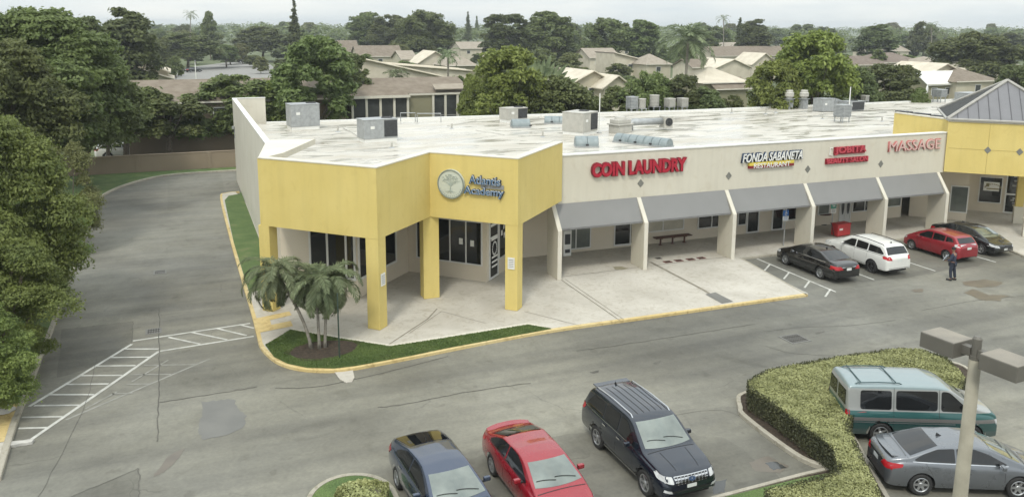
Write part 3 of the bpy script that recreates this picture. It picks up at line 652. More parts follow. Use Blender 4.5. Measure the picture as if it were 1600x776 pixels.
def door(parent, A, B, s0, s1, z1=2.25, gl='glass', side=1):
    fo = window(parent, A, B, s0, s1, ZS+.01, z1, (), (), gl, 'door', .09)
    h = MB(); s = s1-.13 if side > 0 else s0+.13; wbox(h, Vector(A), Vector(B), s-.015, s+.015, 1.0, 1.35, .06, .04); h.build('handle', MA['metal'], fo); return fo
W0 = (17.56, 41.75); W1 = (46.2, 41.75); X0 = 17.56
wl = lambda a, b_, z0, z1, **k: window(plaza, W0, W1, a-X0, b_-X0, z0, z1, **k)
wl(19.9, 21.86, .3, 2.5, mull=(.5,), gl='glass2'); wl(23.4, 24.95, .25, 2.5, mull=(.72,), bars=(.0,), gl='glass')
wl(25.7, 28.3, .85, 2.4, mull=(.42,), gl='curtain'); wl(29.3, 31.3, .75, 2.3, mull=(.52,))
wl(32.3, 33.0, .7, 2.3); door(plaza, W0, W1, 33.02-X0, 34.0-X0); door(plaza, W0, W1, 35.0-X0, 35.95-X0); wl(36.1, 38.2, .7, 2.3, mull=(.5,))
wl(38.75, 39.75, .85, 2.3, gl='glass2'); wl(41.7, 43.4, .8, 2.3, mull=(.65,)); wl(46.2-1.6-1.4, 46.1-1.0, 1.0, 2.0, gl='glass2') if False else None
wl(44.4, 46.1, .9, 2.4, gl='glass2')
d = window(plaza, W0, W1, 40.6-X0, 41.6-X0, ZS+.01, 2.3, (.5,), (), 'white' if False else 'frame', 'door', .09)
g = MB()
for s in (40.87, 41.33):
    pts = [(s+.11*math.cos(a), 41.75-.07, 1.35+.62*math.sin(a)) for a in [k*math.pi/10 for k in range(20)]]; g.face(pts)
g.build('oval_glass', MA['metal_dark'], d)
# corner shop fronts: faces Q1->Q0 and Q1->Q2, Q3->Q2 and Q3->Q4
Q0, Q1, Q2, Q3, Q4 = Qp
def pxwin(A, B, x0, x1, ytop, ybot, flip=False, z0=None, z1=None, **k):
    s0, za = onplane(x0, ybot, A, B); s1, zb = onplane(x1, ytop, A, B)
    return window(plaza, A, B, min(s0, s1), max(s0, s1), z0 if z0 is not None else za, z1 if z1 is not None else zb, **k)
sL = onplane(484, 400, Q0, Q1)[0]; LQ = (Q1-Q0).length
window(plaza, Q0, Q1, sL, LQ-.06, 1.0, 3.55, (.40, .80), (), 'glass', fw=.11)
sR = onplane(619, 400, Q1, Q2)[0]
window(plaza, Q1, Q2, .06, sR, 1.0, 3.55, (.42,), (), 'glass', fw=.11)
LQ3 = (Q3-Q2).length; sa = onplane(689, 400, Q2, Q3)[0]; sb = onplane(754, 400, Q2, Q3)[0]
print('corner window', sL, sR, sa, sb, LQ3)
window(plaza, Q2, Q3, .5, sb, .95, 3.3, (.52, .76), (), 'glass')
s1 = onplane(778, 400, Q3, Q4)[0]; s2 = onplane(790, 400, Q3, Q4)[0]
dr = window(plaza, Q3, Q4, .22, s1, ZS+.02, 3.3, (), (.70,), 'glass', 'door', .1)
g = MB()
for z in (.75, 1.0, 1.25): wbox(g, Q3, Q4, .45, s1-.2, z, z+.1, .07, .004)
c = (s1+.22)/2
for k in range(16):
    a = 2*math.pi*k/16; wbox(g, Q3, Q4, c+.27*math.cos(a)-.04, c+.27*math.cos(a)+.04, 1.75+.33*math.sin(a)-.05, 1.75+.33*math.sin(a)+.05, .07, .004)
wbox(g, Q3, Q4, .4, s1-.2, 2.2, 2.42, .07, .004); wbox(g, Q3, Q4, .34, s1-.12, 2.95, 3.1, .07, .004)
g.build('door_lettering', MA['white'], dr)
wn = window(plaza, Q3, Q4, s1+.05, s1+1.9, .95, 3.3, (.5,), (), 'glass')
g = MB()
for (s, z, a, c) in ((.25, 2.2, .22, .28), (.55, 2.5, .18, .22), (.62, 2.0, .2, .3), (1.2, 1.8, .2, .26)): g = MB(); wbox(g, Q3, Q4, s1+s, s1+s+a, z, z+c, .062, .004); g.build('notice', MA['white'], wn)
for s, z in ((sa+1.1, 2.0), (sa+1.75, 1.95)): g = MB(); wbox(g, Q2, Q3, s, s+.22, z, z+.32, .062, .004); g.build('notice', MA['white'], plaza)
# plaques on the portico columns
for (P, u, z, nm) in ((Vector((7.37, 33.5)), Vector((.707, .707)), 2.35, 'pale notice plaque with blue lettering on the front corner column'), (Vector((13.85, 33.6)), Vector((-.707, .707)), 2.4, 'white notice plaque on the right portico column')):
    n_ = Vector((u.y, -u.x)) if u.x > 0 else Vector((u.y*-1, u.x)); c = P+u*.3+n_*.03+Vector((0, .017))
    t = thing('wall_sign', nm, 'sign', (c.x, c.y, z-.3)); b = MB(); ang = math.atan2(u.y, u.x)
    b.box((c.x, c.y, z), (.34, .02, .55), ang); b.build('panel', MA['white'], t)
    b = MB()
    for k in range(5): b.box((c.x+n_.x*.012, c.y+n_.y*.012, z+.17-k*.085), (.24, .006, .03), ang)
    b.build('lettering', MA['grey_sign'], t)

# ================================================================== YELLOW HIP-ROOFED SHOP AT THE RIGHT
rb = thing('corner_shop', 'yellow shop front with grey metal hipped roof at the right end of the strip', 'building', (46, 38, 0))
RP = [Vector(p) for p in ((46.35, 43.2), (46.35, 38.85), (45.5, 38.05), (52.3, 31.25), (56.3, 35.2), (62, 29.5))]
b = MB(); band(b, RP, .35, 4.0, 7.25); b.build('portico_fascia', MA['yellow'], rb)
b = MB(); band(b, [p+Vector((-.03, -.02)) for p in RP[2:]], .42, 7.252, 7.38); band(b, [RP[0]+Vector((-.03, 0)), RP[1]+Vector((-.03, 0))], .42, 7.252, 7.33); b.build('cornice', MA['creamlight'], rb)
b = MB()
for s in (2.35, 4.6):
    p = RP[2]+Vector((.707, -.707))*s; q_ = p+Vector((-.707, -.707))*.004; b.box((q_.x, q_.y, 5.6), (.02, .006, 3.2), -r45)
p = RP[2]+Vector((.707, -.707))*3.4+Vector((-.707, -.707))*.004; b.box((p.x, p.y, 5.55), (6.5, .006, .02), -r45)
b.build('stucco_joint', mat('yellow_joint', (.36, .27, .08), .85), rb)
for s in (2.35, 4.1):
    diamond(0, 5.55, rb, RP[2]+Vector((.707, -.707))*s, Vector((.707, -.707)))
Wd = [Vector(p) for p in ((46.95, 41.75), (49.4, 39.2), (52.2, 41.95), (57, 37.1), (62, 40))]
b = MB(); band(b, Wd, .2, 0, 4.1); b.build('shop_wall', MA['shopwall'], rb)
def onw(A, B, x0, x1, yt, yb, **k):
    s0, _ = onplane(x0, (yt+yb)/2, A, B); s1, _ = onplane(x1, (yt+yb)/2, A, B); xm = (x0+x1)/2
    z1 = onplane(xm, yt, A, B)[1]; z0 = onplane(xm, yb, A, B)[1]
    return window(rb, A, B, s0, s1, z0, z1, **k)
onw(Wd[0], Wd[1], 1457, 1469, 287, 303, gl='curtain'); onw(Wd[0], Wd[1], 1484, 1513, 290, 332, gl='glass2')
w_ = onw(Wd[2], Wd[3], 1529, 1566, 276, 317, gl='glass')
s0, _ = onplane(1570, 300, Wd[2], Wd[3]); s1_, _ = onplane(1597, 300, Wd[2], Wd[3])
d_ = window(rb, Wd[2], Wd[3], s0, s1_, ZS+.02, 3.2, (), (.45,), 'glass', 'door', .1)
for z, s in ((2.75, .45), (2.45, .5), (2.1, .42), (1.2, .5), (1.05, .4), (.85, .5)): g = MB(); wbox(g, Wd[2], Wd[3], s0+s, s0+s+.22, z, z+.12, .064, .004); g.build('notice', MA['grey_sign'], d_)
t = thing('banner', 'white framed banner hanging in the dark shop window under the yellow fascia', 'banner', (Wd[2].x, Wd[2].y, 2))
sA, zA = onplane(1536, 296, Wd[2], Wd[3]); sB, zB = onplane(1562, 286, Wd[2], Wd[3]); zT = onplane(1549, 284, Wd[2], Wd[3])[1]; zL = onplane(1549, 298, Wd[2], Wd[3])[1]
g = MB(); wbox(g, Wd[2], Wd[3], sA, sB, zL, zT, .07, .02); g.build('panel', MA['white'], t)
g = MB(); wbox(g, Wd[2], Wd[3], sA+.15, sA+.35, zT-.35, zT-.1, .092, .004)
for k in range(12):
    a = math.pi*(k+.5)/12; wbox(g, Wd[2], Wd[3], (sA+sB)/2+.1+.5*math.cos(a)-.05, (sA+sB)/2+.1+.5*math.cos(a)+.05, zL+.2+.3*math.sin(a)-.03, zL+.2+.3*math.sin(a)+.03, .092, .004)
wbox(g, Wd[2], Wd[3], (sA+sB)/2-.3, (sA+sB)/2+.5, zL+.12, zL+.2, .092, .004)
g.build('lettering', mat('olive_print', (.25, .22, .10), .6), t)
for (x, y) in ((52.16, 37.5), (49.4, 34.75), (52.3, 31.75)):
    b = MB(); b.box((x, y, (4.0+1.25)/2), (.45, .45, 4.0-1.25), r45); b.build('column', MA['yellow'], rb)
    b = MB(); b.box((x, y, (1.25+ZS)/2), (.56, .56, 1.25-ZS), r45); b.box((x, y, 1.27), (.66, .66, .08), r45); b.build('column_base', MA['creamlight'], rb)
# pyramid roof
d1, d2 = Vector((.7071, -.7071)), Vector((.7071, .7071)); Nn = RP[2]+Vector((-.12, .02)); a_ = 7.2; cz = 7.4
cs = [Nn, Nn+d1*a_, Nn+d1*a_+d2*a_, Nn+d2*a_]; ctr = Nn+(d1+d2)*a_/2
apz = 9.75
def tri(mb, a, b2, mi=0): mb.face([(*a, cz), (*b2, cz), (*ctr, apz)], mi)
b = MB()
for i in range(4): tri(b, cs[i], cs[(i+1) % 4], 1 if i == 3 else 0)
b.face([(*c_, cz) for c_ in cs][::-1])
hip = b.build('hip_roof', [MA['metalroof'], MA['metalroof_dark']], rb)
b = MB()
for side_i in range(4):
    A, B = cs[side_i], cs[(side_i+1) % 4]; u = (B-A).normalized(); nrm = (ctr-(A+B)/2).normalized()
    n_s = 12 if side_i != 3 else 22
    for k in range(1, n_s):
        s = a_*k/n_s; hgt = min(s, a_-s)/(a_/2); p0 = A+u*s; p1 = p0+nrm*(a_/2)*hgt
        b.tube([(*p0, cz+.02), (*p1, cz+.02+(apz-cz)*hgt)], .022 if side_i != 3 else .012, 4)
b.build('seam', mat('dark_seam', (.06, .06, .065), .5), hip)
b = MB()
for c_ in cs: b.tube([(*c_, cz+.03), (*ctr, apz+.03)], .11, 6)
for i in range(4): b.tube([(*cs[i], cz), (*cs[(i+1) % 4], cz)], .09, 6)
b.build('hip_cap', mat('pale_ridge_metal', (.33, .32, .29), .5), hip)
b = MB(); p = Vector((47.0, 42.9)); 
for k in range(3): b.box((46.9+.5*k*0, 42.9-1.5*k, 7.15), (.5, 1.1, .5), .1*k)
b.build('roof_curb', MA['metal_dark'], rb)

# ================================================================== ROOF EQUIPMENT
def P49(px, py): p = G(px, py, RZ); return (p.x, p.y, RZ)
def rooftop_unit(label, px, py, w_, d_, h, rz=0., m='metal', dark=0.45, group=None, fan=True, base=True):
    t = thing('rooftop_unit', label, 'air conditioner', P49(px, py), rz, group or 'packaged air conditioners on the white roof')
    z0 = .25 if base else .05
    if base: b = MB(); b.box((0, 0, .125), (w_*.96, d_*.96, .25)); b.build('curb', MA['white'], t, False)
    b = MB(); b.box((0, 0, z0+h/2), (w_, d_, h)); b.box((0, 0, z0+h+.02), (w_+.06, d_+.06, .05))
    for k in (1, 2): b.box((-w_/2+w_*(1-dark)*k/3 if dark else -w_/2+w_*k/3, -d_/2-.004, z0+h*.5), (.015, .012, h*.94))
    b.build('casing', MA[m], t, False, bevel=.01)
    if dark:
        c = MB(); c.box((w_/2-w_*dark/2, -d_/2-.012, z0+h*.52), (w_*dark*.92, .03, h*.86)); c.box((w_/2+.012, 0, z0+h*.52), (.03, d_*.88, h*.86)); c.build('coil', MA['metal_dark'], t, False)
    if fan:
        c = MB(); c.lathe([(.0, z0+h+.05), (.36, z0+h+.05), (.40, z0+h+.1), (.42, z0+h+.05)], (w_/2-w_*max(dark, .4)/2, 0, 0), 20); c.build('fan_grille', MA['metal_dark'], t, False)
    c = MB(); c.box((-w_*.25, -d_/2-.01, z0+h*.6), (.3, .02, .2)); c.build('label_plate', MA['white'], t, False)
    return t
rooftop_unit('tall plain grey rooftop unit near the left parapet, left of the other units', 474, 201, 2.3, 1.6, 1.75, .12, dark=0)
rooftop_unit('grey rooftop unit with dark right half, alone in front of the screened porches', 590, 220, 2.55, 1.5, 1.35, .14, dark=.42)
rooftop_unit('pale rooftop unit behind the first half-round vent hood', 802, 190, 2.1, 1.3, .95, .25, 'hvacw', dark=.5)
rooftop_unit('big beige rooftop unit with open side, left of the thin white mast', 906, 209, 2.15, 1.9, 1.45, .55, 'hvacw', dark=.5)
def hood(label, px, py, r, ln, n, rz, group='curved blue grey vent hoods on the roof'):
    t = thing('vent_hood', label, 'roof vent', P49(px, py), rz, group); b = MB()
    for k in range(n):
        x0 = -ln/2+ln*k/n; x1 = x0+ln/n
        prof = []; vs = []; m_ = 12
        for xx, s in ((x0, .9), (x0+.06, 1.0), (x1-.02, 1.0), (x1, .93)):
            for j in range(m_+1):
                a = math.pi*j/m_; vs.append((xx, -math.cos(a)*r*s, .12+math.sin(a)*r*1.05*s))
        b.raw(vs, [(i*(m_+1)+j, i*(m_+1)+j+1, (i+1)*(m_+1)+j+1, (i+1)*(m_+1)+j) for i in range(3) for j in range(m_)]+[tuple(range(m_+1))[::-1], tuple(range(3*(m_+1), 4*(m_+1)))])
    b.build('hood', MA['bluegrey'], t, False, smooth=False)
    b = MB(); b.box((0, 0, .06), (ln*1.02, r*2.05, .12)); b.build('curb', MA['metal'], t, False)
    b = MB()
    for k in range(max(1, n//2)): b.box((-ln/2+ln*(2*k+1)/n, -r-.01, .2), (.2, .05, .12))
    b.build('louvre', MA['metal_dark'], t, False)
MA['bluegrey'] = mat('blue_grey_metal', (.19, .23, .24), .55, col2=(.27, .31, .32), metal=.15, scale=3)
hood('blue grey half-round vent hood standing in front of the pale rooftop unit', 813, 199, .55, 1.5, 1, -.2)
hood('short two-bay half-round vent hood between the pale unit and the big beige unit', 868, 193, .5, 1.9, 3, -.45)
hood('squat blue grey half-round vent hood directly in front of the big beige unit', 916, 229, .6, 1.6, 2, -.35)
hood('long ribbed seven-bay vent hood running towards the fascia above the laundry sign', 1004, 226, .5, 4.4, 7, -1.10)
t = thing('mast', 'thin white mast beside the big beige rooftop unit', 'mast', P49(936, 208)); b = MB(); b.cone((0, 0, 0), (0, 0, 3.1), .05, .035, 8); b.build('pole', MA['white'], t, False); b = MB(); b.box((0, 0, .03), (.3, .3, .06)); b.build('base_plate', MA['metal'], t, False)
t = thing('mast', 'thin white mast behind the boxy condenser on a stand', 'mast', P49(1326, 178)); b = MB(); b.cone((0, 0, 0), (0, 0, 2.6), .06, .04, 8); b.build('pole', MA['white'], t, False); b = MB(); b.box((0, 0, .03), (.3, .3, .06)); b.build('base_plate', MA['metal'], t, False)
t = thing('roof_duct', 'white squat duct with stacked square collars on the roof', 'roof duct', P49(969, 207), .3); b = MB(); b.box((0, 0, .3), (1.5, 1.1, .6)); b.box((0, 0, .68), (1.75, 1.3, .12)); b.box((0, 0, .9), (1.4, 1.0, .3)); b.build('casing', MA['hvacw'], t, False, bevel=.04); b = MB(); b.cone((0, 0, 1.05), (0, 0, 1.25), .5, .42, 16); b.build('cap', MA['hvacw'], t, False)
t = thing('exhaust_fan', 'long grey exhaust duct ending in a square blower box', 'exhaust fan', P49(1012, 204), -.05); b = MB(); b.tube([(-1.6, 0, .1), (-1.6, 0, .55), (-1.35, 0, .72), (1.3, 0, .72)], .27, 14); b.build('duct', MA['metal'], t, False, smooth=True)
b = MB(); b.box((1.65, 0, .65), (.75, .9, .95)); b.build('blower_box', MA['hvacw'], t, False, bevel=.02); b = MB(); b.lathe([(.32, 0), (.32, -.05), (.26, -.05), (.26, -.01), (.0, -.01)], (1.65, -.46, .68), 18, 'Y'); b.box((1.65, -.48, .68), (.1, .04, .42)); b.box((1.65, -.48, .68), (.42, .04, .1)); b.build('fan', MA['metal_dark'], t, False)
def condenser(label, px, py, w_, h, m='metal', round_=False, group='upright condensers in a row along the back edge of the roof', legs=.45):
    t = thing('condenser', label, 'air conditioner', P49(px, py), .15, group); b = MB()
    if round_: b.lathe([(w_/2, legs), (w_/2, legs+h)], (0, 0, 0), 20); b.lathe([(w_/2+.03, legs+h), (w_/2+.03, legs+h+.05), (.1, legs+h+.09)], (0, 0, 0), 20); b.lathe([(0, legs), (w_/2, legs)], (0, 0, 0), 20)
    else: b.box((0, 0, legs+h/2), (w_, w_, h)); b.box((0, 0, legs+h+.03), (w_+.05, w_+.05, .06))
    b.build('casing', MA[m], t, False)
    b = MB()
    for k in range(7):
        z = legs+h*(k+.6)/7.5
        if round_: b.lathe([(w_/2+.004, z), (w_/2+.014, z+.012), (w_/2+.004, z+.024)], (0, 0, 0), 20)
        else: b.box((0, 0, z), (w_+.02, w_+.02, .02))
    b.build('grille', MA['metal_dark'], t, False)
    b = MB()
    for x in (-1, 1):
        for y in (-1, 1): b.box((x*w_*.4, y*w_*.4, legs/2), (.07, .07, legs))
    b.box((0, -w_*.4, legs-.04), (w_*1.1, .06, .08)); b.box((0, w_*.4, legs-.04), (w_*1.1, .06, .08)); b.box((-w_*.4, 0, legs-.05), (.06, w_*.8, .06)); b.box((w_*.4, 0, legs-.05), (.06, w_*.8, .06)); b.build('stand', MA['metal'], t, False)
condenser('dark grey upright condenser, leftmost of the row at the back edge of the roof', 987, 176, .85, 1.05)
condenser('small round condenser touching the leftmost dark one in the back row', 1003, 176, .7, .85, 'hvacw', True)
condenser('tallest pale round condenser in the middle of the back row', 1022, 173, .95, 1.05, 'hvacw', True)
condenser('small pale condenser, second from the right of the back row', 1046, 173.5, .8, .75, 'hvacw')
condenser('small pale condenser at the right end of the back row', 1066, 173, .8, .75, 'hvacw')
condenser('dark boxy condenser raised on a wobbly stand in front of the other right-hand units', 1315, 191, 1.05, .95, 'metal', False, 'boxy condensers on the right part of the roof', .55)
condenser('small pale box unit at the back edge right of the second mast', 1351, 162, .6, .5, 'hvacw', False, 'boxy condensers on the right part of the roof', .35)
rooftop_unit('wide low dark-grilled unit behind the boxy condenser', 1330, 173, 2.3, 1.2, .9, .1, 'metal', dark=.8, group='low rooftop units', base=False)
rooftop_unit('grey box unit with a slanted intake hood right of the two mushroom vents', 1286, 174, 1.5, 1.3, 1.2, .1, 'metal', dark=0, group='low rooftop units', base=False, fan=False)
b = MB(); p = P49(1300, 172); b.raw([(p[0]-.1, p[1]-.5, RZ+1.25), (p[0]+.9, p[1]-.5, RZ+.95), (p[0]+.9, p[1]+.5, RZ+.95), (p[0]-.1, p[1]+.5, RZ+1.25), (p[0]-.1, p[1]-.5, RZ+.6), (p[0]-.1, p[1]+.5, RZ+.6)], [(0, 1, 2, 3), (0, 4, 1), (3, 2, 5), (4, 5, 2, 1), (0, 3, 5, 4)])
setp(b.build('intake_hood', MA['metal']), 'slanted sheet metal intake hood beside the grey box unit', 'intake hood')
def mushroom(label, px, py):
    t = thing('mushroom_vent', label, 'roof vent', P49(px, py), .1, 'mushroom exhaust vents'); b = MB(); b.box((0, 0, .5), (.62, .62, 1.0)); b.box((0, 0, 1.03), (.85, .85, .06)); b.build('duct', MA['metal'], t, False, bevel=.01)
    b = MB(); b.lathe([(.30, 1.05), (.34, 1.2), (.46, 1.28), (.46, 1.62), (.36, 1.72), (.36, 1.86), (.30, 1.92), (0, 1.92)], (0, 0, 0), 20); b.build('cap', MA['hvacw'], t, False, smooth=False)
mushroom('left one of the two mushroom exhaust vents', 1232, 170); mushroom('right one of the two mushroom exhaust vents', 1255, 170)
def frame_rail(label, x0, x1, py):
    a, c = Vector(P49(x0, py)), Vector(P49(x1, py)); t = thing('pipe_frame', label, 'pipe frame', a, 0, 'low pipe frames at the back of the roof'); b = MB(); h = .75
    b.tube([a, a+Vector((0, 0, h)), c+Vector((0, 0, h)), c], .045, 6); b.build('pipe', MA['metal'], t)
frame_rail('low grey pipe frame beside the dark-sided unit, left of its twin', 626, 649, 190); frame_rail('low grey pipe frame on the roof edge, right of its twin', 652, 689, 191)
t = thing('satellite_dish', 'white satellite dish tilted skyward at the back edge of the right roof', 'satellite dish', P49(1447, 158), .5)
b = MB(); b.raw([(.0+.55*math.cos(a)*r, .12*r*r-.1, 1.3+.5*math.sin(a)*r) for r in (0.001, .5, 1.) for a in [k*math.pi/8 for k in range(16)]], [(i*16+j, i*16+(j+1) % 16, (i+1)*16+(j+1) % 16, (i+1)*16+j) for i in range(2) for j in range(16)]); b.build('dish', MA['white'], t, False)
b = MB(); b.tube([(0, .1, 0), (0, .1, 1.1), (0, -.05, 1.3)], .04, 6); b.tube([(0, -.1, 1.0), (0, -.7, 1.35)], .02, 5); b.build('mount', MA['metal'], t, False)
condenser('dark condenser on thin legs beside the satellite dish', 1467, 160, 1.1, .7, 'metal', False, 'boxy condensers on the right part of the roof', .7)
def tank(px, py): pass
rooftop_unit('dark louvred unit with white rounded lid behind the metal hipped roof', 1512, 158, 2.6, 1.6, .9, .1, 'metal', dark=.9, group='low rooftop units', base=False, fan=False)
# small debris, pipes lying on the roof
b = MB(); r_ = random.Random(8)
for (x0, y0, x1, y1) in ((745, 205, 790, 212), (700, 198, 745, 190), (490, 205, 540, 199), (515, 212, 560, 206), (535, 200, 575, 221), (1110, 181, 1200, 178), (1180, 183, 1260, 179), (1360, 170, 1420, 178)):
    a, c = Vector(P49(x0, y0)), Vector(P49(x1, y1)); n_ = max(2, int((c-a).length/1.2))
    t = thing('roof_pipe', f'thin pipe lying across the roof near photo column {x0}', 'pipe', a) if False else None
    bb = MB(); pts = [a.lerp(c, k/6)+Vector((r_.uniform(-.1, .1), r_.uniform(-.1, .1), .07)) for k in range(7)]; bb.tube(pts, .025, 5); o = bb.build('roof_pipe', MA['hvacw']); 
    setp(o, 'thin pale conduit lying on the white roof', 'pipe', 'thin conduits lying on the roof')

for k, (x, y, h_) in enumerate(((1196, 178, .5), (1212, 176, .4), (1143, 177, .45), (612, 231, .35), (528, 206, .5), (706, 201, .4), (1378, 190, .4), (1285, 186, .35), (848, 214, .4))):
    t = thing('vent_pipe', 'short pale plumbing vent pipe sticking out of the white roof', 'pipe', P49(x, y), 0, 'short plumbing vents on the white roof'); b = MB(); b.cone((0, 0, 0), (0, 0, h_), .07, .07, 8); b.build('pipe', MA['hvacw'], t, False); b = MB(); b.cone((0, 0, 0), (0, 0, .06), .22, .1, 10); b.build('flashing', MA['metal'], t, False)
# ================================================================== SIGNS ON THE FASCIA
RX = Matrix.Rotation(math.radians(90), 3, 'X')
def sign_text(t, words, x0, x1, z0, z1, face, ret, Y=FY, bold=.02, shear=0., depth=.12):
    text_part('letter_return', words, 1, depth, ret, t, (x0-.03, Y-depth/2-.01, z0-.03), RX, bold+.008, shear, x1-x0+.08, z1-z0+.07)
    text_part('letter_face', words, 1, .03, face, t, (x0, Y-depth-.028, z0), RX, max(0, bold), shear, x1-x0, z1-z0)
t = thing('shop_sign', 'red block letters COIN LAUNDRY on the cream fascia', 'sign', (20, FY, 5.4), 0, 'shop name signs on the fascia')
sign_text(t, 'COIN LAUNDRY', 19.9, 25.75, 5.28, 6.02, MA['red_sign'], mat('dark_red_return', (.20, .008, .02), .5), bold=.04, depth=.16)
t = thing('shop_sign', 'slanted white letters FONDA SABANETA with navy sides on the cream fascia', 'sign', (29.6, FY, 5.5), 0, 'shop name signs on the fascia')
sign_text(t, 'FONDA SABANETA', 29.55, 33.85, 5.5, 6.0, MA['white'], MA['navy'], shear=.25, bold=.015)
t = thing('shop_sign', 'yellow and red strip sign reading RESTAURANT under the slanted white letters', 'sign', (30, FY, 5.2), 0, 'shop name signs on the fascia')
b = MB(); b.box((31.65, FY-.08, 5.38), (3.2, .16, .18)); b.build('upper_band', MA['yellow_sign'], t)
b = MB(); b.box((31.65, FY-.08, 5.21), (3.2, .16, .16)); b.build('lower_band', mat('maroon_band', (.20, .015, .02), .5), t)
text_part('lettering', 'RESTAURANT', 1, .02, MA['white'], t, (30.35, FY-.175, 5.14), RX, .01, 0, 2.6, .27)
t = thing('shop_sign', 'red sign reading JOBITA over BEAUTY SALON on the cream fascia', 'sign', (36, FY, 5.1), 0, 'shop name signs on the fascia')
MA['pale_red'] = mat('sun_bleached_red', (.44, .05, .07), .5)
b = MB(); b.box((37.5, FY-.05, 5.82), (2.4, .1, .46)); b.box((37.35, FY-.05, 5.21), (3.3, .1, .34)); b.build('backer', mat('crimson_backer', (.24, .008, .02), .5), t)
text_part('lettering', 'JOBITA', 1, .06, MA['pale_red'], t, (36.3, FY-.14, 5.56), RX, .03, 0, 2.45, .52)
text_part('lettering', 'BEAUTY SALON', 1, .06, MA['pale_red'], t, (35.75, FY-.14, 5.08), RX, .03, 0, 3.2, .30)
b = MB(); b.tube([(36.22, FY-.06, 6.0), (36.0, FY-.06, 6.02), (35.98, FY-.06, 5.6), (36.2, FY-.06, 5.55)], .025, 5); b.build('scissors_outline', MA['white'], t)
t = thing('shop_sign', 'faded pink and red outlined letters MASSAGE at the right end of the fascia', 'sign', (40.7, FY, 5.5), 0, 'shop name signs on the fascia')
sign_text(t, 'MASSAGE', 40.65, 44.95, 5.55, 6.15, MA['pink_sign'], mat('faded_red_return', (.50, .16, .15), .5), bold=-.008, depth=.09)
# academy sign on the face P2 -> P3
A, B = Pz[2], Pz[3]; u = (B-A).normalized(); n_ = Vector((u.y, -u.x)); ang = math.atan2(u.y, u.x)
Rf = Matrix.Rotation(ang, 3, 'Z') @ RX
sc, zc = onplane(706, 287, A, B); st, zb = onplane(735, 286, A, B); st2, zt = onplane(783, 279, A, B); sb0, zb0 = onplane(727, 301, A, B); sb1, zb1 = onplane(788, 303, A, B)
c = A+u*sc+n_*.1
t = thing('emblem_sign', 'round pale green emblem with a tree drawn in it on the yellow corner fascia', 'sign', (c.x, c.y, zc-.7))
b = MB(); R_ = .70; pts = [(R_*math.cos(a), R_*math.sin(a)) for a in [k*math.pi/20 for k in range(40)]]
def onf(x, z, o=0.): p = A+u*(sc+x)+n_*o; return (p.x, p.y, zc+z)
b.raw([onf(x, z, .02) for x, z in pts]+[onf(x, z, .13) for x, z in pts], [tuple(range(40, 80)), tuple(range(39, -1, -1))]+[(k, (k+1) % 40, 40+(k+1) % 40, 40+k) for k in range(40)]); b.build('disc', MA['mint'], t)
b = MB()
b.tube([onf((R_-.04)*math.cos(a), (R_-.04)*math.sin(a), .13) for a in [k*math.pi/20 for k in range(41)]], .035, 5); b.build('rim', mat('grey_green_rim', (.20, .23, .20), .5), t)
b = MB(); r_ = random.Random(3)
b.tube([onf(0, -.36, .135), onf(0, -.05, .135)], [.05, .025], 5)
for k in range(9):
    a = math.radians(20+k*17.5); b.tube([onf(0, -.1, .135), onf(.22*math.cos(a), -.02+.2*math.sin(a), .135), onf(.42*math.cos(a), .04+.40*math.sin(a), .135)], [.02, .014, .008], 4)
    for j in range(7):
        rr_ = r_.uniform(.18, .5); aa = a+r_.uniform(-.2, .2); b.box(onf(rr_*math.cos(aa), .02+rr_*.95*math.sin(aa), .137), (.05, .02, .03), ang)
for k in range(5):
    a = math.radians(200+k*35); b.tube([onf(0, -.3, .135), onf(.3*math.cos(a), -.33+.14*math.sin(a), .135)], [.025, .008], 4)
for k in range(13):
    a = math.radians(205+k*10.8); b.box(onf(.57*math.cos(a), .57*math.sin(a), .136), (.05, .01, .06), ang)
b.build('tree_drawing', mat('grey_line', (.36, .40, .35), .6), t)
t = thing('shop_sign', 'white and blue letters Atlantis Academy beside the round emblem', 'sign', tuple(A.lerp(B, .6))+(5.4,))
hh = .34
def at_t(s, z, o): p = A+u*s+n_*o; return (p.x, p.y, z)
for wd, s0_, s1_, z in (('Atlantis', st, st2, zb+.03), ('Academy', sb0, sb1, zb0-.09)):
    text_part('letter_outline', wd, 1, .12, MA['navy'], t, at_t(s0_-.03, z-.05, .07), Rf, .02, 0, s1_-s0_+.06, .50 if wd == 'Academy' else .43)
    text_part('letter_border', wd, 1, .02, MA['white'], t, at_t(s0_-.01, z-.035, .145), Rf, .022, 0, s1_-s0_+.02, .47 if wd == 'Academy' else .40)
    text_part('letter_face', wd, 1, .02, mat('denim_blue', (.06, .14, .26), .5), t, at_t(s0_, z-.02, .165), Rf, .0, 0, s1_-s0_, .44 if wd == 'Academy' else .37)
b = MB(); wbox(b, A, B, st2-1.0, st2+.15, zb-.18, zb+.02, .03, .02); b.build('backing_bar', MA['grey_sign'], t)

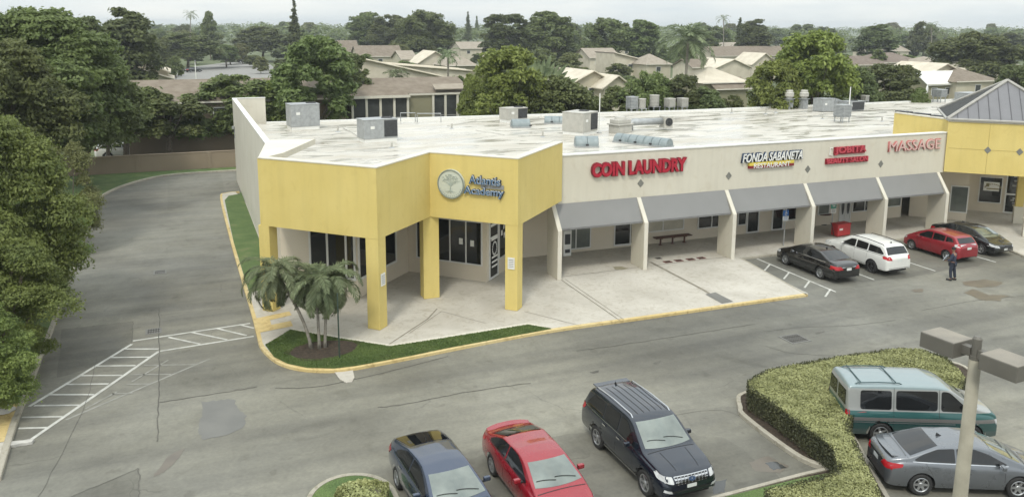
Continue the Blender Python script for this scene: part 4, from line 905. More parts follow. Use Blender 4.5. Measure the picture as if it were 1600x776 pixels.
# ================================================================== STREET FURNITURE
def parking_sign(label, p, ht, col, sym):
    t = thing('parking_sign', label, 'sign', (p.x, p.y, ZS), 0, 'parking signs in front of the arcade'); b = MB()
    b.box((0, 0, ht/2), (.05, .04, ht)); b.build('post', MA['metal'], t, False)
    b = MB(); b.box((0, -.035, ht-.3), (.42, .02, .36)); b.build('panel', MA[col], t, False)
    b = MB(); b.box((0, -.035, ht-.64), (.42, .02, .28)); b.build('lower_panel', MA['white'], t, False)
    b = MB()
    if sym:
        b.lathe([(.085, 0), (.085, -.01), (.06, -.01), (.06, 0)], (0, -.047, ht-.36), 14, 'Y'); b.box((.0, -.05, ht-.23), (.03, .008, .14)); b.box((.03, -.05, ht-.27), (.09, .008, .025)); b.box((.075, -.05, ht-.33), (.025, .008, .12)); b.box((0, -.05, ht-.15), (.045, .008, .045))
    else:
        b.box((0, -.05, ht-.22), (.3, .008, .03)); b.box((.02, -.05, ht-.32), (.2, .008, .08))
    b.build('symbol', MA['white'], t, False)
    b = MB()
    for k in range(3): b.box((0, -.05, ht-.56-.07*k), (.28, .008, .022))
    b.build('lettering', MA['blue_sign'] if sym else MA['metal_dark'], t, False)
parking_sign('blue and white parking sign on a post in front of the black sedan', G(1224, 384, ZS), 2.35, 'blue_sign', True)
parking_sign('green and white parking sign on a post beside the red box', G(1298.5, 368, ZS), 2.25, 'green_sign', False)
# bench
p = G(1052, 381, ZS); t = thing('bench', 'brown bench on three posts under the second awning', 'bench', (p.x, p.y+.1, ZS), .0)
b = MB()
for y in (-.16, 0, .16): b.box((0, y, .46), (2.55, .13, .05))
b.build('seat', MA['brown_paint'], t, False, bevel=.01)
for x in (-.85, 0, .85): b = MB(); b.box((x, 0, .22), (.08, .08, .44)); b.box((x, 0, .42), (.08, .4, .04)); b.box((x, 0, .01), (.2, .2, .02)); b.build('leg', MA['brown_paint'], t, False)
# doormats / red floor squares
for k, (x, y, s) in enumerate(((1029, 403.5, .36), (1043, 409, .46), (1060.5, 407, .46), (1079, 405, .46), (1095.5, 403, .46))):
    p = G(x, y, ZS); b = MB(); b.box((p.x, p.y, ZS+.010), (s, s*.8, .012)); b.box((p.x, p.y, ZS+.017), (s*.62, s*.48, .008), mi=1)
    setp(b.build('floor_mat', [MA['mat_red'] if k else MA['patch'], MA['soil']]), ['small dark grey floor mat set back from the four red ones', 'red-bordered floor mat, nearest the left pier', 'red-bordered floor mat, second from the left pier', 'red-bordered floor mat, third from the left pier', 'red-bordered floor mat, farthest right of the row'][k], 'floor mat', 'floor mats in front of the laundry')
# red box (coin ride / storage box) on the walk
p = G(1313, 368, ZS); t = thing('red_box', 'red plastic box leaning on the walk beside the green parking sign', 'box', (p.x, p.y, ZS), .1)
b = MB(); b.box((0, 0, .42), (1.15, .55, .72)); b.build('body', MA['red_plastic'], t, False, bevel=.05); b = MB(); b.box((0, 0, .80), (1.2, .6, .08)); b.build('lid', MA['red_plastic'], t, False, bevel=.03)
b = MB(); b.box((-.3, -.285, .5), (.3, .01, .12)); b.build('label', MA['white'], t, False)
b = MB(); b.tube([(-.6, 0, .1), (-.85, 0, .8), (-.95, 0, .95)], .025, 6); b.build('handle', MA['metal_dark'], t, False)
p = G(1279, 351, ZS)
t = thing('round_table', 'small dark round table under the fourth awning', 'table', (p.x+.3, p.y, ZS)); b = MB(); b.lathe([(0, .72), (.55, .72), (.55, .76), (0, .76)], (0, 0, 0), 18); b.build('tabletop', MA['brown_paint'], t, False); b = MB(); b.cone((0, 0, 0), (0, 0, .72), .05, .05, 8); b.lathe([(0, 0), (.3, 0), (.3, .03), (0, .04)], (0, 0, 0), 12); b.build('leg', MA['metal_dark'], t, False)
# pay phone / vending box by first pier
p = G(886, 400, ZS); t = thing('vending_box', 'small pale grey vending box against the shop wall behind the first pier', 'vending box', (20.05, 41.35, ZS)); b = MB(); b.box((0, 0, .75), (.5, .45, 1.5)); b.build('body', MA['white'], t, False, bevel=.02); b = MB(); b.box((0, -.235, 1.0), (.34, .02, .6)); b.box((0, -.235, .3), (.3, .02, .2)); b.build('front_panel', MA['metal_dark'], t, False)
# green post on the lawn
p = G(530.5, 559, ZS); t = thing('lawn_post', 'thin dark green post standing on the grass beside the palms', 'post', (p.x, p.y, ZS)); b = MB(); b.box((0, 0, 1.35), (.055, .04, 2.7)); b.build('post', mat('dark_green_paint', (.03, .05, .035), .6), t, False)
p = G(1133.5, 398, ZS); t = thing('sign_post', 'thin dark post beside the third pier', 'post', (28.95, 38.9, ZS)); b = MB(); b.cone((0, 0, 0), (0, 0, 1.1), .04, .04, 8); b.build('post', MA['metal_dark'], t, False); b = MB(); b.lathe([(.0, 0), (.14, 0), (.14, .03), (0, .05)], (0, 0, 0), 12); b.build('base', MA['metal_dark'], t, False)
# wall lamp / pipe on the side wall
t = thing('wall_lamp', 'small floodlight high on the side wall near the rear corner', 'lamp', (3.9, 71.5, 4.6)); b = MB(); b.box((3.82, 71.5, 4.7), (.2, .3, .22)); b.build('housing', MA['metal'], t); b = MB(); b.box((3.9, 71.5, 4.2), (.06, .06, .8)); b.build('conduit', MA['metal'], t)
t = thing('downspout', 'thin dark downspout on the arcade wall between portico and first pier', 'downspout', (17.2, 41.3, ZS)); b = MB(); b.box((17.05, 41.15, 2.2), (.09, .09, 4.1), r45); b.build('pipe', MA['metal_dark'], t)

# lamp post with two shoebox heads
LPx, LPy, LPz = 12.70, 9.60, 7.55
t = thing('light_pole', 'tall concrete parking lot light with two bronze box heads', 'street lamp', (LPx, LPy, 0))
b = MB(); b.cone((0, 0, 0), (0, 0, LPz-.05), .165, .10, 24); b.build('pole', MA['pole'], t, False, smooth=True)
b = MB(); b.cone((0, 0, LPz-.15), (0, 0, LPz+.28), .078, .078, 16); b.cone((0, 0, LPz+.28), (0, 0, LPz+.32), .078, .05, 16); b.cone((0, 0, LPz-.10), (0, 0, LPz-.03), .104, .104, 16); b.build('tenon', MA['fixture'], t, False, smooth=False)
ad = math.atan2(8.95-10.1, 12.6-12.5)
for s in (1, -1):
    rz_ = ad; d_ = Vector((math.cos(rz_), math.sin(rz_)))*s
    b = MB(); b.box((d_.x*.22, d_.y*.22, LPz+.02), (.3, .14, .16), rz_); b.build('arm', MA['fixture'], t, False)
    cx = d_*.57
    b = MB(); b.box((cx.x, cx.y, LPz+.0), (.66, .56, .28), rz_); h = b.build('lamp_head', MA['fixture'], t, False, bevel=.012)
    b = MB(); b.box((cx.x, cx.y, LPz+.143), (.65, .53, .006), rz_); b.build('top_cover', MA['fixture_top'], h, False)
    b = MB(); b.box((cx.x, cx.y, LPz-.144), (.46, .38, .008), rz_); b.build('lens', MA['curtain'], h, False)

# person ----------------------------------------------------------------
def skin_body(name, joints, bones, radii, m, parent, sub=2, root=0):
    me = bpy.data.meshes.new(name); me.from_pydata(joints, bones, []); o = bpy.data.objects.new(name, me); C.objects.link(o)
    o.modifiers.new('s', 'SKIN'); sv = me.skin_vertices[0].data
    for v, r in zip(sv, radii): v.radius = r if hasattr(r, '__len__') else (r, r)
    sv[root].use_root = True
    ss = o.modifiers.new('u', 'SUBSURF'); ss.levels = ss.render_levels = sub
    dg = bpy.context.evaluated_depsgraph_get(); m2 = bpy.data.meshes.new_from_object(o.evaluated_get(dg)); bpy.data.objects.remove(o)
    m2.materials.clear(); return link_mesh(name, m2, m, parent, False, True)
skin = mat('skin', (.22, .12, .08), .6, vary=.05); navy_cloth = mat('navy_jacket_cloth', (.025, .032, .06), .85, vary=.2, scale=12); jeans = mat('dark_trousers', (.022, .028, .045), .9, vary=.15, scale=12); hair = mat('dark_hair', (.012, .01, .009), .7)
pp = G(1486, 437.5); prs = thing('person', 'person in navy jacket and dark trousers standing behind the red hatchback holding a light sheet', 'person', (pp.x, pp.y, 0), math.radians(200))
J = [(0, 0, .96), (0, .01, 1.15), (0, .02, 1.36), (0, .01, 1.47), (0, -.01, 1.56), (0, -.03, 1.68), (0, -.03, 1.76),
     (.10, 0, .9), (.12, -.03, .50), (.12, .02, .09), (.13, -.12, .05), (-.10, 0, .9), (-.15, .06, .50), (-.17, .12, .09), (-.18, -.02, .05),
     (.19, .02, 1.42), (.26, -.02, 1.16), (.22, -.24, 1.06), (-.19, .02, 1.42), (-.26, -.02, 1.16), (-.14, -.24, 1.12)]
Bn = [(0, 1), (1, 2), (2, 3), (3, 4), (4, 5), (5, 6), (0, 7), (7, 8), (8, 9), (9, 10), (0, 11), (11, 12), (12, 13), (13, 14), (2, 15), (15, 16), (16, 17), (2, 18), (18, 19), (19, 20)]
Rd = [(.15, .11), (.14, .10), (.16, .10), (.06, .06), (.055, .06), (.085, .10), (.07, .085), .095, .062, .045, (.045, .035), .095, .062, .045, (.045, .035), .065, .048, .035, .065, .048, .035]
skin_body('body', J, Bn, Rd, skin, prs)
skin_body('jacket', [J[0], J[1], J[2], J[15], J[16], (.225, -.20, 1.08), J[18], J[19], (-.16, -.20, 1.13)], [(0, 1), (1, 2), (2, 3), (3, 4), (4, 5), (2, 6), (6, 7), (7, 8)], [(.185, .145), (.175, .13), (.19, .13), .085, .068, .052, .085, .068, .052], navy_cloth, prs)
skin_body('trousers', [(0, 0, .93), J[7], J[8], (.12, .02, .12), J[11], J[12], (-.17, .12, .12)], [(0, 1), (1, 2), (2, 3), (0, 4), (4, 5), (5, 6)], [(.165, .125), .115, .085, .072, .115, .085, .072], jeans, prs)
for x, y in ((.13, -.06), (-.175, .05)):
    b = MB(); b.box((x, y, .05), (.11, .29, .09)); b.build('shoe', MA['rubber'], prs, False, bevel=.03)
b = MB(); b.raw([(.098*math.cos(a)*math.cos(e), -.022+.115*math.sin(a)*math.cos(e), 1.71+.12*math.sin(e)) for e in [-.15+k*.287 for k in range(7)] for a in [j*math.pi/8 for j in range(16)]], [(i*16+j, i*16+(j+1) % 16, (i+1)*16+(j+1) % 16, (i+1)*16+j) for i in range(6) for j in range(16)]); b.build('hair', hair, prs, False, smooth=True)
b = MB()
for s in (.22, -.14):
    for k in range(4): b.tube([(s-.03+.02*k, -.25, 1.06 if s > 0 else 1.12), (s-.03+.02*k, -.31, 1.055 if s > 0 else 1.11), (s-.03+.02*k, -.34, 1.03 if s > 0 else 1.09)], [.011, .010, .008], 5)
b.build('fingers', skin, prs, False)
b = MB(); b.box((.03, -.005, 1.70-.0), (.02, .01, .01)); b = MB(); b.box((0, -.128, 1.655), (.022, .03, .035)); b.build('nose', skin, prs, False)
t = thing('paper', 'light blue sheet of paper held by the person in the navy jacket', 'paper', (pp.x, pp.y, 1.15), prs.rotation_euler.z); b = MB(); b.box((.04, -.36, .02), (.34, .02, .3), 0, 0, Matrix.Rotation(-.5, 3, 'X')); b.build('sheet', mat('pale_blue_paper', (.55, .60, .66), .7), t, False)
# ================================================================== VEHICLES
def interp(pts, x):
    if x <= pts[0][0]: return pts[0][1]
    for (a, b), (c, d) in zip(pts[:-1], pts[1:]):
        if x <= c:
            t = (x-a)/(c-a) if c > a else 0; return b+(d-b)*t
    return pts[-1][1]
def sm(pts, r=.05):
    return lambda x: sum(interp(pts, x+r*k)*w_ for k, w_ in ((-2, .1), (-1, .2), (0, .4), (1, .2), (2, .1)))
def clip_poly_grid(poly, step):
    bm = bmesh.new(); vs = [bm.verts.new((p[0], p[1], 0)) for p in poly]; bm.faces.new(vs)
    for ax in (0, 1):
        lo = min(p[ax] for p in poly); hi = max(p[ax] for p in poly); k = lo+step
        while k < hi:
            n = [0, 0, 0]; n[ax] = 1; co = [0, 0, 0]; co[ax] = k
            bmesh.ops.bisect_plane(bm, geom=bm.verts[:]+bm.edges[:]+bm.faces[:], plane_co=co, plane_no=n); k += step
    V = [v.co.copy() for v in bm.verts]; bm.verts.index_update(); F = [[v.index for v in f.verts] for f in bm.faces]; bm.free(); return V, F
def rounded(poly, r=.05, n=4):
    out = []; k = len(poly)
    for i in range(k):
        a, b, c = Vector(poly[i-1]), Vector(poly[i]), Vector(poly[(i+1) % k]); rr = min(r, (a-b).length*.45, (c-b).length*.45)
        p, q_ = b+(a-b).normalized()*rr, b+(c-b).normalized()*rr
        for j in range(n+1):
            t = j/n; out.append(tuple((1-t)**2*p+2*t*(1-t)*b+t*t*q_))
    return out
class Car:
    def __init__(s, sp):
        s.sp = sp; L_, W_, H_ = sp['L'], sp['W'], sp['H']; s.hl = L_/2
        top, belt = sm(sp['top'], sp.get('smooth', .045)), sm(sp['belt'], .08)
        xr, xf = -L_/2, L_/2; fa, ra = sp['xf'], sp['xr']; R = sp['R']; Ra = R+sp.get('gap', .055)
        xs = set(np.linspace(xr, xf, sp.get('ns', 110)).tolist())
        for c in (fa, ra):
            for k in range(17): xs.add(c+Ra*math.cos(math.pi*k/16))
        for e in (0.0, .004, .012, .03, .05, .08, .12, .17, .23): xs.add(xr+e); xs.add(xf-e)
        xs = sorted(x for x in xs if xr-1e-6 <= x <= xf+1e-6)
        sill, clear = sp.get('sill', .26), sp.get('clear', .24)
        tum = math.tan(math.radians(sp.get('tumble', 22)))
        def hw(x):
            u = x/(L_/2); k = sp.get('pf', .16) if u > 0 else sp.get('pr', .13); pw = sp.get('pw', 5)
            v = W_/2*(1-k*abs(u)**pw)
            e = min(x-xr, xf-x); b_ = sp.get('round', .16)
            if e < b_: v -= .17*(1-math.sqrt(max(0, 1-(1-e/b_)**2)))
            return v
        s.hw = hw
        def bottom(x):
            z = sill
            e = min(x-xr, xf-x)
            if e < .25: z = sill+.05*(1-e/.25)
            for c in (fa, ra):
                if abs(x-c) < Ra: z = max(z, R+math.sqrt(max(0, Ra*Ra-(x-c)**2)))
            return z
        nb, ng, nt_ = 9, 5, 6
        rings = []
        for x in xs:
            zt = top(x); zb = min(belt(x), zt-.025); z0 = min(bottom(x), zb-.04); w = hw(x); e = min(x-xr, xf-x)
            if e < .12:
                f = 1-math.sqrt(max(0, 1-(1-e/.12)**2)); zt -= .07*f; zb -= .06*f; z0 += .05*f
            ring = []
            def wy(z):
                h_ = z/zb; return w*(interp([(0, .86), (.25, .93), (.42, .985), (.62, 1.0), (.82, .992), (.95, .965), (1.0, .94)], h_))
            for k in range(nb+1):
                z = z0+(zb-z0)*k/nb; ring.append((wy(z), z))
            wb = wy(zb); rr = min(.07, (zt-zb)*.45); zr = zt-rr
            for k in range(1, ng+1):
                z = zb+(zr-zb)*k/ng; ring.append((wb-.012-(z-zb)*tum, z))
            yr = ring[-1][0]; cr = sp.get('crown', .045)*(1 if zt-zb > .1 else .9)
            for k in range(1, 4):
                a = math.pi/2*k/3; ring.append((yr-rr*1.2*(1-math.cos(a)), zr+rr*.85*math.sin(a)))
            yk, zk = ring[-1]
            for k in range(1, nt_+1):
                f = 1-k/nt_; ring.append((yk*f, zk+cr*(1-f*f)))
            rings.append([(x, y, z) for y, z in ring])
        m = len(rings[0]); V = []; F = []
        for r in rings:
            V += r; V += [(x, -y, z) for x, y, z in r[-2::-1]]
        mm = 2*m-1
        for i in range(len(rings)-1):
            for k in range(mm-1): F.append((i*mm+k, i*mm+k+1, (i+1)*mm+k+1, (i+1)*mm+k))
        F.append(tuple(range(mm))[::-1]); F.append(tuple((len(rings)-1)*mm+k for k in range(mm)))
        s.V, s.F = V, F; s.bvh = BVHTree.FromPolygons([Vector(v) for v in V], F); s.m = m
        s.top, s.belt = top, belt
    def decal(s, parent, name, poly, origin, du, dv, direction, m, off=.006, step=.07, smooth=True, both=False):
        """drape a 2D polygon onto the body along a direction"""
        mats = m; out = []
        for sg in ((1, -1) if both else (1,)):
            Vg, Fg = clip_poly_grid(poly, step); o_, a_, b_, d_ = (Vector(v) for v in (origin, du, dv, direction))
            if sg < 0: fl = Matrix.Diagonal((1, -1, 1)); o_, a_, b_, d_ = fl@o_, fl@a_, fl@b_, fl@d_
            P = []; ok = []
            for v in Vg:
                st_ = o_+a_*v.x+b_*v.y; hit = s.bvh.ray_cast(st_, d_)
                if hit[0] is None: P.append(st_); ok.append(False)
                else:
                    nn = hit[1] if hit[1].dot(d_) < 0 else -hit[1]; P.append(hit[0]+nn*off); ok.append(True)
            F = []
            for f in Fg:
                if not all(ok[i] for i in f): continue
                q3 = [P[i] for i in f]; nf = (q3[1]-q3[0]).cross(q3[2]-q3[0])
                if len(q3) > 3 and nf.length < 1e-9: nf = (q3[2]-q3[1]).cross(q3[3]-q3[1])
                if nf.length > 1e-10 and abs(nf.normalized().dot(d_.normalized())) < .22: continue
                F.append(f)
            if not F: continue
            me = bpy.data.meshes.new(name); me.from_pydata([tuple(p) for p in P], [], F); me.update()
            bm = bmesh.new(); bm.from_mesh(me)
            for f in bm.faces:
                if f.normal.dot(d_) > 0: f.normal_flip()
            bmesh.ops.delete(bm, geom=[v for v in bm.verts if not v.link_faces], context='VERTS')
            bm.to_mesh(me); bm.free(); out.append(link_mesh(name, me, mats, parent, False, smooth))
        return out
    def side(s, parent, name, poly, m, off=.006, step=.07, both=True):
        return s.decal(parent, name, poly, (0, 3, 0), (1, 0, 0), (0, 0, 1), (0, -1, 0), m, off, step, True, both)
    def topd(s, parent, name, poly, m, off=.006, step=.08):
        return s.decal(parent, name, poly, (0, 0, 4), (1, 0, 0), (0, 1, 0), (0, 0, -1), m, off, step)
    def front(s, parent, name, poly, m, off=.006, step=.07, sgn=1, both=False):
        return s.decal(parent, name, poly, (sgn*4, 0, 0), (0, 1, 0), (0, 0, 1), (-sgn, 0, 0), m, off, step, True, both)
def wheel(t, x, y, R, wd, style, sgn):
    w_ = bpy.data.objects.new('wheel', None); C.objects.link(w_); w_.parent = t; w_.location = (x, y, R); w_.rotation_euler = (0, 0, 0 if sgn > 0 else math.pi); w_.empty_display_size = .2
    b = MB(); h = wd/2; rr = R*.66
    b.lathe([(rr, -h*.8), (R-.05, -h), (R-.012, -h*.86), (R, -h*.55), (R, h*.55), (R-.012, h*.86), (R-.05, h), (rr, h*.85), (rr-.02, h*.6)], (0, 0, 0), 32, 'Y'); b.build('tyre', MA['rubber'], w_, False, smooth=True)
    b = MB(); yo = h*.78
    b.lathe([(rr+.004, h*.86), (rr-.012, h*.92), (rr-.03, h*.80), (rr-.035, h*.2)], (0, 0, 0), 32, 'Y'); n, wid, dark = style[0], style[1], style[2]
    b.lathe([(0, yo-.0), (.05, yo-.0), (.065, yo-.015), (.065, yo-.04)], (0, 0, 0), 16, 'Y')
    for k in range(n):
        a = 2*math.pi*k/n; ca, sa = math.cos(a), math.sin(a)
        pr = [(.04, -wid*.8), (rr-.02, -wid*.5), (rr-.02, wid*.5), (.04, wid*.8)]
        fr = [(p*ca-q_*sa, yo-.005-(.012 if i in (0, 3) else -.006), p*sa+q_*ca) for i, (p, q_) in enumerate(pr)]; bk = [(x_, yo-.05, z_) for x_, y_, z_ in fr]
        b.raw(fr+bk, [(0, 1, 2, 3), (0, 4, 5, 1), (1, 5, 6, 2), (2, 6, 7, 3), (3, 7, 4, 0)])
    b.build('rim', MA['rimdark'] if dark else MA['rim'], w_, False)
    b = MB(); b.lathe([(0, h*.15), (rr-.03, h*.15)], (0, 0, 0), 24, 'Y'); b.build('brake_disc', MA['rimdark'], w_, False)
def paint(name, col, metal=.35, rough=.32, col2=None, zsplit=None):
    m = bpy.data.materials.new(name); m.use_nodes = True; b = m.node_tree.nodes['Principled BSDF']; b.inputs['Base Color'].default_value = (*col, 1)
    b.inputs['Metallic'].default_value = metal; b.inputs['Roughness'].default_value = rough; b.inputs['Coat Weight'].default_value = 1; b.inputs['Coat Roughness'].default_value = .03
    t = N(m, 'ShaderNodeTexCoord').outputs['Object']; z = N(m, 'ShaderNodeTexNoise', Scale=3., Detail=5); m.node_tree.links.new(t, z.inputs['Vector'])
    src = None
    if zsplit:
        sx = N(m, 'ShaderNodeSeparateXYZ'); m.node_tree.links.new(t, sx.inputs[0])
        mr = N(m, 'ShaderNodeMapRange'); mr.inputs['From Min'].default_value = 0; mr.inputs['From Max'].default_value = 2.2; m.node_tree.links.new(sx.outputs['Z'], mr.inputs['Value'])
        src = ramp(m, mr.outputs[0], zsplit); m.node_tree.nodes[-1].color_ramp.interpolation = 'CONSTANT'
        for nd in m.node_tree.nodes:
            if nd.type == 'VALTORGB': nd.color_ramp.interpolation = 'CONSTANT'
    dust = ramp(m, z.outputs['Fac'], [(.35, (.95,)*3), (.7, (1.03,)*3)])
    c = mixc(m, .8, src if src else col, dust, 'MULTIPLY'); m.node_tree.links.new(c, b.inputs['Base Color'])
    rr = ramp(m, z.outputs['Fac'], [(.3, (rough*.9,)*3), (.7, (min(1, rough*1.2),)*3)]); m.node_tree.links.new(rr, b.inputs['Roughness'])
    return m
def build_car(sp, label, cat, loc, rz, name='parked_car', group='vehicles parked on the lot'):
    t = thing(name, label, cat, (loc[0], loc[1], 0), rz, group); c = Car(sp); me = bpy.data.meshes.new('body'); me.from_pydata(c.V, [], c.F); me.update()
    bm = bmesh.new(); bm.from_mesh(me); bmesh.ops.recalc_face_normals(bm, faces=bm.faces); bm.to_mesh(me); bm.free()
    P = sp['paint']; body = link_mesh('body', me, P, t, False, True)
    try: me.set_sharp_from_angle(angle=math.radians(38))
    except Exception: pass
    L_, W_, H_, R = sp['L'], sp['W'], sp['H'], sp['R']
    b = MB(); 
    b.box((0, 0, .42), (L_-.5, W_*.62, .36)); b.box(((sp['xf']+sp['xr'])/2, 0, .36), (sp['xf']-sp['xr']-2*R-.12, W_*.80, .28)); b.box((L_/2-.35, 0, .42), (.4, W_*.7, .3)); b.box((-L_/2+.35, 0, .42), (.4, W_*.7, .3))
    for x in (sp['xf'], sp['xr']): b.box((x, 0, R+.16), (2*R+.16, W_*.74, R*1.05)) 
    b.build('underbody', MA['black_trim'], t, False)
    for x in (sp['xf'], sp['xr']):
        for sg in (1, -1): wheel(t, x, sg*(W_/2-.125), R, .22, sp['rim'], sg)
    for x in (sp['xf'], sp['xr']):  # dark arch lips
        if sp.get('cladding'):
            poly = [(x+(R+.055)*math.cos(a), R+(R+.055)*math.sin(a)) for a in [math.pi*k/14 for k in range(15)]]+[(x+(R+.115)*math.cos(a), R+(R+.115)*math.sin(a)) for a in [math.pi*(14-k)/14 for k in range(15)]]
            c.side(t, 'wheel_arch_trim', poly, MA['chrome'] if sp['cladding'] == 'chrome' else MA['black_trim'], .012, .1)
    for poly in sp['sidewin']:
        c.side(t, 'side_window', rounded(poly, sp.get('wr', .05)), MA['carglass'])
    if sp.get('sidetrim'):
        for poly in sp['sidetrim']: c.side(t, 'window_trim', poly, MA['chrome'] if sp.get('trimchrome', True) else MA['black_trim'], .010, .1)
    for nm, poly, m in sp['topd']: c.topd(t, nm, poly, MA[m] if isinstance(m, str) else m)
    b_ = MA['black_trim']
    for x, z0, z1 in sp['seams']:
        if isinstance(x, (int, float)): c.side(t, 'door_seam', [(x-.007, z0), (x+.007, z0), (x+.007, z1), (x-.007, z1)], b_, .003, .2)
        else: c.side(t, 'door_seam', x, b_, .003, .1)
    for x, z in sp['handles']: c.side(t, 'door_handle', rounded([(x-.1, z-.016), (x+.1, z-.016), (x+.1, z+.016), (x-.1, z+.016)], .02), MA['chrome'] if sp.get('hchrome', True) else P, .028, .2)
    for nm, poly, m, both in sp.get('frontd', []): c.front(t, nm, rounded(poly, .03), MA[m] if isinstance(m, str) else m, .008, .07, 1, both)
    for nm, poly, m, both in sp.get('reard', []): c.front(t, nm, rounded(poly, .03), MA[m] if isinstance(m, str) else m, .009, .07, -1, both)
    for nm, poly, m in sp.get('sided', []): c.side(t, nm, rounded(poly, .03), MA[m] if isinstance(m, str) else m, .009, .07)
    # lower sill, bumpers dark
    if sp.get('sillcol', True): c.side(t, 'sill_trim', [(sp['xr']+R+.1, .2), (sp['xf']-R-.1, .2), (sp['xf']-R-.1, .2+sp.get('sillh', .12)), (sp['xr']+R+.1, .2+sp.get('sillh', .12))], MA['black_trim'], .006, .2)
    # mirrors
    mx_, mz = sp['mirror']; wy = c.hw(mx_)*.95
    for sg in (1, -1):
        b = MB(); b.box((mx_, sg*(wy+.13), mz), (.12, .20, .13)); m_o = b.build('side_mirror', sp.get('mirror_mat', P), t, False, bevel=.035); b = MB(); b.box((mx_-.064, sg*(wy+.13), mz), (.006, .15, .09)); b.build('mirror_glass', MA['chrome'], m_o, False)
        b = MB(); b.box((mx_+.01, sg*(wy+.02), mz-.05), (.06, .12, .035)); b.build('mirror_stalk', MA['black_trim'], m_o, False)
    if sp.get('rails'):
        x0, x1, y = sp['rails']; zf = lambda x: c.top(x)
        for sg in (1, -1):
            b = MB(); b.tube([(x0, sg*y, zf(x0)-.03), (x0+.12, sg*y, zf(x0+.12)+.035), ((x0+x1)/2, sg*y, zf((x0+x1)/2)+.045), (x1-.12, sg*y, zf(x1-.12)+.035), (x1, sg*y, zf(x1)-.03)], .018, 6); b.build('roof_rail', MA[sp.get('railmat', 'chrome')], t, False)
        for xc in sp.get('crossbars', []): b = MB(); b.tube([(xc, -y, zf(xc)+.06), (xc, y, zf(xc)+.06)], .018, 6); b.build('roof_crossbar', MA[sp.get('railmat', 'chrome')], t, False)
    if sp.get('fin'): x = sp['fin']; b = MB(); z = c.top(x)+.03; b.raw([(x-.09, 0, z), (x+.1, 0, z), (x-.08, 0, z+.09), (x-.09, .025, z-.01), (x-.09, -.025, z-.01), (x+.1, 0, z-.02)], [(0, 3, 5), (5, 4, 0), (2, 3, 5), (2, 5, 4), (2, 4, 3)]); b.build('antenna_fin', MA['black_trim'], t, False)
    if sp.get('spoiler'):
        x, z, wdt = sp['spoiler']; b = MB(); pts = [(-x if False else x+.10*abs(k/6)**2*(1), k/6*wdt, z-.05*abs(k/6)**3) for k in range(-6, 7)]
        for (a, e) in zip(pts[:-1], pts[1:]): b.raw([(a[0]-.1, a[1], a[2]), (a[0]+.12, a[1], a[2]-.02), (e[0]+.12, e[1], e[2]-.02), (e[0]-.1, e[1], e[2]), (a[0]-.1, a[1], a[2]-.03), (a[0]+.12, a[1], a[2]-.05), (e[0]+.12, e[1], e[2]-.05), (e[0]-.1, e[1], e[2]-.03)], [(0, 1, 2, 3), (7, 6, 5, 4), (0, 4, 5, 1), (3, 2, 6, 7), (0, 3, 7, 4), (1, 5, 6, 2)])
        for sg in (1, -1): b.box((x+.02, sg*wdt*.7, z-.09), (.06, .03, .10))
        b.build('spoiler', P, t, False, bevel=.006)
    if sp.get('wipers'):
        x, z = sp['wipers']
        for y0, y1 in ((.55, -.05), (-.05, -.6)):
            pts = []
            for k in range(7):
                y = y0+(y1-y0)*k/6; xx = x-.02-.10*math.sin(k/6*1.5); h = c.bvh.ray_cast(Vector((xx, y, 4)), Vector((0, 0, -1)))
                if h[0]: pts.append(h[0]+Vector((0, 0, .022)))
            b = MB(); b.tube(pts, .009, 4); b.build('wiper', MA['black_trim'], t, False)
    return t, c

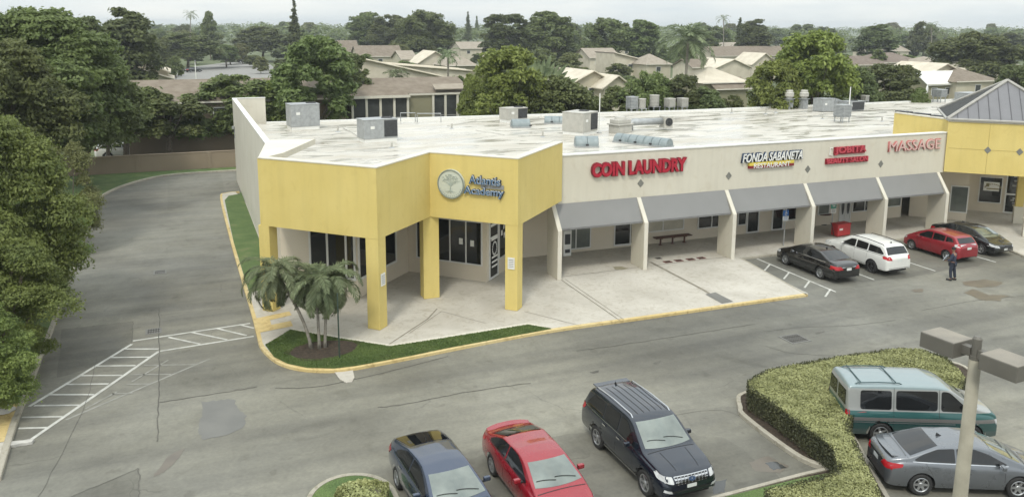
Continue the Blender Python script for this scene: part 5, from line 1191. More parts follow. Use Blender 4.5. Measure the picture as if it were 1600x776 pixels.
def ws(x0, x1, y0, y1, bow=.10):
    """windscreen-like top polygon: x0 base (cowl), x1 header; half-widths y0 at x0, y1 at x1"""
    n = 8; a = [(x0+math.copysign(bow, x0-x1)*(1-(k/n)**2)-math.copysign(bow, x0-x1)*.0, y0*k/n) for k in range(-n, n+1)]
    b = [(x1+math.copysign(bow*.6, x0-x1)*(1-(k/n)**2), y1*k/n) for k in range(n, -n-1, -1)]
    return a+b
def sedan(L_=4.87, W_=1.83, H_=1.47, paint_=None, wb=2.776, **kw):
    f = L_/2; xf = f-.95; xr = xf-wb
    sp = dict(L=L_, W=W_, H=H_, xf=xf, xr=xr, R=.33, paint=paint_, rim=(10, .025, False), sill=.25, tumble=24, crown=.035,
      top=[(-f, .90), (-f+.10, 1.02), (-f+.45, 1.10), (-f+.62, 1.12), (-f+1.45, 1.40), (-f+1.9, H_-.03), (-.05, H_), (.35, H_-.03), (.62, H_-.09), (1.42, 1.03), (1.5, .99), (f-.6, .87), (f-.15, .74), (f, .64)],
      belt=[(-f, .80), (-f+.4, .96), (-1.2, .97), (0, .93), (1.2, .90), (f-.5, .78), (f, .56)],
      sidewin=[[(-.42, 1.00), (-.42, 1.36), (-.9, 1.335), (-1.30, 1.20), (-1.55, 1.06), (-1.50, 1.02)], [(-.36, .995), (-.36, 1.365), (.15, 1.355), (.52, 1.24), (1.02, 1.0), (.95, .97)]],
      sidetrim=[[(-1.6, .995), (1.05, .945), (1.05, .965), (-1.6, 1.015)]],
      topd=[('windshield', ws(1.40, .60, .70, .57), 'windshield'), ('rear_window', ws(-f+.68, -f+1.47, .66, .54, .06), 'carglass'), ('hood_seam', [(1.58, -.72), (1.58, .72), (1.60, .72), (1.60, -.72)], 'black_trim'), ('trunk_seam', [(-f+.56, -.66), (-f+.56, .66), (-f+.575, .66), (-f+.575, -.66)], 'black_trim')],
      seams=[(-.39, .34, .98), (.95, .36, .93), ([(-1.25, .98), (-1.24, .98), (-1.02, .62), (-1.03, .62)], 0, 0)],
      handles=[(-.95, .86), (.02, .83)], mirror=(.82, 1.0), wipers=(1.36, 1.1), fin=-f+1.75,
      frontd=[('grille', [(-.55, .48), (.55, .48), (.48, .66), (-.48, .66)], 'black_trim', False), ('headlight', [(.50, .56), (.86, .62), (.84, .74), (.56, .68)], 'lamp_clear', True), ('lower_grille', [(-.6, .27), (.6, .27), (.55, .40), (-.55, .40)], 'black_trim', False), ('number_plate', [(-.15, .42), (.15, .42), (.15, .54), (-.15, .54)], 'plate', False)],
      sided=[('headlight', [(f-.45, .66), (f-.10, .60), (f-.14, .70), (f-.50, .77)], 'lamp_clear'), ('taillight', [(-f+.02, .74), (-f+.42, .84), (-f+.46, .93), (-f+.05, .92)], 'lamp_red')],
      reard=[('taillight', [(.36, .76), (.88, .74), (.86, .92), (.52, .93)], 'lamp_red', True), ('number_plate', [(-.16, .70), (.16, .70), (.16, .84), (-.16, .84)], 'plate', False), ('trunk_trim', [(-.45, .865), (.45, .865), (.45, .895), (-.45, .895)], 'chrome', False), ('bumper_trim', [(-.7, .28), (.7, .28), (.66, .40), (-.66, .40)], 'black_trim', False)])
    sp.update(kw); return sp
P_black = paint('black_paint', (.003, .003, .0035), .0, .2); P_white = paint('white_paint_car', (.66, .66, .63), 0., .35); P_red = paint('red_paint_hatch', (.27, .012, .022), .3, .3)
P_red2 = paint('red_paint_sedan', (.27, .008, .018), .25, .25); P_dk = paint('charcoal_paint', (.010, .012, .012), .3, .28); P_blue = paint('steel_blue_paint', (.038, .055, .095), .5, .22); P_navy = paint('navy_paint', (.008, .014, .026), .4, .22)
P_silver = paint('blue_silver_paint', (.15, .162, .178), .6, .28)
TEAL = (.022, .098, .095); P_van = paint('two_tone_van_paint', TEAL, .3, .35, zsplit=[(0, (.05, .085, .085)), (.5/2.2, (.025, .075, .073)), (.78/2.2, (.16, .155, .15)), (.90/2.2, TEAL), (1.10/2.2, (.30, .31, .30)), (1.80/2.2, (.22, .28, .29))])
up = math.radians(90); dn = math.radians(-90)
build_car(sedan(paint_=P_black), 'black sedan parked nose-in with red taillights, beside the striped aisle', 'car', (31.78, 34.05), up-.02)
build_car(sedan(L_=4.63, W_=1.78, H_=1.44, wb=2.7, paint_=P_dk, rim=(5, .05, False), hchrome=False), 'dark charcoal sedan facing out at the far right of the arcade row', 'car', (44.05, 34.5), dn+.02)
cx_, cy_ = 20.50, 15.75; hd = math.radians(-25)
build_car(sedan(L_=4.63, W_=1.78, H_=1.44, wb=2.7, paint_=P_silver, rim=(6, .055, False), hchrome=False, spoiler=(-2.13, 1.15, .62)), 'blue silver sedan parked beside the van, cut off by the bottom edge', 'car', (cx_, cy_), hd)
# red sedan, facing the camera
build_car(sedan(L_=4.66, W_=1.80, H_=1.43, wb=2.68, paint_=P_red2, rim=(6, .05, False), hchrome=False, trimchrome=False, spoiler=(-2.12, 1.13, .70), fin=None), 'bright red sedan with rear spoiler between the blue fastback and the navy SUV', 'car', (8.78, 19.78), dn+.03)
# steel blue fastback with black glass tail
f = 2.42
sp = sedan(L_=4.84, W_=1.86, H_=1.45, wb=2.8, paint_=P_blue, rim=(10, .025, False), tumble=26)
sp['top'] = [(-f, .92), (-f+.12, 1.06), (-f+.35, 1.13), (-f+.9, 1.27), (-f+1.5, 1.41), (-.2, 1.455), (.2, 1.44), (.55, 1.36), (1.42, 1.04), (1.5, .99), (f-.6, .87), (f-.15, .74), (f, .64)]
sp['topd'] = [('windshield', ws(1.40, .55, .72, .58), 'windshield'), ('rear_window', ws(-f+.30, -f+1.42, .66, .56, .05), 'carglass'), ('hood_seam', [(1.58, -.72), (1.58, .72), (1.60, .72), (1.60, -.72)], 'black_trim')]
sp['fin'] = -f+1.2
build_car(sp, 'steel blue fastback facing the camera beside the round grass island', 'car', (6.05, 20.12), dn+.06)
# SUV
def suv(L_, W_, H_, wb, paint_, front=.95, **kw):
    f = L_/2; xf = f-front; xr = xf-wb
    sp = dict(L=L_, W=W_, H=H_, xf=xf, xr=xr, R=.375, paint=paint_, rim=(5, .06, False), sill=.34, tumble=15, crown=.04, pf=.13, pr=.08,
      top=[(-f, .98), (-f+.06, 1.10), (-f+.16, 1.18), (-f+.42, H_-.14), (-f+.55, H_-.05), (-f+1.2, H_), (0, H_), (.3, H_-.02), (.55, H_-.09), (1.28, 1.22), (1.36, 1.17), (f-.5, 1.06), (f-.14, .96), (f, .80)],
      belt=[(-f, .92), (-f+.35, 1.12), (-1.2, 1.13), (0, 1.09), (1.2, 1.07), (f-.5, .95), (f, .70)],
      sidewin=[[(-1.02, 1.17), (-1.02, H_-.16), (-1.75, H_-.19), (-2.08, 1.24), (-2.0, 1.18)], [(-.14, 1.15), (-.14, H_-.14), (-.95, H_-.15), (-.95, 1.17)], [(-.06, 1.145), (-.06, H_-.14), (.30, H_-.17), (.90, 1.18), (.86, 1.13)]],
      sidetrim=[[(-2.15, 1.125), (.95, 1.095), (.95, 1.115), (-2.15, 1.145)]],
      topd=[('windshield', ws(1.26, .52, .76, .66), 'windshield'), ('rear_window', ws(-f+.17, -f+.43, .70, .63, .02), 'carglass'), ('hood_seam', [(1.42, -.78), (1.42, .78), (1.44, .78), (1.44, -.78)], 'black_trim'), ('hood_crease', [(1.5, .42), (f-.25, .36), (f-.25, .375), (1.5, .435)], 'black_trim'), ('hood_crease', [(1.5, -.42), (f-.25, -.36), (f-.25, -.375), (1.5, -.435)], 'black_trim')],
      seams=[(-.10, .42, 1.12), (.86, .44, 1.08), ([(-1.02, 1.12), (-1.01, 1.12), (-.98, .75), (-.99, .75)], 0, 0)],
      handles=[(-.82, 1.02), (.06, 1.0)], mirror=(.72, 1.17), wipers=(1.22, 1.3), rails=(-1.95, .35, .64), fin=-f+.75, cladding='black', sillh=.22,
      frontd=[('grille', [(-.50, .72), (.50, .72), (.56, .93), (-.56, .93)], 'chrome', False), ('headlight', [(.58, .76), (.90, .82), (.90, .95), (.60, .93)], 'lamp_clear', True), ('lower_grille', [(-.72, .36), (.72, .36), (.66, .56), (-.66, .56)], 'black_trim', False), ('number_plate', [(-.16, .58), (.16, .58), (.16, .69), (-.16, .69)], 'plate', False)],
      sided=[('headlight', [(f-.50, .92), (f-.10, .78), (f-.12, .88), (f-.52, 1.0)], 'lamp_clear'), ('taillight', [(-f+.02, .95), (-f+.34, .98), (-f+.40, 1.10), (-f+.10, 1.12)], 'lamp_red')],
      reard=[('taillight', [(.52, .93), (.92, .93), (.90, 1.12), (.60, 1.12)], 'lamp_red', True), ('rear_glass', [(-.66, 1.24), (.66, 1.24), (.60, H_-.17), (-.60, H_-.17)], 'carglass', False), ('number_plate', [(-.16, .82), (.16, .82), (.16, .95), (-.16, .95)], 'plate', False), ('bumper_trim', [(-.78, .34), (.78, .34), (.74, .50), (-.74, .50)], 'black_trim', False)])
    sp.update(kw); return sp
sp = suv(5.03, 1.96, 1.78, 2.86, P_navy, rim=(5, .06, False))
f = 2.515
sp['topd'] += [('roof_groove', [(-1.7, y-.012), (.25, y-.012), (.25, y+.012), (-1.7, y+.012)], 'black_trim') for y in (-.42, -.21, 0, .21, .42)]
t, c = build_car(sp, 'navy blue SUV with ribbed roof and chrome grille facing the camera', 'SUV', (12.5, 20.05), dn+.01, 'parked_suv')
gm = 'black_trim'
for z in (.755, .825, .895): c.front(t, 'grille_bar', [(-.53, z-.016), (.53, z-.016), (.53, z+.016), (-.53, z+.016)], MA['black_trim'], .014, .1)
for y in np.linspace(-.45, .45, 9): c.front(t, 'grille_bar', [(y-.012, .73), (y+.012, .73), (y+.012, .92), (y-.012, .92)], MA['rim'], .018, .1)
c.front(t, 'badge', [(.11*math.cos(a), .825+.05*math.sin(a)) for a in [k*math.pi/8 for k in range(16)]], MA['navy'], .024, .1)
c.front(t, 'fog_lamp', [(.62, .50), (.86, .55), (.84, .62), (.66, .58)], MA['lamp_clear'], .016, .1, 1, True)
c.side(t, 'sill_strip', [(-1.0, .36), (1.1, .36), (1.1, .40), (-1.0, .40)], MA['chrome'], .016, .2)
b = MB(); b.box((-2.08, 0, 1.715), (.26, 1.24, .035)); b.build('rear_spoiler', P_navy, t, False, bevel=.01)
sp = suv(4.89, 1.83, 1.69, 2.89, P_white, front=.93, rim=(8, .03, True), railmat='black_trim', R=.36, gap=.07, cladding=None, trimchrome=False, hchrome=False)
t, c = build_car(sp, 'white SUV with black wheels between the black sedan and the red hatchback', 'SUV', (35.2, 34.0), up-.01, 'parked_suv')
# red hatchback
def hatch(paint_):
    f = 2.05; H_ = 1.525; xf = f-.80; xr = xf-2.5
    return dict(L=4.1, W=1.695, H=H_, xf=xf, xr=xr, R=.30, paint=paint_, rim=(6, .03, False), sill=.24, tumble=17, crown=.04, pf=.18, pr=.08,
      top=[(-f, .90), (-f+.06, 1.02), (-f+.14, 1.10), (-f+.42, 1.40), (-f+.55, 1.47), (-.7, H_), (.1, H_-.01), (.4, H_-.08), (1.32, 1.04), (1.42, .98), (f-.25, .80), (f, .60)],
      belt=[(-f, .84), (-f+.3, 1.03), (0, .97), (1.0, .92), (f-.4, .78), (f, .52)],
      sidewin=[[(-1.08, 1.09), (-1.08, 1.38), (-1.45, 1.34), (-1.62, 1.16)], [(-.20, 1.02), (-.20, 1.40), (-1.0, 1.39), (-1.0, 1.07)], [(-.12, 1.015), (-.12, 1.40), (.28, 1.37), (.80, 1.10), (.76, 1.0)], [(.86, 1.0), (.86, 1.06), (1.14, .98)]],
      topd=[('windshield', ws(1.30, .38, .68, .58), 'windshield'), ('hood_seam', [(1.40, -.62), (1.40, .62), (1.42, .62), (1.42, -.62)], 'black_trim')],
      seams=[(-.16, .34, 1.0), (.78, .36, .96), ([(-1.04, 1.0), (-1.03, 1.0), (-.90, .6), (-.91, .6)], 0, 0)], handles=[(-.82, .90), (.02, .88)], hchrome=False, mirror=(.70, 1.02), wipers=(1.26, 1.1), fin=None,
      frontd=[('grille', [(-.4, .5), (.4, .5), (.4, .62), (-.4, .62)], 'black_trim', False), ('headlight', [(.42, .58), (.78, .66), (.74, .78), (.5, .7)], 'lamp_clear', True)],
      sided=[('taillight', [(-f+.03, .92), (-f+.30, .94), (-f+.34, 1.06), (-f+.10, 1.10)], 'lamp_clear')],
      reard=[('rear_glass', [(-.60, 1.12), (.60, 1.12), (.55, 1.38), (-.55, 1.38)], 'carglass', False), ('taillight', [(.56, .88), (.82, .90), (.80, 1.06), (.62, 1.08)], 'lamp_red', True), ('number_plate', [(-.16, .78), (.16, .78), (.16, .91), (-.16, .91)], 'plate', False), ('bumper_trim', [(-.6, .27), (.6, .27), (.55, .36), (-.55, .36)], 'black_trim', False)])
build_car(hatch(P_red), 'dark red hatchback parked nose-in in front of the last pier', 'car', (41.02, 34.12), up-.03)
# conversion van
f = 2.41; H_ = 1.93
sp = dict(L=4.82, W=1.96, H=H_, xf=f-.88, xr=f-.88-2.82, R=.35, paint=P_van, rim=(5, .05, False), sill=.30, tumble=9, crown=.05, pf=.14, pr=.02, round=.08, smooth=.03,
  top=[(-f, 1.70), (-f+.04, 1.80), (-f+.12, H_-.03), (-1.2, H_), (.4, H_-.01), (.75, H_-.08), (.95, H_-.17), (1.62, 1.30), (1.70, 1.25), (f-.2, 1.10), (f-.05, 1.0), (f, .86)],
  belt=[(-f, 1.08), (0, 1.07), (1.4, 1.06), (1.7, 1.04), (f-.2, .98), (f, .75)],
  sidewin=[[(-1.00, 1.15), (-1.00, 1.75), (-1.98, 1.75), (-1.98, 1.15)], [(.44, 1.15), (.44, 1.77), (-.86, 1.76), (-.86, 1.15)], [(.55, 1.14), (.55, 1.77), (.80, 1.75), (1.40, 1.22), (1.38, 1.13)]],
  topd=[('windshield', ws(1.60, .93, .80, .74, .08), 'windshield'), ('hood_seam', [(1.76, -.7), (1.76, .7), (1.775, .7), (1.775, -.7)], 'black_trim')],
  seams=[(-.93, .36, 1.85), (.49, .36, 1.82), (1.44, .42, 1.15)], handles=[(.36, .98), (.62, .98)], hchrome=False, mirror=(1.32, 1.26), mirror_mat=MA['black_trim'], wipers=(1.56, 1.35), rails=(-2.15, -.62, .66), railmat='teal_rail', crossbars=[-1.95, -.85], fin=None, cladding='chrome', wr=.09,
  frontd=[('grille', [(-.55, .70), (.55, .70), (.55, .90), (-.55, .90)], 'black_trim', False), ('headlight', [(.60, .72), (.86, .74), (.84, .90), (.60, .90)], 'lamp_clear', True)],
  sided=[('taillight', [(-f+.02, .88), (-f+.10, .88), (-f+.10, 1.12), (-f+.02, 1.12)], 'lamp_red'), ('side_stripe', [(-2.3, .73), (1.0, .73), (1.0, .755), (-2.3, .755)], 'rim')],
  reard=[('rear_window', [(.06, 1.22), (.76, 1.22), (.72, 1.70), (.06, 1.70)], 'carglass', True), ('taillight', [(.80, .86), (.92, .86), (.92, 1.12), (.80, 1.12)], 'lamp_red', True), ('number_plate', [(-.16, .70), (.16, .70), (.16, .84), (-.16, .84)], 'plate', False), ('bumper', [(-.85, .38), (.85, .38), (.85, .56), (-.85, .56)], 'chrome', False)])
MA['teal_rail'] = mat('dark_teal_rail', (.03, .07, .075), .5)
build_car(sp, 'teal and silver conversion van with roof rack parked against the hedge', 'van', (21.75, 18.55), math.radians(-25), 'parked_van')
# two cars far off in the neighbourhood car park
build_car(sedan(paint_=P_black), 'small dark car standing far off in the neighbourhood car park', 'car', tuple(G(302, 113).xy), .6)
build_car(suv(4.8, 1.85, 1.7, 2.8, P_dk), 'dark pickup-like SUV at the far edge of the neighbourhood car park', 'SUV', tuple(G(381, 98).xy), .2, 'parked_suv')
t, c = build_car(suv(5.1, 1.95, 1.6, 3.0, P_white), 'white vehicle roof showing above the brown wall behind the trees', 'SUV', tuple(atD(193, 248, 82).xy), .1, 'parked_suv')
# ================================================================== VEGETATION
def quads_obj(name, Cn, U, V, m, parent=None):
    """diamond leaves: centre, half-length vector U, half-width vector V (numpy n x 3)"""
    n = len(Cn); co = np.empty((n, 4, 3), np.float32); co[:, 0] = Cn-U; co[:, 1] = Cn+V-U*.1; co[:, 2] = Cn+U; co[:, 3] = Cn-V-U*.1
    me = bpy.data.meshes.new(name); me.vertices.add(4*n); me.vertices.foreach_set('co', co.ravel()); me.loops.add(4*n); me.loops.foreach_set('vertex_index', np.arange(4*n, dtype=np.int32))
    me.polygons.add(n); me.polygons.foreach_set('loop_start', np.arange(0, 4*n, 4, dtype=np.int32)); me.polygons.foreach_set('loop_total', np.full(n, 4, np.int32)); me.update(calc_edges=True)
    me.materials.append(m); return me
def unit(a): return a/np.maximum(1e-9, np.linalg.norm(a, axis=1, keepdims=True))
def leaves(rg, clumps, n, size, up=.8, rnd=.8, hang=0., flat=.66):
    c = np.array([x[:3] for x in clumps]); r = np.array([x[3] for x in clumps]); w_ = r**2; idx = rg.choice(len(clumps), n, p=w_/w_.sum())
    d = unit(rg.normal(size=(n, 3))); d[:, 2] = np.where(d[:, 2] < -.45, -d[:, 2], d[:, 2]); d = unit(d)
    lump = 1+.20*np.sin(d[:, 0]*7+c[idx, 1]*3)*np.sin(d[:, 1]*8+c[idx, 0]*2)+.14*np.sin(d[:, 2]*13+c[idx, 2]*5)
    stray = np.where(rg.random(n) < .07, rg.uniform(1.0, 1.35, n), 1.); rad = r[idx]*lump*stray*(.55+.58*rg.random(n)**.55); P = c[idx]+d*rad[:, None]*np.array([1, 1, flat])
    nn = unit(d*.6+np.array([0, 0, up])+rg.normal(size=(n, 3))*rnd*.6); t = unit(np.cross(nn, rg.normal(size=(n, 3)))); t[:, 2] -= hang; t = unit(t); b = unit(np.cross(nn, t))
    s = size*(.6+.8*rg.random(n))[:, None]; return P, t*s, b*s*.55
def crown_clumps(rg, h, r, base, n, shape='broad'):
    out = []
    for k in range(n):
        u = rg.random(); a = rg.random()*2*math.pi; z = rg.random()**.75
        if shape == 'broad': prof = math.sin(math.pi*(.18+.74*z))**.7
        elif shape == 'tall': prof = math.sin(math.pi*(.14+.80*z))**.8*.8
        else: prof = (1-z)*.9+.12
        rho = r*prof*(.35+.6*math.sqrt(u)); rc = r*(.16+.22*rg.random()**1.6)*(1.-.3*z)
        out.append((rho*math.cos(a)*(1+.18*math.sin(3*a+n)), rho*math.sin(a)*(1+.18*math.cos(2*a)), base+(h-base-rc*.7)*z+.2*rc, rc))
    return out
_tm = {}
def tree_kind(key, seed, h=10., r=4.5, base=2.6, nc=46, nl=22000, size=.23, shape='broad', leaf='leaf_mid', trunk_r=.22, limbs=7, up=.8, hang=0., flat=.68):
    rg = np.random.default_rng(seed); cl = crown_clumps(rg, h, r, base, nc, shape); P, U, V = leaves(rg, cl, nl, size, up, hang=hang, flat=flat)
    cm = quads_obj('crown', P, U, V, MA[leaf]); b = MB(); rd = random.Random(seed)
    lean = (rd.uniform(-.4, .4), rd.uniform(-.4, .4)); top_ = Vector((lean[0], lean[1], base+.30*(h-base)))
    b.tube([(0, 0, -.1), (lean[0]*.2, lean[1]*.2, base*.5), (lean[0]*.6, lean[1]*.6, base), top_], [trunk_r*1.25, trunk_r, trunk_r*.85, trunk_r*.6], 8)
    for k in range(limbs):
        c = cl[rd.randrange(len(cl))]; s = Vector((lean[0]*.5, lean[1]*.5, base*rd.uniform(.75, 1.1))); e = Vector(c[:3]); mid = s.lerp(e, .5)+Vector((0, 0, -.3)); b.tube([s, mid, e], [trunk_r*.5, trunk_r*.3, trunk_r*.12], 6)
    me = b.mesh('trunk'); me.materials.append(MA['bark']); me.polygons.foreach_set('use_smooth', [True]*len(me.polygons)); _tm[key] = (cm, me)
tree_kind('A', 1, nc=75); tree_kind('B', 2, nc=64, r=4.2, leaf='leaf_dark'); tree_kind('C', 3, nc=85, r=4.9, base=2.0, nl=24000); tree_kind('L', 4, nc=75, leaf='leaf_light', r=4.6, size=.22)
tree_kind('O', 5, nc=40, leaf='leaf_olive', r=4.2, size=.22, base=2.2); tree_kind('T', 6, r=3.4, shape='tall', nc=90, base=1.6); tree_kind('D', 7, r=3.6, shape='tall', nc=90, base=1.2, leaf='leaf_dark', nl=19000)
tree_kind('N', 8, h=10, r=5.2, base=2.6, nc=95, nl=95000, size=.125, flat=.55, leaf='leaf_mid', trunk_r=.25, limbs=12); tree_kind('NL', 9, h=10, r=5.2, base=1.4, nc=100, nl=110000, size=.10, flat=.55, leaf='leaf_near', trunk_r=.22, limbs=12); tree_kind('NO', 10, h=10, r=4.6, base=.8, nc=60, nl=30000, size=.12, leaf='leaf_olive', trunk_r=.2)
tree_kind('S', 15, h=10, r=4.4, base=4.3, nc=40, nl=15000, size=.24, leaf='leaf_mid', trunk_r=.30, limbs=9)
for k, (sd, lf, sh) in enumerate(((11, 'leaf_mid', 'broad'), (12, 'leaf_dark', 'broad'), (13, 'leaf_mid', 'tall'), (14, 'leaf_olive', 'broad'))): tree_kind(f'f{k}', sd, nc=70, nl=7000, size=.40, shape=sh, leaf=lf, base=1.4, limbs=3, r=4.8 if sh == 'broad' else 3.2)
def tree(kind, loc, h, r=None, label='distant tree among the houses beyond the shops', group=None, name='tree', rz=0., leaf=None, cat='tree'):
    cm, tmh = _tm[kind]; s = h/10.; base_r = {'A': 4.5, 'B': 4.2, 'C': 4.9, 'L': 4.6, 'O': 4.2, 'T': 2.7, 'D': 2.9, 'N': 5.2, 'NL': 5.2, 'NO': 4.6, 'S': 4.4, 'f0': 4.8, 'f1': 4.8, 'f2': 2.8, 'f3': 4.8}[kind]; sr = (r/base_r) if r else s
    o = thing(name, label, cat, (loc[0], loc[1], loc[2] if len(loc) > 2 else 0), rz, group); o.scale = (sr, sr, s)
    t = bpy.data.objects.new('trunk', tmh); C.objects.link(t); t.parent = o; c = bpy.data.objects.new('crown', cm); C.objects.link(c); c.parent = o; return o
def ptree(kind, px, D, ytop, rpx, label=None, group=None, rz=None, hmin=2.5, **kw):
    g = atD(px, ytop, D); h = max(hmin, g.z); d = ray(px, 300); k = 1.0; p = atD(px, ytop, D); tree(kind, (p.x, p.y, 0), h, rpx*D/FPX, label or 'distant tree among the houses beyond the shops', group, rz=rz if rz is not None else (px*1.7) % 6.28, **kw)
gv = 'trees on the verge of the side drive'
ptree('N', 60, 62, 14, 132, 'huge dark green tree towering at the upper left', None, 1.0)
ptree('N', -25, 50, 62, 118, 'large dark tree cut by the left edge below the huge one', None, 2.2)
ptree('N', 118, 66, 92, 88, 'dark broad tree leaning over the far end of the verge', gv, 4.0)
ptree('NL', -22, 33, 190, 128, 'big light green tree at the left edge overhanging the drive', None, .5)
ptree('NO', 96, 47, 228, 56, 'rounded olive yellow bushy tree between the bright and the dark trees', None, 1.3)
ptree('NL', -22, 30, 372, 104, 'low light green tree over the verge at the lower left', None, 2.9)
ptree('NL', 40, 38, 300, 84, 'light green tree beside the drive just above the lower-left one', None, 4.4)
ptree('NL', -52, 27, 470, 84, 'bright leafy bush at the left edge above the orange curb ramp', None, 5.2)
def leaner(label, base, px_c, ytop, rpx, D, kind, lean=True):
    p = G(*base); q_ = atD(px_c, ytop, D); h = q_.z; o = tree(kind, (p.x, p.y, 0), h, rpx*D/FPX, label, gv); dx = Vector((q_.x-p.x, q_.y-p.y)); return o
ptree('S', 188, 76, 136, 66, 'dark green tree with a forked trunk standing before the brown wall', gv, .3)
ptree('S', 258, 78.2, 148, 66, 'green tree with a slim leaning trunk in front of the brown wall', gv, 2.0)
ptree('S', 160, 74, 150, 44, 'slim tree with a leaning trunk beside the forked one, close to the dark mass', gv, 1.2)
ptree('A', 366, 84, 118, 66, 'broad green tree behind the brown wall beside the tall side wall', None, 3.0)
ptree('A', 308, 83, 146, 56, 'small green tree behind the brown wall, between two larger ones', None, 4.1)
ptree('L', 418, 85, 128, 38, 'yellow green tree peeping over the corner of the side wall', None, 1.1)
ptree('D', 195, 125, 12, 44, 'dark round-topped tree rising right of the huge one', None, .2)
gb = 'trees between the houses behind the shops'
rows = [('A', 492, 84, 58, 66, 'big green tree behind the roof between the side wall and the screened porches'), ('B', 545, 92, 88, 40, 'dark tree leaning over the left end of the screened porch roof'), ('L', 792, 82, 76, 58, 'full light green tree at the right end of the screened porches'),
        ('C', 862, 83, 118, 60, 'wide green tree right of the light one, behind the middle of the roof'), ('L', 738, 88, 118, 22, 'narrow yellow green tree at the end of the porch roof'), ('B', 928, 86, 156, 38, 'low dark bushy tree below the cream gabled houses'), ('C', 1014, 84, 112, 44, 'grey green tree behind the white mast'),
        ('A', 965, 86, 136, 34, 'green bushy tree between the cream twin gables and the white mast'), ('L', 905, 84, 140, 26, 'olive yellow bush at the left foot of the cream twin gables'), ('A', 1145, 86, 150, 22, 'low bush in front of the olive-grey hipped house wall'), ('B', 1066, 85, 120, 42, 'dark bushy tree under the coconut palm'), ('D', 1105, 84, 135, 30, 'small dark tree left of the tan hipped house'), ('L', 1272, 88, 52, 62, 'large bright yellow green tree behind the mushroom vents'), ('L', 1212, 86, 96, 46, 'bright green tree left of the large yellow green one'),
        ('B', 1392, 95, 103, 52, 'dark dense tree between the bright tree and the white gabled house'), ('B', 1345, 92, 108, 34, 'dark tree touching the right side of the large bright tree'), ('A', 1436, 92, 138, 20, 'small green tree left of the white gabled house'), ('C', 1532, 170, 50, 62, 'broad green tree at the upper right above the brown roofs'),
        ('B', 1588, 105, 104, 34, 'dark tree at the right edge behind the hipped roof'), ('C', 664, 270, 16, 46, 'tall spreading tree with pale trunk above the cream townhouses'), ('B', 792, 240, 24, 44, 'dark broad tree on the skyline left of centre'), ('A', 858, 240, 19, 48, 'broad tree on the skyline right of the dark one'),
        ('A', 572, 310, 20, 36, 'rounded tree on the skyline above the brown roofs'), ('A', 610, 300, 24, 34, 'rounded tree just right of its skyline neighbour'), ('A', 408, 290, 42, 40, 'green tree beside the neighbourhood car park'), ('C', 226, 200, 52, 40, 'olive green tree above the stepped cream house'), ('A', 290, 240, 52, 44, 'green tree shading the neighbourhood car park'),
        ('A', 352, 250, 70, 22, 'small tree in front of the neighbourhood car park'), ('B', 120, 100, 30, 56, 'dark tree behind the huge left tree'), ('D', 1372, 250, 38, 30, 'dark skyline tree above the far brown roofs'), ('C', 948, 250, 28, 40, 'green skyline tree left of the coconut palm'), ('T', 1005, 250, 30, 28, 'upright tree just left of the coconut palm'), ('D', 1180, 260, 30, 26, 'square dark tree on the skyline right of the palm')]
for kd, px, D, yt, rp_, lb in rows: ptree(kd, px, D, yt, rp_, lb, gb)
# far wood that reads as one mass
rg = np.random.default_rng(5); cl = []
for k in range(1100):
    D = 440+rg.random()**1.5*1950; px = rg.uniform(-150, 1750); h = rg.uniform(8, 14.5); p = atD(px, 300, D); r_ = rg.uniform(5, 8)
    for j in range(3): cl.append((p.x+rg.uniform(-4, 4), p.y+rg.uniform(-4, 4), h-r_*.5-rg.uniform(0, 4), r_*rg.uniform(.6, .9)))
P, U, V = leaves(rg, cl, 120000, 1.05, rnd=.6); me = quads_obj('far_woodland', P, U, V, MA['leaf_mid']); o = bpy.data.objects.new('far_woodland', me); C.objects.link(o); setp(o, 'hazy far-off woodland along the horizon', 'woodland', kind='stuff')

# conifers on the skyline
def pine(px, D, yt, rp_, label):
    p = atD(px, yt, D); h = p.z; t = thing('norfolk_pine', label, 'tree', (p.x, p.y, 0), 0, 'dark conifer spires on the skyline'); b = MB(); b.cone((0, 0, 0), (0, 0, h), .3, .05, 8); b.build('trunk', MA['bark'], t, False)
    rg_ = np.random.default_rng(int(px)); R_ = rp_*D/FPX; cl = []
    for k in range(60): z = h*(.3+.69*k/60); rr_ = R_*(1-k/61)**.9*rg_.uniform(.5, 1.1); a = k*2.4; cl.append((rr_*.6*math.cos(a), rr_*.6*math.sin(a), z, max(.18, rr_*.42)))
    P, U, V = leaves(rg_, cl, 2600, .55); me = quads_obj('crown', P, U, V, MA['leaf_dark']); c = bpy.data.objects.new('crown', me); C.objects.link(c); c.parent = t
pine(459, 240, -1, 15, 'tall norfolk pine spire rising above the skyline left of centre'); pine(731, 420, 18, 8, 'small pale conifer spire on the skyline near the middle'); pine(745, 500, 25, 6, 'tiny conifer spire just right of the pale one'); pine(1157, 330, 27, 10, 'narrow conifer right of the coconut palm')

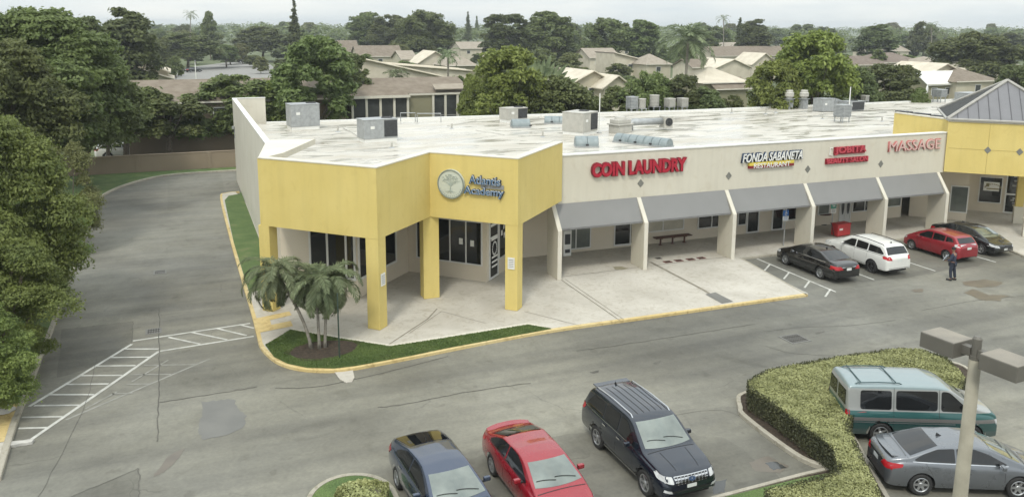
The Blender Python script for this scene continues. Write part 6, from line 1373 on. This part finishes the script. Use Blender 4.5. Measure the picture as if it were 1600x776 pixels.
# palms ---------------------------------------------------------------
def frond(rg, base, az, el, L_, droop, nlf=34, wl=.42, wid=.016, curl=1.0):
    """returns rachis points, leaf centre/U/V arrays"""
    pts = []; p = np.array(base, float); e = el
    for k in range(13):
        pts.append(p.copy()); d = np.array([math.cos(az)*math.cos(e), math.sin(az)*math.cos(e), math.sin(e)]); p = p+d*L_/12; e -= droop/12*(.6+.08*k)
    Pc, U, V = [], [], []
    for k in range(nlf):
        t = .14+.86*k/nlf; i = min(11, int(t*12)); f = t*12-i; c = pts[i]*(1-f)+pts[i+1]*f; d = pts[i+1]-pts[i]; d /= np.linalg.norm(d); sd = np.cross(d, [0, 0, 1]); sd /= max(1e-6, np.linalg.norm(sd)); upv = np.cross(sd, d)
        ll = wl*math.sin(math.pi*min(1, .18+.78*t))**.6
        for sg in (1, -1):
            v = d*.75+sd*sg*.75+upv*rg.uniform(-.2, .35)+np.array([0, 0, -.45*rg.uniform(.3, 1.)*curl]); v /= np.linalg.norm(v); Pc.append(c+v*ll/2); U.append(v*ll/2); w_ = np.cross(v, upv+rg.normal(size=3)*.3); w_ /= max(1e-6, np.linalg.norm(w_)); V.append(w_*wid)
    return pts, Pc, U, V
def palm(name, label, base, crown, tr, nfr, L_, droop=1.9, wl=.40, wid=.018, seed=0, group=None, elr=(-.6, 1.15), nlf=58, bow=.25):
    t = thing(name, label, 'palm tree', tuple(base), 0, group); rg_ = np.random.default_rng(seed); cx = Vector(crown)-Vector(base); pts = []
    for k in range(9): f = k/8; pts.append((cx.x*f**1.6+bow*0, cx.y*f**1.6, cx.z*f))
    b = MB(); b.tube(pts, [tr*1.5]+[tr*(1.05-.03*k) for k in range(8)], 10)
    for k in range(1, 26): f = k/26; b.lathe([(tr*1.04, -.012), (tr*1.12, 0), (tr*1.04, .012)], (cx.x*f**1.6, cx.y*f**1.6, cx.z*f), 10)
    b.build('trunk', MA['palmbark'], t, False, smooth=True)
    Pc, U, V = [], [], []; rb_ = MB()
    for k in range(nfr):
        az = k*2.39996+rg_.uniform(-.2, .2); el = elr[0]+(elr[1]-elr[0])*(k/nfr)+rg_.uniform(-.1, .1); a = frond(rg_, (cx.x, cx.y, cx.z+.1), az, el, L_*rg_.uniform(.85, 1.1), droop*rg_.uniform(.85, 1.15), nlf, wl, wid)
        rb_.tube([tuple(q_) for q_ in a[0]], [.022*(1-i/15)+.003 for i in range(13)], 4); Pc += a[1]; U += a[2]; V += a[3]
    me = quads_obj('crown', np.array(Pc), np.array(U), np.array(V), MA['palmleaf']); c = bpy.data.objects.new('crown', me); C.objects.link(c); c.parent = t; rb_.build('frond_rib', MA['palmleaf'], t, False)
    return t
gp = 'slender palms on the corner lawn'
b1 = G(486, 545, ZS); c1 = atD(432, 428, (b1-Vector((0, 0, CAMH))).dot(FW)); b2 = G(499, 545, ZS); c2 = atD(494, 444, (b2-Vector((0, 0, CAMH))).dot(FW)); b3 = G(508, 543, ZS); c3 = atD(514, 440, (b3-Vector((0, 0, CAMH))).dot(FW)+.3)
palm('palm', 'leftmost slender palm, leaning left over the yellow ramp', b1, c1, .065, 32, 1.9, seed=1, group=gp, droop=2.2); palm('palm', 'middle slender palm, straightest of the three on the lawn', b2, c2, .06, 28, 1.8, seed=2, group=gp, droop=2.3); palm('palm', 'right-hand slender palm, nearest the green post', b3, c3, .06, 32, 1.85, seed=3, group=gp, droop=2.2)
bp = atD(1070, 150, 128); cp = atD(1075, 66, 128); palm('coconut_palm', 'tall coconut palm with drooping fronds above the houses', (bp.x, bp.y, 0), (cp.x, cp.y, cp.z), .22, 30, 5.6, 1.7, 1.5, .08, 5, None, (-.3, 1.5), 26)
bp = atD(352, 300, 150)
# travellers palm fan
p = atD(842, 60, 100); t = thing('travellers_palm', 'fan-shaped travellers palm with yellow stalks behind the light green tree', 'palm tree', (p.x, p.y, 0), YAW*-1+0.0); b = MB(); b.cone((0, 0, 0), (0, 0, 4.6), .25, .22, 8); b.build('trunk', MA['palmbark'], t, False); rb_ = MB(); lf = MB()
for k in range(19):
    a = math.radians(18+144*k/18); L1, L2 = 2.6, 5.0+.5*math.sin(k*2); s = Vector((0, 0, 4.4)); d_ = Vector((math.cos(a), .06*math.sin(k*3), math.sin(a))); rb_.tube([s, s+d_*L1], [.08, .05], 5)
    e1 = s+d_*L1; nrm = Vector((-d_.z, 0, d_.x))
    for j in range(5):
        q0 = e1+d_*(L2-L1)*j/5; q1 = e1+d_*(L2-L1)*(j+1)/5; w0, w1 = .30*math.sin(math.pi*(j+.4)/5.6), .30*math.sin(math.pi*(j+1.4)/5.6) if j < 4 else .02; rag = .12*((j+k) % 2)
        lf.face([q0+nrm*w0+Vector((0, rag, 0)), q1+nrm*w1, q1, q0]); lf.face([q0, q1, q1-nrm*w1, q0-nrm*w0+Vector((0, -rag, 0))])
rb_.build('stalk', mat('yellow_stalk', (.25, .20, .05), .6), t, False); lf.build('crown', MA['palmleaf'], t, False)
ptree('f2', 325, 300, 18, 12, 'thin feathery palm-like tree on the skyline at the left', gb)
for (px, D, yt, L_) in ((298, 290, 18, 3.4), (1455, 260, 36, 3.2), (1130, 300, 24, 3.4), (765, 98, 132, 1.8), (620, 100, 112, 1.8), (700, 120, 82, 2.2)):
    bp = atD(px, 100, D); cp = atD(px, yt+6, D); palm('palm', 'small palm crown among the distant trees' if D > 200 else 'low feathery palm among the townhouse roofs', (bp.x, bp.y, 0), (cp.x, cp.y, cp.z), .16, 14, L_, 1.8, .9, .06, int(px), 'small palms among the houses', (-.2, 1.3), 12)

# hedges ---------------------------------------------------------------
def hedge(label, pts, h, n, size, leaf='hedge', wob=.05, cat='hedge'):
    P2 = [Vector(p[:2]) for p in pts]; A_ = sum(P2[i].x*P2[(i+1) % len(P2)].y-P2[(i+1) % len(P2)].x*P2[i].y for i in range(len(P2)))
    if A_ < 0: P2 = P2[::-1]
    cx = sum((p.x for p in P2))/len(P2); cy = sum((p.y for p in P2))/len(P2); t = thing('hedge', label, cat, (cx, cy, .1)); b = MB(); core = inset(P2, .10); b.prism([tuple(p) for p in core], .1, h-.10); b.build('twigs', MA['hedge_wood'], t)
    T = [[np.array(P2[i][:]) for i in t_] for t_ in tessellate_polygon([[Vector((p.x, p.y, 0)) for p in P2]])]
    ar = np.array([abs(np.cross(q_[1]-q_[0], q_[2]-q_[0]))/2 for q_ in T]); rg_ = np.random.default_rng(len(pts)*7+n); per = sum((P2[(i+1) % len(P2)]-P2[i]).length for i in range(len(P2))); a_side = per*h; nt_ = int(n*ar.sum()/(ar.sum()+a_side)); ns_ = n-nt_
    idx = rg_.choice(len(T), nt_, p=ar/ar.sum()); u, v = rg_.random(nt_), rg_.random(nt_); m_ = u+v > 1; u[m_], v[m_] = 1-u[m_], 1-v[m_]; TT = np.array(T); Pt = TT[idx, 0]+(TT[idx, 1]-TT[idx, 0])*u[:, None]+(TT[idx, 2]-TT[idx, 0])*v[:, None]
    z = h+wob*(np.sin(Pt[:, 0]*2.3)+np.sin(Pt[:, 1]*2.9+1)+.6*np.sin(Pt[:, 0]*6+Pt[:, 1]*5))+rg_.uniform(-.09, .02, nt_); Ptop = np.column_stack([Pt, z]); Ntop = np.tile([0, 0, 1.], (nt_, 1))
    seg = [(P2[i], P2[(i+1) % len(P2)]) for i in range(len(P2))]; ln = np.array([(b_-a_).length for a_, b_ in seg]); si = rg_.choice(len(seg), ns_, p=ln/ln.sum()); f_ = rg_.random(ns_); Ps = np.array([[*(seg[i][0].lerp(seg[i][1], ff)), 0] for i, ff in zip(si, f_)]); Nn_ = np.array([[(seg[i][1]-seg[i][0]).y, -(seg[i][1]-seg[i][0]).x, 0] for i in si]); Nn_ = unit(Nn_)
    Ps[:, 2] = .14+(h-.1)*rg_.random(ns_)**.75; Ps += Nn_*rg_.uniform(-.12, .05, ns_)[:, None]
    Pa = np.vstack([Ptop, Ps]); Na = np.vstack([Ntop, Nn_]); nn = unit(Na+rg_.normal(size=Pa.shape)*.5); tt = unit(np.cross(nn, rg_.normal(size=Pa.shape))); bb_ = np.cross(nn, tt); s = size*(.6+.8*rg_.random(len(Pa)))[:, None]; Pa -= np.array([cx, cy, .1])
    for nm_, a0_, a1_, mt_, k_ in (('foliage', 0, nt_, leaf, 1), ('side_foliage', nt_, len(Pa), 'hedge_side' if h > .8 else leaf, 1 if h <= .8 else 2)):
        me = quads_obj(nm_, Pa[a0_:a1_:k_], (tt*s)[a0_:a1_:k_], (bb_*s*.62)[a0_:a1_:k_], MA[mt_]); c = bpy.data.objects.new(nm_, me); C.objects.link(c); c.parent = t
    return t
HZ = .95
hp = [G(x, y, HZ).xy for x, y in ((1169, 594), (1200, 577), (1290, 560), (1400, 544), (1440, 546), (1480, 558), (1508, 590), (1500, 612), (1440, 640), (1335, 640), (1326, 668), (1371, 762), (1400, 810), (1250, 830), (1195, 766), (1311, 736), (1302, 700), (1200, 624), (1172, 608))]
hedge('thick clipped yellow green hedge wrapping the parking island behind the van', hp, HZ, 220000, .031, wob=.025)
sh = [(3.9+.75*math.cos(a)*(1+.15*math.sin(4*a)), 20.7+.65*math.sin(a)) for a in [k*math.pi/8 for k in range(16)]]
hedge('low pale green shrub on the round-nosed grass island at the bottom edge', sh, .5, 5000, .05, wob=.05, cat='shrub')

# grass blades along the visible lawns
def grass(name, label, poly, n, hgt, seed):
    P2 = [Vector(p[:2]) for p in poly]; T = np.array([[P2[i][:] for i in t_] for t_ in tessellate_polygon([[Vector((p.x, p.y, 0)) for p in P2]])])
    ar = np.abs(np.cross(T[:, 1]-T[:, 0], T[:, 2]-T[:, 0]))/2; rg_ = np.random.default_rng(seed); idx = rg_.choice(len(T), n, p=ar/ar.sum()); u, v = rg_.random(n), rg_.random(n); m_ = u+v > 1; u[m_], v[m_] = 1-u[m_], 1-v[m_]; P = T[idx, 0]+(T[idx, 1]-T[idx, 0])*u[:, None]+(T[idx, 2]-T[idx, 0])*v[:, None]
    P = P[((P[:, 0]-4.75)/1.45)**2+((P[:, 1]-32.2)/1.0)**2 > .85]; n = len(P)
    h = hgt*rg_.uniform(.5, 1.2, n); Cn = np.column_stack([P, ZS+.01+h/2]); U = np.column_stack([rg_.normal(size=(n, 2))*.015, h/2]); a = rg_.random(n)*6.28; V = np.column_stack([np.cos(a), np.sin(a), np.zeros(n)])*.012
    me = quads_obj(name, Cn, U, V, MA['blade']); o = bpy.data.objects.new(name, me); C.objects.link(o); setp(o, label, 'grass', kind='stuff')
MA['blade'] = leaf_mat('grass_blade', (.07, .11, .028), (.15, .20, .06), .3, sc=1.)
grass('grass', 'short grass on the corner lawn under the palms', l2, 42000, .045, 1)

# ================================================================== HOUSES BEYOND THE WALL
HR = []
def house(label, x0, x1, ye, ze, depth, yr, kind='gx', wall='stucco', roof='shingle', wins=2, name='house', rz=0., chim=False):
    F = G((x0+x1)/2, ye, ze); Yf = F.y; HR.append((x0, x1, yr, ye+10, (F-Vector((0, 0, CAMH))).dot(FW))); X0, X1 = onY(x0, ye, Yf).x, onY(x1, ye, Yf).x; zr = onY((x0+x1)/2, yr, Yf+(depth/2 if kind in ('gx', 'hip', 'gy') else depth)).z
    zr = max(ze+.5, min(zr, ze+3.8)); cx, cy = (X0+X1)/2, Yf+depth/2; t = thing(name, label, 'house', (cx, cy, 0), rz); w_ = X1-X0; o_ = .45; hx, hy = w_/2, depth/2
    b = MB(); b.box((0, 0, ze/2), (w_, depth, ze))
    if kind == 'gx': b.raw([(-hx, -hy, ze), (-hx, hy, ze), (-hx, 0, zr-.05), (hx, -hy, ze), (hx, hy, ze), (hx, 0, zr-.05)], [(0, 1, 2), (3, 5, 4)])
    if kind == 'gy': b.raw([(-hx, -hy, ze), (hx, -hy, ze), (0, -hy, zr-.05), (-hx, hy, ze), (hx, hy, ze), (0, hy, zr-.05)], [(0, 1, 2), (3, 5, 4)])
    if kind == 'sx': b.raw([(-hx, -hy, ze), (hx, -hy, ze), (-hx, -hy, zr-.05), (-hx, hy, ze), (hx, hy, ze), (-hx, hy, zr-.05)], [(0, 1, 2), (3, 5, 4), (0, 2, 5, 3)])
    b.build('wall', MA[wall], t, False); r = MB(); th = .16
    def slab(q_): r.raw([(x, y, z) for x, y, z in q_]+[(x, y, z+th) for x, y, z in q_], [(3, 2, 1, 0), (4, 5, 6, 7), (0, 1, 5, 4), (1, 2, 6, 5), (2, 3, 7, 6), (3, 0, 4, 7)])
    X_, Y_ = hx+o_, hy+o_; dz = (zr-ze)/hy*o_
    if kind == 'gx': slab([(-X_, -Y_, ze-dz), (X_, -Y_, ze-dz), (X_, 0, zr), (-X_, 0, zr)]); slab([(-X_, 0, zr), (X_, 0, zr), (X_, Y_, ze-dz), (-X_, Y_, ze-dz)])
    if kind == 'gy': dz = (zr-ze)/hx*o_; slab([(-X_, -Y_, ze-dz), (0, -Y_, zr), (0, Y_, zr), (-X_, Y_, ze-dz)]); slab([(0, -Y_, zr), (X_, -Y_, ze-dz), (X_, Y_, ze-dz), (0, Y_, zr)])
    if kind == 'sx': slab([(-hx-.1, -Y_, zr), (hx+o_, -Y_, ze-.1), (hx+o_, Y_, ze-.1), (-hx-.1, Y_, zr)])
    if kind == 'hip':
        k_ = min(hx, hy)*.95; rx = max(0.05, hx-k_)
        V_ = [(-X_, -Y_, ze-.15), (X_, -Y_, ze-.15), (X_, Y_, ze-.15), (-X_, Y_, ze-.15), (-rx, 0, zr), (rx, 0, zr)]; r.raw(V_, [(0, 1, 5, 4), (1, 2, 5), (2, 3, 4, 5), (3, 0, 4), (3, 2, 1, 0)])
    ro = r.build('roof', MA[roof], t, False)
    if kind in ('gx', 'hip'): f_ = MB(); f_.box((0, -Y_-.01, ze-.12), (2*X_, .05, .16)); f_.build('gutter', MA['creamlight'], ro, False)
    if kind in ('gy', 'sx'):
        f_ = MB(); 
        if kind == 'gy':
            for sg in (1, -1): f_.tube([(sg*X_, -Y_, ze-.1), (0, -Y_, zr+.08)], .11, 5)
        else:
            for yy in (-Y_, 0, Y_): g_ = MB(); g_.tube([(-hx, yy, zr+.1), (hx+o_, yy, ze)], .16, 5); g_.build('parapet', MA['pale_roof'], ro, False)
        if kind == 'gy': f_.build('parapet', MA['pale_roof'], ro, False)
    for k in range(wins):
        x = -hx+w_*(k+.5)/wins; f_ = MB(); f_.box((x, -hy-.02, ze-1.3), (1.35, .06, 1.25)); wo = f_.build('window', MA['frame'], t, False); g = MB(); g.box((x, -hy-.055, ze-1.3), (1.15, .03, 1.05)); g.build('pane', MA['screen'], wo, False)
    if chim: f_ = MB(); f_.box((hx*.4, 0, zr+.3), (.6, .6, 1.0)); f_.build('chimney', MA[wall], ro, False)
    return t
# screened-porch apartment block (built by hand)
F = G(640, 148, 5.6); Yf = F.y; ap = thing('apartment_house', 'two-section brown-roofed house with tall dark screened porches behind the shop roof', 'house', (24, Yf, 0))
xx = lambda px: onY(px, 148, Yf).x
b = MB(); b.prism([(xx(640), Yf+.4), (xx(676), Yf+.4), (xx(676), Yf+9), (xx(640), Yf+9)], 0, 5.5); b.build('wall', MA['stucco_olive'], ap)
b = MB(); b.prism([(xx(549), Yf+1.6), (xx(738), Yf+1.6), (xx(738), Yf+9), (xx(549), Yf+9)], 0, 5.45); b.build('wall', MA['stucco_olive'], ap)
zr = onY(640, 121, Yf+5).z
b = MB()
xa, xm, xb2 = xx(545), xx(640), xx(741)
b.face([(xa, Yf-.3, 5.55), (xm, Yf-.3, 5.55), (xx(612), Yf+5, zr), (xx(560), Yf+5, zr)]); b.face([(xm, Yf-.3, 5.55), (xm+.1, Yf+5, 5.6), (xx(612), Yf+5, zr)]); b.face([(xa, Yf-.3, 5.55), (xx(560), Yf+5, zr), (xa, Yf+9.5, 5.55)])
b.face([(xx(560), Yf+5, zr), (xx(730), Yf+5, zr), (xb2, Yf+9.5, 5.5), (xa, Yf+9.5, 5.5)]); b.face([(xx(612), Yf+5, zr), (xm-.2, Yf+.3, 5.7), (xb2, Yf+.3, 5.7), (xx(736), Yf+5, zr)])
ro = b.build('roof', MA['shingle'], ap)
b = MB(); b.box(((xa+xm)/2, Yf-.32, 5.45), (xm-xa, .06, .28)); b.box(((xm+xb2)/2, Yf+.2, 5.58), (xb2-xm, .06, .2)); b.build('gutter', MA['creamlight'], ro)
b = MB(); b.box((xx(705), Yf+.8, 6.3), (3.6, 1.4, .12), 0, 0, Matrix.Rotation(.35, 3, 'X')); b.build('pale_patch', MA['shingle2'], ro)
for (p0, p1, n_, yy) in ((550, 637, 4, Yf), (678, 735, 3, Yf+.35)):
    X0_, X1_ = xx(p0), xx(p1); s = MB(); s.box(((X0_+X1_)/2, yy+.12, 2.7), (X1_-X0_, .03, 5.3)); sc_ = s.build('porch_screen', MA['screen'], ap)
    for k in range(n_+1): b = MB(); b.box((X0_+(X1_-X0_)*k/n_, yy, 2.72), (.24, .2, 5.44)); b.build('porch_post', MA['creamlight'], ap)
    b = MB(); b.box(((X0_+X1_)/2, yy+.05, 3.15), (X1_-X0_, .06, .09)); b.box(((X0_+X1_)/2, yy+.05, 2.55), (X1_-X0_, .06, .09)); b.build('porch_rail', MA['grey_sign'], ap)
house('long low brown-roofed building behind the verge trees and the brown wall', 205, 540, 156, 5.6, 10, 125, 'gx', 'brownwall', 'shingle', 9)
F = G(300, 156, 5.6)
for k, (xa_, xb_, mt_) in enumerate(((200, 222, 'brownwall'), (226, 262, 'stucco'), (264, 298, 'shingle2'))):
    pA, pB = onY(xa_, 200, F.y-.6), onY(xb_, 200, F.y-.6); b = MB(); b.box(((pA.x+pB.x)/2, F.y-.6, 1.9), (pB.x-pA.x, .5, 3.8)); setp(b.build('patio_wall', MA[mt_]), ['brown patio wall glimpsed under the forked tree', 'tan patio wall glimpsed left of the leaning trunk', 'lighter tan patio wall glimpsed right of the leaning trunk'][k], 'wall')
house('cream stepped townhouse peeping out right of the huge tree', 184, 262, 114, 5.2, 9, 79, 'sx', 'stucco', 'pale_roof', 2); house('cream townhouse with a short brown awning beside the stepped one', 222, 268, 124, 4.2, 7, 106, 'sx', 'pale_roof', 'pale_roof', 1)
house('cream townhouse row with long sloping parapets behind the porches', 556, 700, 124, 4.6, 10, 86, 'sx', 'pale_roof', 'pale_roof', 0)
house('second cream sloping townhouse roof partly hidden by the first', 590, 735, 112, 4.4, 8, 96, 'sx', 'pale_roof', 'pale_roof', 0)
house('small brown-roofed house above the cream townhouse row at left', 503, 560, 80, 4.6, 10, 64, 'gx', 'stucco', 'shingle', 2); house('brown-roofed house with pale windows left of the tall spreading tree', 560, 628, 88, 4.4, 10, 72, 'gx', 'stucco', 'shingle', 3); house('cream roof peak far beyond the brown-roofed pair', 546, 592, 70, 5, 12, 61, 'gy', 'pale_roof', 'pale_roof', 0)
house('cream wall end of a house beside the tall spreading tree', 628, 650, 92, 4.8, 10, 80, 'gx', 'stucco', 'shingle2', 0); house('cream gabled house right of the tall spreading tree', 655, 705, 98, 4.2, 10, 80, 'gy', 'pale_roof', 'pale_roof', 0); house('tan-roofed house with olive wall left of the full light green tree', 698, 745, 102, 4.2, 10, 84, 'hip', 'stucco_olive', 'shingle2', 1); house('row of pale roofs behind the light green tree top', 720, 768, 76, 4.5, 12, 66, 'gx', 'pale_roof', 'shingle2', 2)
house('cream stucco gabled house with one small window, left of its twin gable', 894, 957, 130, 4.6, 9, 109, 'gy', 'stucco', 'pale_roof', 1); house('plain cream stucco gabled house right of its twin gable', 944, 984, 136, 4.2, 9, 116, 'gy', 'stucco', 'pale_roof', 0); house('small brown shed-roofed house left of the cream gabled twins', 872, 914, 115, 3.6, 7, 104, 'sx', 'stucco', 'shingle', 0)
house('brown and cream roofed house in the middle distance left of the palm', 922, 968, 90, 4.4, 10, 76, 'gx', 'pale_roof', 'shingle2', 2); house('cream parapet roof house just left of the palm', 960, 1010, 96, 4.4, 10, 81, 'sx', 'pale_roof', 'shingle3', 1); house('tan hipped roof house directly left of the palm trunk', 1010, 1048, 100, 4.0, 9, 84, 'hip', 'stucco', 'shingle2', 1); house('grey distant roofs above the middle houses', 945, 990, 76, 5, 12, 68, 'gx', 'pale_roof', 'shingle3', 2)
house('maroon-roofed house with a dark window right of the palm trunk', 1082, 1120, 105, 4.0, 8, 93, 'gx', 'pale_roof', 'shingle', 1); house('pale flat-gabled roof above the tan hipped house', 1118, 1172, 106, 4.0, 10, 92, 'gy', 'pale_roof', 'pale_roof', 0)
house('tan hipped house with plain olive-grey wall at the right of the palm', 1100, 1168, 128, 4.9, 9, 104, 'hip', 'stucco_olive', 'pale_roof', 0); house('brown porch roof in front of the tan hipped house', 1120, 1169, 138, 4.0, 5, 122, 'gx', 'stucco_olive', 'shingle', 0)
house('long brown-roofed row with cream gable ends on the right of the palm', 1118, 1252, 87, 4.4, 11, 73, 'gx', 'pale_roof', 'shingle', 5); house('maroon roofs far behind the long brown-roofed row', 1085, 1180, 76, 5, 12, 67, 'gx', 'pale_roof', 'shingle2', 0); house('cream gable at the right end of the long brown row', 1176, 1212, 100, 4, 8, 83, 'gy', 'pale_roof', 'pale_roof', 0)
house('grey-brown hipped house right of the large bright tree', 1330, 1388, 101, 4.2, 9, 87, 'hip', 'stucco', 'shingle3', 2); house('long brown hipped roof above the dark dense tree', 1370, 1442, 97, 4.2, 11, 82, 'hip', 'stucco', 'shingle3', 2); house('pinkish-brown roof far away above the dark dense tree', 1372, 1420, 80, 4.5, 12, 70, 'gx', 'pale_roof', 'shingle2', 0)
house('cream gabled house behind the white-roofed porch', 1438, 1512, 122, 4.6, 9, 98, 'gy', 'stucco', 'pale_roof', 0); house('white-roofed porch with dark windows below the cream gable', 1450, 1514, 130, 4.0, 5, 112, 'gx', 'stucco_olive', 'white', 3); house('brown hipped house at the far right behind the metal roof', 1495, 1562, 126, 4.4, 10, 104, 'hip', 'stucco', 'shingle', 1); house('cream roof peak above the far right brown house', 1505, 1552, 110, 4.6, 9, 97, 'gy', 'stucco', 'pale_roof', 0); house('small tan roof between the far houses at right', 1448, 1482, 98, 4.2, 9, 88, 'hip', 'stucco', 'shingle2', 0)
house('pale low roof at the right edge of the photo', 1562, 1605, 107, 4.0, 9, 99, 'gx', 'stucco', 'pale_roof', 0)
# trees and shrubs between the houses, kept clear of the roofs
rd = random.Random(77)
def clear(px, r, yt, yb, D, lim):
    for (a, b_, y0, y1, Dh) in HR:
        if Dh < D-4: continue
        w_ = max(0, min(b_, px+r)-max(a, px-r)); h_ = max(0, min(y1, yb)-max(y0, yt))
        if w_*h_ > lim*(b_-a)*(y1-y0): return False
    return True
HR[:] = [h_ for h_ in HR if not (h_[0] == 205 and h_[1] == 540)]; HR.append((268, 440, 92, 122, 230)); HR.append((545, 740, 120, 190, 90))
cnt = 0
for k in range(1500):
    D = 96+rd.random()**.8*185; px = rd.uniform(-80, 1680); h = rd.uniform(2.6, 7.2); r = rd.uniform(1.8, 4.0)*(h/6)**.4*1281/D; ty = 37+(13.2-h)*1281/D; tb = 37+13.0*1281/D
    if cnt > 138 or not clear(px, r, ty, tb, D, .30): continue
    cnt += 1; ptree(rd.choice(['f0', 'f1', 'f3', 'f0', 'f2']), px, D, ty, r, 'small garden tree among the houses beyond the shops', 'small garden trees among the houses', rd.uniform(0, 6))
for k in range(100):
    D = 280+rd.random()**1.4*360; px = rd.uniform(-120, 1720); h = rd.choice([8, 9, 10, 11, 12, 13])+rd.uniform(-.8, .8)
    if px < 500: h += .8
    ty = 37+(13.2-h)*1281/D
    ptree(rd.choice(['f0', 'f1', 'f0', 'f2', 'f3']), px, D, ty, rd.uniform(5, 8)*1281/D, 'distant tree in the wooded suburb towards the horizon', 'distant trees towards the horizon', rd.uniform(0, 6))
# neighbourhood car park
sheet('far_parking_lot', [G(x, y).xy for x, y in ((262, 126), (432, 124), (436, 112), (420, 99), (360, 97), (290, 106))], .0, mat('pale_asphalt', (.23, .225, .21), .85), kind='structure')
p = atD(306, 118, 150); t = thing('light_pole', 'thin pale pole standing at the neighbourhood car park', 'street lamp', (p.x, p.y, 0)); b = MB(); b.cone((0, 0, 0), (0, 0, 6.5), .12, .07, 8); b.build('pole', MA['white'], t, False); b = MB(); b.box((0, -.2, 6.5), (.25, .6, .12)); b.build('lamp_head', MA['metal'], t, False)

# ================================================================== HAZE
b = MB(); b.box((0, 2050, 13), (5200, 4600, 28.2)); hz = b.mesh('haze'); m = bpy.data.materials.new('haze'); m.use_nodes = True; n = m.node_tree; n.nodes.remove(n.nodes['Principled BSDF'])
pv = n.nodes.new('ShaderNodeVolumePrincipled'); pv.inputs['Color'].default_value = (.86, .91, .95, 1); pv.inputs['Density'].default_value = .00032; pv.inputs['Anisotropy'].default_value = .2
n.links.new(pv.outputs[0], n.nodes['Material Output'].inputs['Volume']); o = link_mesh('haze', hz, m); o['kind'] = 'stuff'; setp(o, 'thin pale haze in the air over the suburb', 'haze')
